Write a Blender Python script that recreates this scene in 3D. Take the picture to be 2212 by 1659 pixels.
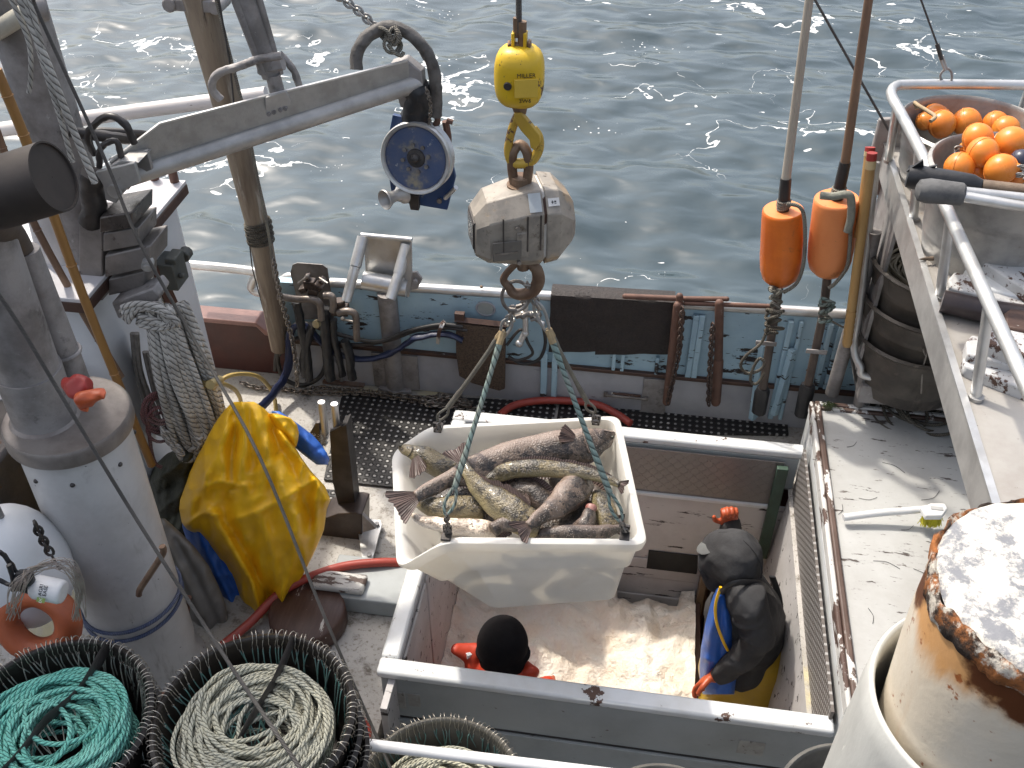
import bpy, bmesh, math, random
from mathutils import Vector, Matrix, noise as mnoise
from math import sin, cos, pi, radians as rad, sqrt
random.seed(7)
S = bpy.context.scene
COL = S.collection
for o in list(bpy.data.objects): bpy.data.objects.remove(o)

# ------------------------------------------------------------------ camera, sky, sun
CH = 3.6                       # height of the eye above the deck, metres
YAW, PITCH, FPX, PW, PH = rad(8.7), rad(39.5), 2150.0, 2212.0, 1659.0
cam = bpy.data.objects.new('camera', bpy.data.cameras.new('camera'))
COL.objects.link(cam)
cam.location = (0, 0, CH)
cam.rotation_euler = (pi/2 - PITCH, 0, YAW)
cam.data.sensor_width = 36.0
cam.data.lens = 36.0*FPX/PW
cam.data.clip_start = 0.05
cam.data.clip_end = 3000
S.camera = cam

SUN_TO = Vector((-0.50, 0.42, 1.0)).normalized()      # direction towards the sun
world = bpy.data.worlds.new('World'); S.world = world
world.use_nodes = True
wn = world.node_tree
bg = wn.nodes['Background']
sky = wn.nodes.new('ShaderNodeTexSky')
sky.sky_type = 'NISHITA'; sky.sun_disc = False
sky.sun_elevation = math.asin(SUN_TO.z)
sky.sun_rotation = math.atan2(SUN_TO.x, SUN_TO.y)
sky.air_density = 1.0; sky.dust_density = 5.0; sky.ozone_density = 1.0
hs = wn.nodes.new('ShaderNodeHueSaturation'); hs.inputs['Saturation'].default_value = .6      # hazy white sky
wn.links.new(sky.outputs[0], hs.inputs['Color']); wn.links.new(hs.outputs[0], bg.inputs[0])
bg.inputs[1].default_value = 0.15
sl = bpy.data.lights.new('sun', 'SUN'); sl.energy = 2.0; sl.angle = rad(2.0); sl.color = (1.0, 0.93, 0.82)
sun = bpy.data.objects.new('sun', sl); COL.objects.link(sun)
sun.rotation_euler = SUN_TO.to_track_quat('Z', 'Y').to_euler()
sun.location = SUN_TO*30
S.view_settings.view_transform = 'Standard'; S.view_settings.look = 'None'
S.view_settings.gamma = 1; S.view_settings.exposure = 0.86
S.render.engine = 'CYCLES'
S.cycles.max_bounces = 6; S.cycles.diffuse_bounces = 4; S.cycles.glossy_bounces = 3
S.cycles.transmission_bounces = 3; S.cycles.caustics_reflective = False; S.cycles.caustics_refractive = False

# ------------------------------------------------------------------ measuring helper
_r = Vector((cos(YAW), sin(YAW), 0)); _h = Vector((-sin(YAW), cos(YAW), 0)); _z = Vector((0, 0, 1))
_f = _h*cos(PITCH) - _z*sin(PITCH); _u = _h*sin(PITCH) + _z*cos(PITCH)
def ray(u, v): return _f + _r*((u - PW/2)/FPX) - _u*((v - PH/2)/FPX)
def at(u, v, y=None, z=None, x=None, d=None):
    """point seen at a place of the reference, at a known depth y, height z or side x"""
    k = ray(u, v)
    if y is not None: t = y/k.y
    elif z is not None: t = (z - CH)/k.z
    elif x is not None: t = x/k.x
    else: t = d/k.length
    return Vector((0, 0, CH)) + k*t
def m_per_px(p): return (Vector(p) - Vector((0, 0, CH))).dot(_f)/FPX
def V(*a): return Vector(a)

# ------------------------------------------------------------------ mesh builder
def spline(pts, n=8, closed=False):
    pts = [Vector(p) for p in pts]; out = []; N = len(pts)
    if N < 3 and not closed: 
        return [pts[0].lerp(pts[-1], i/n) for i in range(n+1)]
    rng = range(N) if closed else range(N-1)
    for i in rng:
        g = (lambda j: pts[j % N]) if closed else (lambda j: pts[min(max(j, 0), N-1)])
        a, b, c, d = g(i-1), g(i), g(i+1), g(i+2)
        for k in range(n):
            t = k/n
            out.append(0.5*((2*b) + (c-a)*t + (2*a-5*b+4*c-d)*t*t + (3*b-a-3*c+d)*t*t*t))
    if not closed: out.append(pts[-1])
    return out

def frames(path, closed=False):
    n = len(path); T = []
    for i in range(n):
        if closed: t = path[(i+1) % n] - path[i-1]
        else: t = path[min(i+1, n-1)] - path[max(i-1, 0)]
        T.append(t.normalized() if t.length > 1e-9 else Vector((0, 0, 1)))
    a = Vector((0, 0, 1)) if abs(T[0].z) < .9 else Vector((1, 0, 0))
    N = (a - T[0]*a.dot(T[0])).normalized(); fr = []
    for i in range(n):
        N = N - T[i]*N.dot(T[i])
        N = N.normalized() if N.length > 1e-9 else T[i].orthogonal().normalized()
        fr.append((T[i], N, T[i].cross(N)))
    return fr

def axis_matrix(p, zdir, xdir=None):
    z = Vector(zdir).normalized()
    x = Vector(xdir) if xdir is not None else (Vector((1, 0, 0)) if abs(z.x) < .9 else Vector((0, 1, 0)))
    x = (x - z*x.dot(z)).normalized(); y = z.cross(x)
    m = Matrix((x, y, z)).transposed().to_4x4(); m.translation = Vector(p); return m

ORG = {}
class MB:
    def __init__(s): s.v = []; s.f = []; s.uv = []
    def add(s, vs, fs, uvs=None):
        b = len(s.v); s.v += [Vector(p) for p in vs]
        for i, f in enumerate(fs):
            s.f.append([j + b for j in f]); s.uv.append(uvs[i] if uvs else None)
        return s
    def box(s, c, size, R=None):
        x, y, z = [k/2 for k in size]; c = Vector(c)
        vs = [Vector((sx*x, sy*y, sz*z)) for sz in (-1, 1) for sy in (-1, 1) for sx in (-1, 1)]
        if R is not None: vs = [R @ p for p in vs]
        return s.hexa([p + c for p in vs])
    def span(s, a, b):
        a, b = Vector(a), Vector(b); return s.box((a+b)/2, [abs(k) for k in (b-a)])
    def hexa(s, v):
        return s.add(v, [(0, 2, 3, 1), (4, 5, 7, 6), (0, 1, 5, 4), (2, 6, 7, 3), (0, 4, 6, 2), (1, 3, 7, 5)])
    def prism(s, poly, vec):
        n = len(poly); vec = Vector(vec); a = [Vector(p) for p in poly]; vs = a + [p + vec for p in a]
        fs = [list(range(n))[::-1], list(range(n, 2*n))] + [[i, (i+1) % n, n+(i+1) % n, n+i] for i in range(n)]
        return s.add(vs, fs)
    def tube(s, path, r, n=8, closed=False, caps=True, sq=None):
        path = [Vector(p) for p in path]; L = len(path)
        R = r if isinstance(r, (list, tuple)) else [r]*L
        fr = frames(path, closed); vs = []; fs = []; uv = []
        d = [0.0]
        for i in range(1, L): d.append(d[-1] + (path[i]-path[i-1]).length)
        for i in range(L):
            t, a, b = fr[i]
            for k in range(n):
                q = 2*pi*k/n; ca, sb = cos(q), sin(q)*(sq or 1)
                vs.append(path[i] + (a*ca + b*sb)*R[i])
        m = L if closed else L-1
        for i in range(m):
            j = (i+1) % L; dj = d[j] if j else d[-1] + (path[0]-path[-1]).length
            for k in range(n):
                k2 = (k+1) % n
                fs.append((i*n+k, i*n+k2, j*n+k2, j*n+k))
                uv.append(((d[i], k/n), (d[i], (k+1)/n), (dj, (k+1)/n), (dj, k/n)))
        if caps and not closed:
            fs.append(list(range(n))[::-1]); uv.append(None)
            fs.append([(L-1)*n+k for k in range(n)]); uv.append(None)
        return s.add(vs, fs, uv)
    def cyl(s, p0, p1, r0, r1=None, n=16, caps=True):
        r1 = r0 if r1 is None else r1
        return s.tube([p0, p1], [r0, r1], n, caps=caps)
    def lathe(s, prof, m=None, n=32, a0=0, a1=2*pi):
        full = abs(a1-a0-2*pi) < 1e-6; c = n if full else n+1
        vs = []; fs = []; uv = []
        for (r, z) in prof:
            for k in range(c):
                q = a0 + (a1-a0)*k/n; vs.append(Vector((r*cos(q), r*sin(q), z)))
        if m is not None: vs = [m @ p for p in vs]
        for i in range(len(prof)-1):
            for k in range(n):
                k2 = (k+1) % c
                fs.append((i*c+k, i*c+k2, (i+1)*c+k2, (i+1)*c+k))
                uv.append(((k/n, i), ((k+1)/n, i), ((k+1)/n, i+1), (k/n, i+1)))
        return s.add(vs, fs, uv)
    def ell(s, c, r, R=None, nu=16, nv=10):
        c = Vector(c); r = r if isinstance(r, (tuple, list, Vector)) else (r, r, r)
        vs = []; fs = []
        for i in range(nv+1):
            th = pi*i/nv
            for k in range(nu):
                q = 2*pi*k/nu; p = Vector((r[0]*sin(th)*cos(q), r[1]*sin(th)*sin(q), r[2]*cos(th)))
                vs.append(c + (R @ p if R is not None else p))
        for i in range(nv):
            for k in range(nu):
                k2 = (k+1) % nu
                f = [i*nu+k, (i+1)*nu+k, (i+1)*nu+k2, i*nu+k2]
                fs.append(f)
        return s.add(vs, fs)
    def torus(s, c, R, r, axis=(0, 0, 1), n=24, m=8, xdir=None, sx=1, sy=1):
        M4 = axis_matrix(c, axis, xdir)
        return s.tube([M4 @ Vector((R*sx*cos(2*pi*i/n), R*sy*sin(2*pi*i/n), 0)) for i in range(n)], r, m, closed=True)
    def loft(s, rings, closed_ring=True, caps=True):
        n = len(rings[0]); vs = [p for r in rings for p in r]; fs = []
        for i in range(len(rings)-1):
            for k in range(n if closed_ring else n-1):
                k2 = (k+1) % n; fs.append((i*n+k, i*n+k2, (i+1)*n+k2, (i+1)*n+k))
        if caps and closed_ring:
            fs.append(list(range(n))[::-1]); fs.append([(len(rings)-1)*n+k for k in range(n)])
        return s.add(vs, fs)
    def chain(s, path, L=.032, r=.0035, w=.011, n=10, m=5):
        d = [0.0]
        for i in range(1, len(path)): d.append(d[-1] + (path[i]-path[i-1]).length)
        k = 0; pos = 0; step = L - 2*r*1.6
        i = 0
        while pos + step < d[-1]:
            def pt(q):
                j = 0
                while j < len(d)-2 and d[j+1] < q: j += 1
                return path[j].lerp(path[j+1], (q-d[j])/max(1e-9, d[j+1]-d[j]))
            a, b = pt(pos), pt(pos+step); t = (b-a).normalized()
            side = t.cross(Vector((0.3, .2, 1))).normalized()
            if k % 2: side = t.cross(side)
            c = (a+b)/2; ln = []
            for q in range(n):
                an = 2*pi*q/n; ln.append(c + t*(cos(an)*L/2) + side*(sin(an)*w))
            s.tube(ln, r, m, closed=True); pos += step; k += 1
        return s
    def jitter(s, amp, scale, off=0):
        for i, p in enumerate(s.v):
            s.v[i] = p + mnoise.noise_vector(p*scale + Vector((off, off, off)))*amp
        return s
    def build(s, name, mat, parent=None, bev=0, sharp=38, sub=0, remesh=0, smooth=0, seg=2):
        org = ORG[parent.as_pointer()] if parent is not None else None
        if org is None:
            xs = [p.x for p in s.v]; ys = [p.y for p in s.v]; zs = [p.z for p in s.v]
            org = Vector(((min(xs)+max(xs))/2, (min(ys)+max(ys))/2, min(zs)))
        me = bpy.data.meshes.new(name)
        me.from_pydata([tuple(p - org) for p in s.v], [], s.f)
        if any(u is not None for u in s.uv):
            L = me.uv_layers.new(name='UVMap'); i = 0
            for f, u in zip(s.f, s.uv):
                for k in range(len(f)):
                    if u: L.data[i].uv = u[k]
                    i += 1
        bm = bmesh.new(); bm.from_mesh(me)
        bmesh.ops.recalc_face_normals(bm, faces=bm.faces)
        bm.to_mesh(me); bm.free()
        for p in me.polygons: p.use_smooth = True
        try: me.set_sharp_from_angle(angle=rad(sharp))
        except Exception: pass
        me.materials.append(mat)
        o = bpy.data.objects.new(name, me); COL.objects.link(o)
        if parent is None: o.location = org
        else: o.parent = parent
        ORG[o.as_pointer()] = org
        if remesh:
            q = o.modifiers.new('r', 'REMESH'); q.mode = 'VOXEL'; q.voxel_size = remesh; q.use_smooth_shade = True
        if smooth:
            q = o.modifiers.new('s', 'SMOOTH'); q.iterations = smooth; q.factor = .5
        if bev:
            q = o.modifiers.new('b', 'BEVEL'); q.width = bev; q.segments = seg; q.limit_method = 'ANGLE'; q.angle_limit = rad(40)
            q.harden_normals = False
        if sub:
            q = o.modifiers.new('u', 'SUBSURF'); q.levels = sub; q.render_levels = sub
        return o

def tag(o, label=None, cat=None, group=None, kind=None):
    if label: o['label'] = label
    if cat: o['category'] = cat
    if group: o['group'] = group
    if kind: o['kind'] = kind
    return o
def thing(name, label, cat, loc=(0, 0, 0), group=None):
    o = bpy.data.objects.new(name, None); COL.objects.link(o); o.location = loc
    o.empty_display_size = .1
    ORG[o.as_pointer()] = Vector(loc)
    return tag(o, label, cat, group)
def copy_tree(o, parent=None):
    c = o.copy(); COL.objects.link(c); c.parent = parent
    ORG[c.as_pointer()] = ORG[o.as_pointer()]
    for ch in [q for q in bpy.data.objects if q.parent == o]: copy_tree(ch, c)
    return c

# ------------------------------------------------------------------ materials
class NT:
    def __init__(s, name):
        s.m = bpy.data.materials.new(name); s.m.use_nodes = True; s.t = s.m.node_tree
        s.b = s.t.nodes['Principled BSDF']; s.out = s.t.nodes['Material Output']
    def n(s, typ, **k):
        q = s.t.nodes.new(typ)
        for a, b in k.items(): setattr(q, a, b)
        return q
    def l(s, a, b): s.t.links.new(a, b)
    def val(s, sock, x):
        if hasattr(x, 'is_linked') or hasattr(x, 'node'): s.l(x, sock)
        else: sock.default_value = x
    def math(s, op, a, b=0.0, c=None):
        q = s.n('ShaderNodeMath', operation=op); s.val(q.inputs[0], a); s.val(q.inputs[1], b)
        if c is not None: s.val(q.inputs[2], c)
        return q.outputs[0]
    def mix(s, f, a, b, blend='MIX'):
        q = s.n('ShaderNodeMix', data_type='RGBA', blend_type=blend)
        s.val(q.inputs[0], f)
        for i, c in ((6, a), (7, b)):
            if isinstance(c, (tuple, list)): q.inputs[i].default_value = (*c[:3], 1)
            else: s.l(c, q.inputs[i])
        return q.outputs[2]
    def coords(s, stretch=(1, 1, 1), rnd=True, rot=(0, 0, 0)):
        tc = s.n('ShaderNodeTexCoord'); mp = s.n('ShaderNodeMapping')
        mp.inputs['Scale'].default_value = stretch; mp.inputs['Rotation'].default_value = rot
        if rnd:
            oi = s.n('ShaderNodeObjectInfo'); ad = s.n('ShaderNodeVectorMath', operation='ADD')
            s.l(tc.outputs['Object'], ad.inputs[0])
            cb = s.n('ShaderNodeCombineXYZ'); r10 = s.math('MULTIPLY', oi.outputs['Random'], 17.0)
            for i in range(3): s.l(r10, cb.inputs[i])
            s.l(cb.outputs[0], ad.inputs[1]); s.l(ad.outputs[0], mp.inputs[0])
        else: s.l(tc.outputs['Object'], mp.inputs[0])
        return mp.outputs[0]
    def noise(s, vec, scale, detail=6, rough=.6, dist=0):
        q = s.n('ShaderNodeTexNoise'); s.l(vec, q.inputs['Vector'])
        q.inputs['Scale'].default_value = scale; q.inputs['Detail'].default_value = detail
        q.inputs['Roughness'].default_value = rough; q.inputs['Distortion'].default_value = dist
        return q.outputs[0]
    def step(s, x, lo, hi):
        q = s.n('ShaderNodeMapRange'); q.interpolation_type = 'SMOOTHSTEP'; s.val(q.inputs[0], x)
        q.inputs[1].default_value = lo; q.inputs[2].default_value = hi; return q.outputs[0]
    def bump(s, h, strength, dist=.01, prev=None):
        q = s.n('ShaderNodeBump'); q.inputs['Strength'].default_value = strength; q.inputs['Distance'].default_value = dist
        s.l(h, q.inputs['Height'])
        if prev is not None: s.l(prev, q.inputs['Normal'])
        return q.outputs[0]

def M(name, c1, c2=None, ns=6, rough=.55, metal=0, bump=.25, bs=60, bd=.004, chips=(), stretch=(1, 1, 1), spec=.5, coat=0, c2amt=(.35, .7)):
    """weathered surface: two tones, flecks of what lies under the paint, grain"""
    t = NT(name); v = t.coords(stretch)
    col = t.mix(t.step(t.noise(v, ns, 7, .65), *c2amt), c1, c2 or [k*.8 for k in c1])
    ro = rough; h = t.noise(v, bs, 4, .6)
    rr = t.math('MULTIPLY_ADD', t.noise(v, ns*3, 5), .3, rough-.15)
    for ch in chips:
        cc, sc, lo, hi = ch[:4]; vv = t.coords(ch[4]) if len(ch) > 4 else v
        k = t.step(t.noise(vv, sc, 9, .68), lo, hi)
        col = t.mix(k, col, cc)
        h = t.math('SUBTRACT', h, t.math('MULTIPLY', k, .9))
        rr = t.math('ADD', rr, t.math('MULTIPLY', k, .15))
    t.l(col, t.b.inputs['Base Color']); t.l(rr, t.b.inputs['Roughness'])
    t.b.inputs['Metallic'].default_value = metal
    t.b.inputs['Specular IOR Level'].default_value = spec
    if coat: t.b.inputs['Coat Weight'].default_value = coat
    if bump: t.l(t.bump(h, bump, bd), t.b.inputs['Normal'])
    return t.m

def rope_mat(name, c1, c2, pitch=.03, strands=3, rough=.8):
    t = NT(name); uv = t.n('ShaderNodeTexCoord').outputs['UV']
    sp = t.n('ShaderNodeSeparateXYZ'); t.l(uv, sp.inputs[0])
    ph = t.math('ADD', t.math('MULTIPLY', sp.outputs[0], 1.0/pitch), sp.outputs[1])
    w = t.math('ABSOLUTE', t.math('SINE', t.math('MULTIPLY', ph, pi*strands)))
    v = t.coords(); nz = t.noise(v, 9, 5)
    dark = t.mix(t.step(nz, .35, .7), c1, c2)
    d2 = t.mix(1.0, dark, (.32, .32, .32), 'MULTIPLY')
    t.l(t.mix(t.step(w, .1, .6), d2, dark), t.b.inputs['Base Color'])
    t.b.inputs['Roughness'].default_value = rough; t.b.inputs['Specular IOR Level'].default_value = .25
    t.l(t.bump(w, .8, .004), t.b.inputs['Normal'])
    return t.m

BROWN = (.085, .045, .032); DARK = (.03, .022, .02)
white_paint = M('white_paint', (.70, .69, .66), (.60, .58, .55), 5, .45, chips=[(BROWN, 9, .66, .68, (1, 1, 1))])
white_clean = M('white_clean', (.74, .75, .76), (.66, .67, .68), 3, .4, bump=.06, chips=[((.12, .08, .06), 14, .73, .75)])
white_worn = M('white_worn', (.70, .68, .63), (.56, .53, .49), 6, .5, chips=[(BROWN, 7, .53, .55, (1, 1, 1)), ((.12, .1, .09), 30, .64, .67)])
grey_paint = M('grey_paint', (.37, .395, .40), (.30, .32, .32), 3, .5, bump=.2, bs=25, chips=[((.13, .10, .085), 11, .665, .69, (1, 2.2, 2.2)), ((.15, .13, .12), 60, .70, .73)], )
cap_paint = M('cap_paint', (.68, .70, .71), (.58, .585, .57), 4, .45, bump=.25, bs=25, chips=[(BROWN, 8, .61, .63), ((.15, .12, .1), 55, .69, .72)])
hold_paint = M('hold_paint', (.54, .52, .51), (.44, .42, .41), 4, .55, bump=.25, bs=25, chips=[(DARK, 7, .60, .63, (.5, 3, 3)), ((.09, .06, .05), 24, .68, .7, (.6, 2, 3))])
blue_paint = M('blue_paint', (.40, .56, .64), (.32, .47, .56), 4, .5, bump=.25, bs=40, chips=[(DARK, 6, .585, .60, (.6, 1, 2.2)), ((.06, .045, .04), 26, .63, .66, (.5, 1, 2))])
lower_paint = M('lower_paint', (.42, .42, .44), (.33, .33, .35), 4, .55, chips=[(DARK, 7, .66, .68, (.5, 1, 3))])
red_paint = M('red_paint', (.060, .017, .012), (.042, .015, .012), 5, .5, chips=[((.35, .33, .31), 30, .70, .73)])
alum = M('aluminium', (.50, .49, .47), (.33, .32, .31), 5, .5, .55, bump=.15, bs=90, chips=[((.16, .14, .12), 18, .66, .74)])
alum_bright = M('bright_aluminium', (.66, .66, .65), (.5, .49, .47), 7, .38, .75, bump=.08, bs=90)
alum_dull = M('dull_aluminium', (.36, .34, .33), (.19, .175, .165), 6, .6, .35, bump=.25, bs=70, chips=[((.085, .07, .065), 9, .56, .74), ((.48, .46, .44), 22, .64, .72)])
galv = M('galvanised', (.40, .39, .37), (.27, .265, .255), 9, .5, .5, bump=.12, bs=50, chips=[((.2, .18, .15), 12, .66, .74)])
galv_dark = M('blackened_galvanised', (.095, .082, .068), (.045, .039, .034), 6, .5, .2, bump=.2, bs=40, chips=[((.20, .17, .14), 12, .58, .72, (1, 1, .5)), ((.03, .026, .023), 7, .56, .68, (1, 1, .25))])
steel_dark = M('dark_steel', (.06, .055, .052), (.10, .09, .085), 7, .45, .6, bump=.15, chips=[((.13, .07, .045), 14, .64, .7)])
steel_wire = M('steel_wire', (.30, .28, .26), (.16, .14, .125), 20, .45, .7, bump=.1)
hook_wire = M('hook_wire', (.52, .49, .43), (.36, .32, .27), 40, .35, .8, bump=0)
chain_mat = M('chain_steel', (.26, .235, .20), (.13, .10, .08), 30, .4, .7, bump=.1)
rust_pipe = M('rust_pipe', (.16, .085, .06), (.10, .055, .042), 9, .65, .2, bump=.3, chips=[((.24, .17, .14), 20, .62, .7)])
rusty = M('rusty_iron', (.22, .15, .10), (.13, .075, .05), 12, .55, .45, bump=.3, chips=[((.33, .28, .22), 16, .60, .7)])
rubber = M('black_rubber', (.022, .021, .021), (.035, .033, .032), 8, .5, bump=.1)
rubber_wet = M('wet_rubber', (.03, .026, .024), (.055, .048, .044), 6, .4, bump=.25, bs=30)
tape = M('black_tape', (.018, .018, .02), (.03, .03, .032), 12, .4, bump=.5, bs=22, bd=.006)
blue_hose_m = M('blue_hose', (.014, .022, .065), (.025, .03, .06), 9, .45, bump=.4, bs=18, bd=.006, chips=[((.10, .10, .11), 14, .62, .7)])
red_hose_m = M('red_hose', (.38, .055, .035), (.28, .05, .04), 7, .45, bump=.08)
yellow_hose_m = M('yellow_hose', (.42, .30, .09), (.34, .25, .09), 8, .5, bump=.1)
orange_float = M('orange_float', (.80, .20, .025), (.64, .14, .02), 4, .4, bump=.08, spec=.4, chips=[((.36, .11, .03), 11, .60, .74), ((.20, .09, .05), 45, .66, .70)])
orange_pale = M('orange_pale', (.78, .27, .09), (.72, .22, .07), 4, .5, bump=.15, bs=50, chips=[((.50, .17, .06), 9, .58, .72), ((.25, .10, .05), 40, .66, .70)])
orange_ball = M('orange_ball', (.80, .27, .04), (.70, .19, .025), 5, .32, bump=.06, chips=[((.30, .12, .04), 16, .60, .72), ((.10, .06, .035), 40, .66, .70)])
navy_ball = M('navy_ball', (.03, .035, .06), (.05, .05, .07), 6, .3, bump=.03)
glove_m = M('orange_glove', (.52, .10, .03), (.40, .075, .03), 14, .4, bump=.3, bs=30)
red_glove = M('red_glove', (.36, .035, .025), (.30, .03, .025), 9, .5, bump=.3, bs=30)
bamboo = M('bamboo', (.36, .19, .055), (.28, .14, .045), 9, .45, bump=.1, stretch=(1, 1, .3), chips=[((.14, .07, .03), 9, .66, .74)])
bamboo_dk = M('dark_bamboo', (.23, .14, .085), (.15, .09, .06), 9, .5, bump=.1, stretch=(1, 1, .3))
pole_grey = M('grey_pole', (.46, .41, .34), (.35, .30, .24), 9, .55, bump=.15, stretch=(1, 1, .25))
wood_pole_m = M('weathered_wood', (.27, .215, .155), (.13, .095, .07), 14, .65, bump=.5, bs=60, stretch=(1, 1, .10), chips=[((.42, .38, .32), 18, .56, .68, (1, 1, .10)), ((.07, .05, .04), 24, .60, .68, (1, 1, .08))])
wood_brown = M('brown_wood', (.085, .045, .03), (.055, .03, .024), 9, .55, bump=.4, bs=50, stretch=(1, 1, .4), chips=[((.45, .42, .38), 12, .665, .69)])
wood_post = M('bare_wood', (.20, .145, .10), (.13, .09, .062), 10, .6, bump=.4, stretch=(2, 2, .2))
wood_white = M('flaking_white_wood', (.54, .54, .535), (.42, .41, .40), 6, .5, bump=.4, chips=[(BROWN, 9, .545, .56, (1, 1, 1)), ((.1, .06, .05), 34, .60, .63), ((.2, .17, .15), 70, .62, .66)])
gaff_wood = M('varnished_wood', (.44, .27, .10), (.36, .21, .08), 9, .4, bump=.1, stretch=(1, 1, .2))
scale_m = M('dirty_cast_grey', (.34, .30, .25), (.20, .18, .155), 11, .5, .1, bump=.25, bs=60, chips=[((.11, .08, .055), 13, .55, .68), ((.40, .30, .20), 7, .54, .66), ((.07, .055, .045), 40, .64, .69)])
yellow_paint = M('chipped_yellow', (.70, .46, .02), (.62, .39, .02), 5, .4, bump=.2, bs=40, chips=[((.10, .05, .03), 19, .60, .625), ((.07, .05, .04), 60, .645, .67)])
yellow_worn = M('worn_yellow', (.55, .36, .05), (.45, .29, .05), 7, .45, .1, bump=.25, chips=[((.10, .055, .035), 16, .555, .58)])
blue_metal = M('blue_enamel', (.022, .06, .17), (.04, .075, .16), 7, .4, .1, bump=.15, chips=[((.26, .24, .20), 9, .64, .72), ((.02, .02, .025), 25, .68, .7)])
blue_disc = M('worn_blue_disc', (.055, .09, .19), (.10, .12, .19), 7, .45, .1, bump=.15, chips=[((.33, .29, .20), 7, .55, .72), ((.36, .36, .36), 30, .62, .7)])
cloth_yellow = M('yellow_oilskin', (.88, .50, .012), (.80, .44, .012), 4, .38, bump=.3, bs=6, bd=.02, chips=[((.42, .24, .03), 12, .72, .8)])
cloth_blue = M('blue_oilskin', (.035, .14, .52), (.03, .115, .44), 5, .38, bump=.4, bs=9, bd=.02)
cloth_olive = M('olive_canvas', (.060, .060, .038), (.032, .032, .022), 7, .65, bump=.6, bs=14, bd=.02)
hoodie_m = M('charcoal_fleece', (.060, .060, .062), (.040, .039, .040), 6, .9, bump=.5, bs=24, bd=.008, spec=.15)
black_cloth = M('black_knit', (.012, .011, .012), (.018, .017, .018), 8, .95, bump=.3, bs=120, spec=.08)
red_jacket = M('red_jacket', (.55, .055, .02), (.45, .045, .02), 6, .45, bump=.4, bs=15)
skin_m = M('skin', (.45, .27, .19), (.40, .23, .16), 6, .5, bump=.1)
ice_m = M('crushed_ice', (.84, .79, .70), (.80, .68, .55), 5, .6, bump=.9, bs=40, bd=.02, chips=[((.42, .28, .2), 6, .62, .74), ((.22, .17, .13), 14, .685, .73)], spec=.4)
green_paint = M('green_paint', (.05, .09, .065), (.035, .06, .045), 7, .5, chips=[((.2, .17, .14), 20, .66, .69)])
clear_white = M('white_plastic', (.72, .72, .72), (.66, .66, .65), 6, .35, bump=.05)
black_ink = M('black_ink', (.015, .015, .015), rough=.6, bump=0)
green_ink = M('green_ink', (.22, .32, .08), rough=.6, bump=0)
sticker = M('sticker', (.70, .69, .66), (.6, .58, .55), 10, .5, bump=0)
coir = M('bristle_mat', (.14, .095, .062), (.055, .036, .026), 120, .8, bump=1.0, bs=160, bd=.012, chips=[((.30, .21, .14), 150, .62, .70)])
rubber_brown = M('brown_black_rubber', (.028, .020, .017), (.018, .014, .013), 30, .65, bump=.9, bs=80, bd=.008)
tank_paint = M('tank_white', (.54, .535, .53), (.42, .41, .40), 3.5, .42, bump=.08, bs=30, chips=[((.20, .185, .18), 5, .58, .80), ((.24, .225, .205), 9, .56, .72, (1, 1, .18)), ((.06, .05, .045), 26, .68, .70)])
lid_metal = M('stained_lid', (.27, .245, .225), (.17, .145, .13), 6, .45, .4, bump=.15, bs=50, chips=[((.34, .31, .27), 6, .62, .8)])
soot = M('soot', (.045, .034, .028), (.026, .020, .017), 4, .6, bump=.1)
soot_pipe = M('sooted_pipe', (.10, .078, .062), (.05, .038, .031), 3, .6, .25, bump=.15)
bristle_yel = M('yellow_bristle', (.55, .50, .03), (.45, .4, .03), 60, .6, bump=0)
bristle_wh = M('white_bristle', (.55, .53, .48), (.4, .38, .35), 60, .7, bump=0)
rope_white = rope_mat('white_rope', (.56, .54, .50), (.36, .34, .31), .09)
rope_cream = rope_mat('cream_rope', (.52, .50, .38), (.40, .40, .33), .055)
rope_teal = rope_mat('teal_rope', (.15, .46, .38), (.23, .55, .45), .055)
rope_sling = rope_mat('sling_rope', (.20, .28, .26), (.26, .27, .23), .06, 2)
rope_greyish = rope_mat('grey_rope', (.22, .20, .17), (.30, .29, .24), .025)
rope_blue = rope_mat('blue_rope', (.09, .12, .22), (.16, .18, .25), .02)
rope_red = rope_mat('maroon_rope', (.17, .07, .07), (.25, .17, .16), .03)
rope_dark = rope_mat('dark_rope', (.10, .088, .07), (.17, .155, .125), .03)
wire_rope = rope_mat('wire_rope', (.15, .14, .13), (.10, .095, .09), .012, 3, .5)
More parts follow.
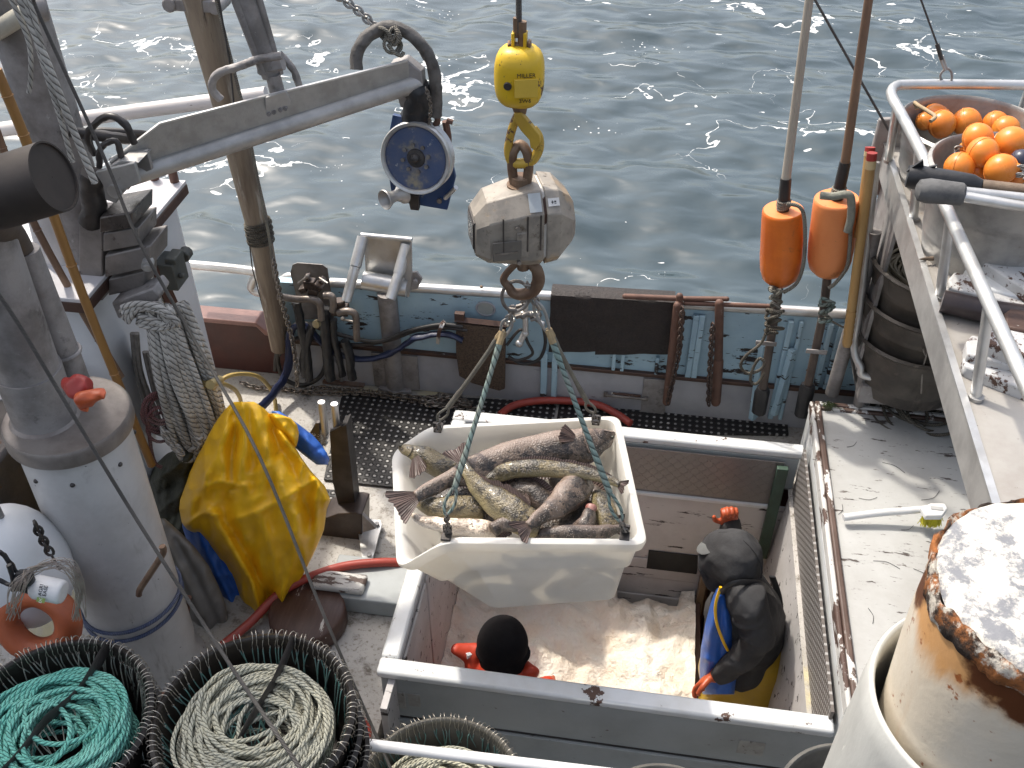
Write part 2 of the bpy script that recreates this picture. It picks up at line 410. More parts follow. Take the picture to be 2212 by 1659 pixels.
# ================================================================== setting: water, deck
WZ = -1.0
def water():
    t = NT('sea_water'); tc = t.n('ShaderNodeTexCoord')
    def mp(sc, rot=0):
        q = t.n('ShaderNodeMapping'); q.inputs['Scale'].default_value = sc; q.inputs['Rotation'].default_value = (0, 0, rot)
        t.l(tc.outputs['Object'], q.inputs[0]); return q.outputs[0]
    v = mp((1, 1, 1))
    t.b.inputs['Roughness'].default_value = .05; t.b.inputs['IOR'].default_value = 1.52
    # drifting foam: thin torn filaments inside broad patches, plus bubbles
    warp = t.n('ShaderNodeVectorMath', operation='ADD'); wn_ = t.n('ShaderNodeTexNoise')
    t.l(v, wn_.inputs['Vector']); wn_.inputs['Scale'].default_value = .9; wn_.inputs['Detail'].default_value = 4
    sc = t.n('ShaderNodeVectorMath', operation='SCALE'); t.l(wn_.outputs[1], sc.inputs[0]); sc.inputs['Scale'].default_value = 1.4
    t.l(v, warp.inputs[0]); t.l(sc.outputs[0], warp.inputs[1])
    fl = t.noise(warp.outputs[0], .85, 3, .5)
    line = t.math('ABSOLUTE', t.math('SUBTRACT', fl, .5))
    thick = t.math('MULTIPLY', t.step(t.noise(mp((.30, .50, 1)), 1.0, 3, .5), .50, .70), .017)
    fil = t.math('LESS_THAN', line, thick)
    torn = t.step(t.noise(v, 9, 6, .7), .42, .50)
    patch = t.step(t.noise(mp((.8, 1.4, 1), .12), 3.0, 3, .5), .715, .722)
    bub = t.n('ShaderNodeTexVoronoi'); t.l(v, bub.inputs['Vector']); bub.inputs['Scale'].default_value = 13
    bb = t.math('LESS_THAN', bub.outputs['Distance'], t.math('MULTIPLY', t.step(t.noise(mp((.45, .8, 1), .4), 1.1, 4, .6), .54, .74), .22))
    foam = t.math('MAXIMUM', t.math('MAXIMUM', t.math('MULTIPLY', fil, torn), patch), bb)
    depthn = t.noise(mp((.25, .5, 1)), 1.2, 4)
    col = t.mix(depthn, (.026, .044, .052), (.058, .082, .092))
    t.l(t.mix(foam, col, (.62, .63, .62)), t.b.inputs['Base Color'])
    t.l(t.math('MULTIPLY_ADD', foam, .5, .11), t.b.inputs['Roughness'])
    b1 = t.bump(t.noise(mp((.8, 1.5, 1), .15), 2.6, 0, .4, .6), .30, .12)
    b2 = t.bump(t.noise(mp((1, 1.7, 1), -.2), 6.5, 0, .4, .3), .10, .05, b1)
    t.l(b2, t.b.inputs['Normal'])
    # real waves near the boat, flat sheet beyond
    b = MB(); nx, ny = 400, 330
    xs = [-11 + 22*i/nx for i in range(nx+1)]; ys = [4.0 + 18*(j/ny)**1.35 for j in range(ny+1)]
    vs = []
    for y in ys:
        for x in xs:
            e = min(1, (11-abs(x))/2, (22-y)/3); e = max(0, e)
            p = Vector((x*.82 + y*.12, y*1.1 - x*.1, 0))
            hgt = mnoise.noise(p*.8)*.07 + mnoise.noise(p*1.9 + Vector((9, 3, 1)))*.060 + mnoise.noise(p*3.7 + Vector((2, 7, 5)))*.022
            vs.append((x, y, WZ + hgt*e))
    fs = [(j*(nx+1)+i, j*(nx+1)+i+1, (j+1)*(nx+1)+i+1, (j+1)*(nx+1)+i) for j in range(ny) for i in range(nx)]
    b.add(vs, fs)
    R = 1500
    b.add([(-R, 4, WZ), (-11, 4, WZ), (-11, 22, WZ), (11, 22, WZ), (11, 4, WZ), (R, 4, WZ), (R, R, WZ), (-R, R, WZ)],
          [(0, 1, 2, 7), (2, 3, 6, 7), (3, 4, 5, 6)])
    o = b.build('water', t.m, sharp=180); tag(o, kind='structure')
water()

def deck():
    t = NT('deck_paint'); v = t.coords((1, 1, 1), False)
    c = t.mix(t.step(t.noise(v, 2.2, 6, .6), .38, .66), (.46, .44, .41), (.33, .31, .275))
    c = t.mix(t.step(t.noise(v, 55, 4, .7), .52, .66), c, (.24, .215, .18))
    c = t.mix(t.step(t.noise(v, 3.4, 9, .75), .53, .66), c, (.10, .08, .06))
    c = t.mix(t.step(t.noise(v, 1.4, 7, .6), .60, .70), c, (.50, .44, .27))
    t.l(c, t.b.inputs['Base Color']); t.b.inputs['Roughness'].default_value = .55
    t.l(t.bump(t.noise(v, 130, 3), .5, .004), t.b.inputs['Normal'])
    b = MB(); x0, x1, y0, y1 = HX0, HX1, HY0, HY1
    def q(a, b_, c_, d_): b.add([(a, c_, 0), (b_, c_, 0), (b_, d_, 0), (a, d_, 0)], [(0, 1, 2, 3)])
    q(-7, x0-.06, .6, 4.22); q(x1, 6, y0-.06, 4.22); q(x0-.06, x0, y0-.06, y1+.05); q(x0, x1, y1, 4.22); q(x0-.06, x0, y1+.05, 4.22); q(x0, x1, y0-.06, y0)
    # the well in front of the hold lies a step lower
    e = x0-.06; f = y0-.06
    b.add([(e, .6, -.36), (6, .6, -.36), (6, f, -.36), (e, f, -.36), (e, .6, 0), (e, f, 0)], [(0, 1, 2, 3), (0, 3, 5, 4)])
    o = b.build('deck', t.m); tag(o, kind='structure')
    # hull sides so that the boat stands in the water from every side
    h = MB(); h.span((-7, 4.17, -1.6), (6, 4.225, -.005)); 
    tag(h.build('hull_side', red_paint), kind='structure')
HX0, HX1, HY0, HY1 = -.80, .84, 2.26, 3.70        # inside edges of the fish hold
deck()

# ================================================================== bulwark with cap rail
def bulwark():
    t = thing('bulwark', 'blue and grey peeling planked bulwark along the seaward side of the deck', 'bulwark', (0, 4.2, 0))
    def zt(x): return .66 + .03*(x+1.6)
    xl, xr = -1.93, 2.6
    b = MB(); b.hexa([V(xl, 4.19, .285), V(xr, 4.19, .285), V(xl, 4.24, .285), V(xr, 4.24, .285),
                      V(xl, 4.19, zt(xl)), V(xr, 4.19, zt(xr)), V(xl, 4.24, zt(xl)), V(xr, 4.24, zt(xr))])
    b.build('upper_panel', blue_paint, t)
    b = MB(); b.span((xl, 4.182, 0.002), (xr, 4.24, .262)); b.build('lower_panel', lower_paint, t)
    b = MB(); b.span((xl, 4.165, .262), (xr, 4.24, .285)); b.build('rub_strip', wood_brown, t, bev=.004)
    b = MB(); b.tube([V(xl+.32, 4.2, zt(xl+.32)+.012), V(-.3, 4.2, zt(-.3)+.012), V(xr, 4.2, zt(xr)+.012)], .026, 14); b.build('cap_rail', alum_bright, t)
    b = MB(); b.span((xl, 4.17, zt(-1)-.07), (xl+.01, 4.18, zt(-1)))
    # upright battens on the inner face
    for u, w in ((1176, .035), (1199, .03), (1490, .03), (1503, .03), (1655, .028), (1690, .028), (1712, .02), (1775, .026), (1798, .03), (1460, .02), (1326, .02), (1345, .02), (1420, .02)):
        p = at(u, 780, y=4.18); z1 = zt(p.x) - (.03 if u > 1480 else .33); z0 = .06 if u < 1250 or 1640 < u < 1720 else .29
        if u in (1326, 1345, 1420, 1460): z1, z0 = .40, .29
        b = MB(); b.span((p.x-w/2, 4.16, z0), (p.x+w/2, 4.186, z1)); b.build('batten', blue_paint, t, bev=.004)
    # raking loose battens seen near the right end
    for (a, c) in (((1648, 745), (1625, 905)), ((1712, 755), (1672, 895))):
        p, q = at(*a, y=4.15), at(*c, y=4.12); b = MB(); b.tube([p, q], .022, 4); b.build('batten', blue_paint, t, bev=.003)
    # hawse hole
    p = at(1049, 667, y=4.186)
    b = MB(); b.torus(p, .042, .006, (0, 1, 0), 24, 6, sx=1.15); b.build('hawse_ring', lower_paint, t)
    m4 = axis_matrix(p + V(0, -.001, 0), (0, -1, 0)); b = MB(); b.lathe([(0.0001, 0), (.041, 0.002)], m4, 24); b.build('hawse_hole', M('pale_plug', (.40, .43, .40)), t)
    # recessed latch plate low on the grey strakes
    p = at(1352, 855, y=4.17); b = MB()
    b.box(p, (.16, .012, .03)); b.build('latch_plate', white_worn, t, bev=.004)
    b = MB(); b.cyl(p+V(-.11, -.012, .0), p+V(.11, -.012, 0), .007, n=8)
    b.box(p+V(-.11, -.004, 0), (.02, .02, .025)); b.box(p+V(.11, -.004, 0), (.02, .02, .025)); b.build('latch_bar', steel_wire, t)
    # doubler plates where posts bolt on
    for u in (855, 1420):
        p = at(u, 800, y=4.175); b = MB(); b.box(V(p.x, 4.174, .13), (.26 if u < 900 else .13, .012, .24)); b.build('doubler_plate', alum_dull, t, bev=.002)
    b = MB()
    for u, v in ((1745, 800), (1790, 740), (1798, 800), (1040, 620)):
        p = at(u, v, y=4.18); b.ell(p, .009, nu=8, nv=6)
    b.build('bolt_head', rusty, t)
    return t
bulwark()
def red_bulwark():
    t = thing('bulwark_end', 'low red brown wooden bulwark beside the white locker', 'bulwark', (-2.6, 4.22, 0))
    pts = [(428, 672), (560, 684), (578, 702), (598, 706), (598, 722)]
    P = [at(u, v, y=4.22) for u, v in pts]
    zc = P[0].z
    poly = [V(-3.6, 4.2, 0.002), V(-3.6, 4.2, zc-.03), V(P[1].x, 4.2, zc-.03), V(P[2].x, 4.2, P[2].z-.03), V(-1.94, 4.2, P[3].z-.03), V(-1.94, 4.2, 0.002)]
    b = MB(); b.prism(poly, (0, .05, 0)); b.build('plank', red_paint, t, bev=.004)
    b = MB(); k = [V(-3.6, 4.16, zc-.03), V(-3.6, 4.16, zc), V(P[1].x, 4.16, zc), V(P[2].x+.01, 4.16, P[2].z), V(-1.94, 4.16, P[3].z), V(-1.94, 4.16, P[3].z-.028), V(P[2].x, 4.16, P[2].z-.03), V(P[1].x, 4.16, zc-.03)]
    b.prism(k, (0, .12, 0)); b.build('cap', M('red_brown_cap', (.24, .12, .10), (.17, .085, .07), 6, .35), t, bev=.006)
red_bulwark()

# ================================================================== fish hold
def hold():
    t = thing('fish_hold', 'open fish hold with white painted coaming set in the deck', 'hold', (0, 3.0, 0))
    zc = .25; W_ = .075; D = -1.42
    x0, x1, y0, y1 = HX0, HX1, HY0, HY1
    # coaming boards: outside face, cap
    def board(name, a, c, mat, bev=.004): b = MB(); b.span(a, c); return b.build(name, mat, t, bev=bev)
    board('coaming_front', (x0-W_+.012, y0-W_+.012, -.355), (x1+.4, y0-.004, zc-.042), grey_paint)
    board('coaming_left', (x0-W_+.012, y0-.004, .002), (x0-.004, y1+.004, zc-.042), grey_paint)
    board('coaming_back', (x0-W_+.012, y1+.004, .002), (x1+.02, y1+W_-.012, zc-.042), grey_paint)
    board('cap_front', (x0-W_, y0-W_, zc-.042), (x1+.04, y0, zc), cap_paint, .012)
    board('cap_left', (x0-W_, y0+.0015, zc-.043), (x0, y1-.0015, zc-.0015), cap_paint, .012)
    board('cap_back', (x0-W_, y1, zc-.042), (x1+.04, y1+W_, zc), cap_paint, .012)
    # patch blocks let into the front board
    for (u, v, w, h) in ((895, 1512, .05, .085), (868, 1512, .03, .11), (1622, 1615, .10, .09)):
        p = at(u, v, y=y0-W_+.012); b = MB(); b.box(p, (w, .006, h)); b.build('patch', M('patched_paint%d' % u, (.38, .38, .36), (.27, .26, .24), 14, .55, chips=[((.08, .065, .055), 22, .56, .64)]), t, bev=.001)
    # seam of the lower plank
    board('seam', (x0-W_+.010, y0-W_+.0095, -.062), (x1+.4, y0-W_+.0125, -.055), steel_dark, 0)
    board('kick_board', (x0-W_+.006, y0-W_-.004, -.354), (x1+.4, y0-W_+.0095, -.064), M('kick_paint', (.34, .36, .365), (.26, .28, .28), 3, .5, chips=[((.1, .08, .07), 9, .64, .67, (.4, 1, 3))]), .003)
    # inner lining
    b = MB(); b.span((x0-.5, y1+.001, D), (x1+.06, y1+.0035, zc-.05)); 
    for k, (za, zb) in enumerate(((-.62, -.12), (-.78, -.625), (-.93, -.785), (-1.1, -.935), (-1.42, -1.105))):
        board('lining_back_plank', (x0-.012, y1-.012-.004*(k % 2), za), (x1+.2, y1+.0015, zb), hold_paint, .004)
    # dark opening in back wall lining
    board('opening', (at(1400, 1200, y=y1-.02).x, y1-.02, -.70), (at(1512, 1200, y=y1-.02).x, y1-.0165, -.55), black_ink, 0)
    board('lining_left', (x0-.03, y0-.2, D), (x0-.0015, y1-.02, zc-.05), hold_paint, .002)
    for k in range(3):
        board('lining_left_plank', (x0-.0015, y0-.04+k*.49, -1.40), (x0+.012, y0+.435+k*.49, zc-.06), hold_paint, .006)
    board('lining_front', (x0-.03, y0-.03, D), (x1+.2, y0-.0045, zc-.05), hold_paint, 0)
    # chequer plate band under the back cap
    tt = NT('chequer_plate'); tc = tt.n('ShaderNodeTexCoord'); sp = tt.n('ShaderNodeSeparateXYZ'); tt.l(tc.outputs['Object'], sp.inputs[0])
    def lug(sgn, off):
        a = tt.math('ADD', tt.math('MULTIPLY', sp.outputs[0], 34.0), off); bq = tt.math('ADD', tt.math('MULTIPLY', sp.outputs[2], 34.0), off)
        p_ = tt.math('SUBTRACT', tt.math('FRACT', tt.math('MULTIPLY', tt.math('ADD', a, bq), .5)), .5)
        q_ = tt.math('SUBTRACT', tt.math('FRACT', tt.math('MULTIPLY', tt.math('SUBTRACT', a, bq), .5)), .5)
        if sgn < 0: p_, q_ = q_, p_
        e = tt.math('ADD', tt.math('POWER', tt.math('MULTIPLY', p_, 2.6), 2.0), tt.math('POWER', tt.math('MULTIPLY', q_, 9.0), 2.0))
        return tt.step(e, 1.0, .5)
    hgt = tt.math('MAXIMUM', lug(1, 0.0), lug(-1, .5))
    tt.l(tt.mix(tt.noise(tt.coords(), 4, 6), (.19, .175, .165), (.27, .25, .24)), tt.b.inputs['Base Color'])
    tt.b.inputs['Metallic'].default_value = .5; tt.b.inputs['Roughness'].default_value = .5
    tt.l(tt.bump(hgt, .8, .006), tt.b.inputs['Normal'])
    board('chequer_plate', (x0-.01, y1-.018, -.10), (x1-.05, y1-.0125, zc-.055), tt.m, 0)
    board('plate_ledge', (x0-.01, y1-.03, -.125), (x1-.05, y1-.0125, -.102), cap_paint, .004)
    b = MB(); b.span((x1-.085, y1-.05, -.48), (x1-.03, y1-.019, zc-.07)); b.build('corner_angle', green_paint, t, bev=.003)
    # right wall: flaking board then a strip of perforated steel
    xr = x1+.02
    pr = NT('perforated_steel'); tc = pr.n('ShaderNodeTexCoord'); sp = pr.n('ShaderNodeSeparateXYZ'); pr.l(tc.outputs['Object'], sp.inputs[0])
    a = pr.math('SUBTRACT', pr.math('FRACT', pr.math('MULTIPLY', sp.outputs[1], 45.0)), .5)
    bq = pr.math('SUBTRACT', pr.math('FRACT', pr.math('ADD', pr.math('MULTIPLY', sp.outputs[2], 30.0), pr.math('MULTIPLY', pr.math('FLOOR', pr.math('MULTIPLY', sp.outputs[1], 45.0)), .5))), .5)
    e = pr.math('ADD', pr.math('POWER', pr.math('MULTIPLY', a, 3.2), 2.0), pr.math('POWER', pr.math('MULTIPLY', bq, 2.6), 2.0))
    k = pr.step(e, 1.0, .7)
    pr.l(pr.mix(k, (.13, .115, .105), (.34, .33, .32)), pr.b.inputs['Base Color']); pr.b.inputs['Metallic'].default_value = .3
    pr.b.inputs['Roughness'].default_value = .55; pr.l(pr.bump(k, .6, .006), pr.b.inputs['Normal'])
    board('perforated_strip', (xr, y0-.02, -.02), (xr+.012, y1-.02, .30), pr.m, 0)
    # leaning right board
    b = MB(); b.hexa([V(xr-.10, y0-.02, D), V(xr-.07, y0-.02, D), V(xr-.10, y1-.02, D), V(xr-.07, y1-.02, D),
                      V(xr-.012, y0-.02, -.02), V(xr+.012, y0-.02, -.02), V(xr-.012, y1-.02, -.02), V(xr+.012, y1-.02, -.02)])
    b.build('lining_right', hold_paint, t, bev=.003)
    board('floor', (x0-.02, y0-.02, D-.03), (x1+.1, y1, D), hold_paint, 0)
    # pound stanchion (two uprights with a slot) and pound board holding the ice
    p = at(1515, 1340, y=y1-.08)
    board('stanchion', (p.x-.05, y1-.10, D), (p.x-.012, y1-.04, -.42), wood_post, .003)
    board('stanchion', (p.x-.008, y1-.07, D), (p.x+.012, y1-.022, -.42), wood_brown, .003)
    board('stanchion', (p.x+.016, y1-.10, D), (p.x+.05, y1-.04, -.42), wood_post, .003)
    px_ = at(1500, 1430, z=-.82).x
    board('pound_board', (px_, y0+.05, D), (px_+.03, y1-.11, -.83), wood_brown, .003)
    return px_
PBX = hold()
def ice(x0, x1, zb, name, off):
    b = MB(); n, m = 90, 80; vs = []
    for j in range(m+1):
        for i in range(n+1):
            x = x0 + (x1-x0)*i/n; y = HY0+.01 + (HY1-.04-HY0)*j/m
            p = Vector((x, y, off))
            z = zb + mnoise.fractal(p*3.2, 1.0, 2.0, 5)*.055 + mnoise.noise(p*1.7)*.05 + abs(mnoise.noise(p*7))*.06 + mnoise.fractal(p*22, .9, 2, 3)*.014
            bk = max(0, (y-3.42)/.24); z -= .20*bk*bk*(1.0 if abs(mnoise.noise(Vector((x*2.2, 0, off)))) > .12 else .3)
            if x0 < -.5: z += .22*max(0, (-.42-x)/.4)
            vs.append((x, y, z))
    fs = [(j*(n+1)+i, j*(n+1)+i+1, (j+1)*(n+1)+i+1, (j+1)*(n+1)+i) for j in range(m) for i in range(n)]
    b.add(vs, fs)
    # skirt to the floor so that it is a heap, not a sheet
    top = len(b.v)
    return b.build(name, ice_m, sharp=180)
o = ice(HX0+.014, PBX-.004, -.78, 'ice', 3.0); tag(o, kind='stuff', label='bed of pinkish crushed ice in the fish hold left of the board', cat='ice')
o = ice(PBX+.10, HX1-.04, -1.12, 'ice', 8.0); tag(o, kind='stuff', label='crushed ice lying behind the standing worker at the right wall', cat='ice')

# ================================================================== raised hatch cover at the right
def hatch():
    t = thing('hatch_cover', 'raised white hatch cover with flaking brown edges right of the hold', 'hatch cover', (1.5, 3.0, 0))
    X0, X1, Y0, Y1, Z = .893, 2.3, 2.2, 3.94, .40
    top = M('scuffed_top', (.46, .465, .455), (.38, .375, .36), 2.5, .5, bump=.15, chips=[((.07, .055, .05), 13, .605, .64, (.35, 1.5, 1)), ((.10, .08, .07), 26, .62, .66, (.35, 1.6, 1)), ((.16, .14, .13), 60, .64, .68, (.4, 1.4, 1))])
    b = MB(); b.span((X0+.05, Y0+.05, Z-.045), (X1, Y1-.05, Z-.02)); b.build('panel', top, t)
    edge = M('flaking_edge', (.58, .57, .55), (.46, .45, .43), 6, .5, bump=.35, chips=[((.075, .042, .032), 9, .56, .575, (1, .45, 1))])
    b = MB(); b.span((X0, Y0, Z-.07), (X0+.022, Y1, Z-.004)); b.build('outer_lip', edge, t, bev=.008)
    ef = M('bare_edge', (.075, .045, .035), (.11, .07, .055), 6, .55, bump=.35, chips=[((.62, .60, .57), 9, .56, .575, (1, .6, 1))])
    b = MB(); b.span((X0+.0225, Y0+.001, Z-.07), (X0+.0505, Y1-.001, Z+.002)); b.build('edge_bead', ef, t, bev=.008)
    b = MB(); b.span((X0+.052, Y1-.05, Z-.07), (X1, Y1-.028, Z-.005)); b.build('edge_bead', ef, t, bev=.006)
    b = MB(); b.span((X0+.0235, Y1-.0275, Z-.07), (X1, Y1-.002, Z+.001)); b.build('outer_lip', edge, t, bev=.006)
    b = MB(); b.span((X0+.03, Y0-.02, Z-.10), (X1, Y0+.049, Z-.012)); b.build('front_edge', M('worn_front_edge', (.16, .15, .15), (.25, .24, .24), 8, .5, chips=[((.62, .6, .58), 10, .6, .63)]), t, bev=.006)
    b = MB(); b.span((X0+.002, Y0+.01, .002), (X0+.03, Y1-.02, Z-.072)); b.build('side_wall', cap_paint, t)
    b = MB(); b.span((X0+.031, Y0+.03, .002), (X1, Y1-.03, Z-.075)); b.build('base', grey_paint, t)
    # torn bits of line stuck to the paint
    r = random.Random(4)
    for k, (u, v) in enumerate(((1840, 960), (1815, 1100), (1875, 1075), (1915, 1220), (1990, 1240), (1880, 1330), (1960, 1140), (2010, 1070), (1930, 1010), (1770, 1000))):
        p = at(u, v, z=Z-.017); a = r.uniform(0, pi); L = r.uniform(.03, .06)
        b = MB(); b.tube(spline([p - V(cos(a), sin(a), 0)*L, p + V(sin(a), -cos(a), 0)*L*.3, p + V(cos(a), sin(a), 0)*L], 6), .0010, 5)
        o = b.build('twine_scrap', black_ink)
        tag(o, 'short dark scrap of twine stuck on the white hatch cover', 'twine', 'twine scraps on the hatch cover')
    # tuft of weed in the corner
    p = at(1790, 873, z=Z); b = MB()
    for k in range(40):
        q = p + V(r.gauss(0, .012), r.gauss(0, .008), 0); b.tube([q, q+V(r.gauss(0, .012), -.015, r.uniform(.0, .02)), q + V(r.gauss(0, .02), -.03, r.uniform(-.02, .012))], [.002, .0016, .0008], 4)
    tag(b.build('seaweed', M('weed', (.03, .05, .012), (.06, .08, .02), 30)), 'tuft of dark green weed caught on the flaking edge of the hatch cover', 'weed')
hatch()

# ================================================================== white locker (deckhouse) on the left
def locker():
    t = thing('deck_locker', 'narrow white locker with a brown edged roof at the far left rail', 'locker', (-2.4, 3.4, 0))
    XA, YA = -2.10, 3.70
    zr = at(404, 392, x=XA+.03).z
    zr = at(404, 392, y=YA+.05).z
    X0, Y0 = -3.0, 2.9
    b = MB(); b.span((X0, Y0, .002), (XA, YA, zr-.05)); b.build('wall', white_clean, t)
    b = MB(); b.span((X0, Y0-.1, zr-.012), (XA+.05, YA+.05, zr+.006)); b.build('roof', M('wet_white_roof', (.66, .65, .66), (.56, .54, .55), 3, .25, bump=.1, chips=[((.2, .14, .12), 12, .66, .7)]), t, bev=.003)
    b = MB(); b.span((X0, Y0-.1, zr-.06), (XA+.052, YA+.052, zr-.0125)); b.build('roof_edge', wood_brown, t, bev=.005)
    # brown door frame with lock on the side wall
    for (a, c) in (((330, 570), (398, 745)), ((398, 745), (370, 790)), ((300, 600), (312, 690)), ((362, 620), (415, 735))):
        p, q = at(*a, x=XA+.012), at(*c, x=XA+.012); b = MB(); b.tube([p, q], .018, 4); b.build('door_trim', M('dark_red_trim%d' % a[0], (.085, .035, .026)), t)
    p = at(370, 585, x=XA+.05); b = MB(); b.box(p, (.09, .12, .13)); b.box(p+V(.03, .0, .075), (.05, .09, .03)); b.cyl(p+V(.03, .07, .03), p+V(.03, .12, .03), .03, n=10); b.cyl(p+V(.05, -.03, 0), p+V(.075, -.03, 0), .014, n=8)
    b.build('control_box', M('mossy_grey', (.085, .09, .08), (.06, .062, .056), 8, .6), t, bev=.008)
    p = at(447, 765, x=XA+.03); b = MB(); b.ell(p, .012); b.build('button', red_jacket, t)
    # two short vent pipes on the roof
    for u in (335, 378):
        p = at(u, 395 if u == 378 else 390, z=zr); b = MB(); b.tube([p, p+V(0, 0, .05), p+V(-.01, 0, .1)], .02, 10); b.build('vent_pipe', rust_pipe, t)
    return zr
LZ = locker()

# ================================================================== raised work platform with guard rail, right
PZ, PX = 1.60, 1.02
def platform():
    t = thing('work_platform', 'raised aluminium work platform with tubular guard rail at the right side', 'platform', (1.6, 3.2, PZ))
    b = MB(); b.span((PX+.012, 1.2, PZ-.012), (3.2, 4.32, PZ-.004)); b.build('tray', M('dirty_tray', (.40, .38, .35), (.30, .27, .24), 3, .5, .2, bump=.2, chips=[((.20, .13, .085), 6, .62, .72), ((.12, .1, .09), 30, .64, .7)]), t)
    b = MB(); b.span((PX, 1.6, PZ-.13), (PX+.0115, 4.33, PZ+.006)); b.build('side_plate', alum, t)
    b = MB(); b.span((PX-.006, 1.6, PZ+.0065), (PX+.018, 4.33, PZ+.0125)); b.build('plate_flange', alum_bright, t)
    # guard rail: bends round the far corner
    pts = [(2225, 850), (2130, 640), (2040, 440), (1990, 330), (1945, 245), (1925, 208)]
    zr = 1.92
    pr_ = [at(u, v, z=zr) for u, v in ((2225, 850), (2130, 640), (2040, 440), (1990, 330), (1950, 252), (1928, 212), (1926, 196), (1936, 186), (1958, 183), (2050, 182), (2225, 184))]
    pr_ = [pr_[0] + (pr_[0]-pr_[1])*1.2] + pr_ + [pr_[-1] + (pr_[-1]-pr_[-2])*3]
    b = MB(); b.tube(spline(pr_, 6), .021, 12); b.build('guard_rail', alum_bright, t)
    for (a_, c_) in (((1937, 232), (1919, 349)), ((1985, 325), (1973, 474)), ((2053, 470), (2030, 643)), ((2137, 655), (2107, 861))):
        q = at(*c_, z=PZ-.003); b = MB(); b.cyl(at(*a_, z=zr-.01), q, .0175, n=10); b.build('post', alum_bright, t)
        b = MB(); b.cyl(q, q+V(0, 0, .012), .025, n=10); b.build('post_foot', alum, t)
    b = MB(); b.cyl(pr_[-2] - V(0, 0, .01), pr_[-2] + V(0, .0, PZ-zr), .0175, n=10); b.build('post', alum_bright, t)
    # far corner hanger plate and the rack under the tray
    b = MB(); p = at(1905, 290, y=4.3)
    b.prism([V(PX-.05, 4.30, PZ-.25), V(PX-.05, 4.30, PZ+.12), V(PX+.10, 4.30, PZ+.14), V(PX+.10, 4.30, PZ-.25)], (0, .03, 0)); b.build('corner_plate', alum_dull, t, bev=.01)
    # rack: bent tube frame under the tray holding the black tubs
    za = .33
    P1 = [at(1895, 340, y=4.22), at(1868, 560, y=4.0), at(1845, 700, y=3.98), at(1853, 760, y=3.95)]
    b = MB(); b.tube(spline([at(1893, 350, y=4.1), at(1860, 640, y=3.95), at(1845, 745, y=3.9), at(1858, 790, y=3.86), at(1880, 815, y=3.85), at(2065, 836, y=3.85)], 8), .018, 10); b.build('rack_rail', alum_bright, t)
    b = MB(); b.cyl(at(1868, 805, y=3.88), at(1853, 885, y=3.95), .028, n=12); b.build('rack_leg', alum_dull, t)
    q = at(1853, 800, y=3.87); b = MB(); b.span((q.x+.03, 3.83, q.z-.16), (2.6, 4.3, q.z-.06)); b.build('rack_shelf', alum_dull, t)
    b = MB(); b.span((q.x-.01, 3.875, q.z+.0), (q.x+.006, 4.3, q.z+.9)); b.build('rack_side', alum_dull, t)
    return q
RK = platform()
# tall silver pole just left of the rack
b = MB(); b.cyl(at(1858, 640, y=4.02), at(1797, 850, y=4.02), .034, n=14); 
b.cyl(at(1890, 500, y=4.02), at(1858, 640, y=4.02), .030, n=14)
tag(b.build('support_pole', alum_dull), 'dull grey aluminium support pole standing between the bulwark and the black tubs', 'pole')
# unseen block added left of the view to throw shade over the tank and the line tubs
t = thing('shade_block', 'unseen white block added left of the mast to shade the tank and tubs', 'shade_block', (-4.6, 3.2, 0))
b = MB(); b.span((-5.6, 2.5, .003), (-3.72, 4.12, 6.6)); b.build('wall', white_clean, t, bev=.02)
b = MB(); b.span((-5.7, 2.42, 6.603), (-3.64, 4.2, 6.7)); b.build('roof', white_paint, t, bev=.02)
for yy in (2.7, 3.4):
    b = MB(); b.span((-3.715, yy, 3.4), (-3.70, yy+.55, 4.3)); b.build('window', M('dark_glass%d' % int(yy*10), (.02, .025, .03), rough=.08, bump=0), t)
# white pipe rail across the foot of the picture with a shelf under it
def near_rail():
    t = thing('tub_rack', 'near side rack with a white pipe rail in front of the line tubs', 'rack', (-.7, 1.68, 0))
    a, c = at(330, 1552, z=.60), at(1195, 1657, z=.60)
    d = (c-a).normalized(); A, C = a-d*1.2, c+d*.5
    b = MB(); b.tube([A, C], .019, 12); b.build('rail', clear_white, t)
    b = MB(); b.tube([A+V(0, .05, .05), a.lerp(c, .03)+V(0, .05, .05)], .02, 10); b.build('pipe', rust_pipe, t)
    b = MB(); b.hexa([A+V(0, -.9, -.24), C+V(0, -.9, -.24), A+V(0, -.02, -.24), C+V(0, -.02, -.24), A+V(0, -.9, -.2), C+V(0, -.9, -.2), A+V(0, -.02, -.2), C+V(0, -.02, -.2)])
    b.build('shelf', wood_brown, t)
    for k in (.0, .5, .98):
        p = A.lerp(C, k); b = MB(); b.cyl(V(p.x, p.y, -.355 if p.x > -.86 else .002), p, .018, n=8); b.build('leg', alum_dull, t)
near_rail()
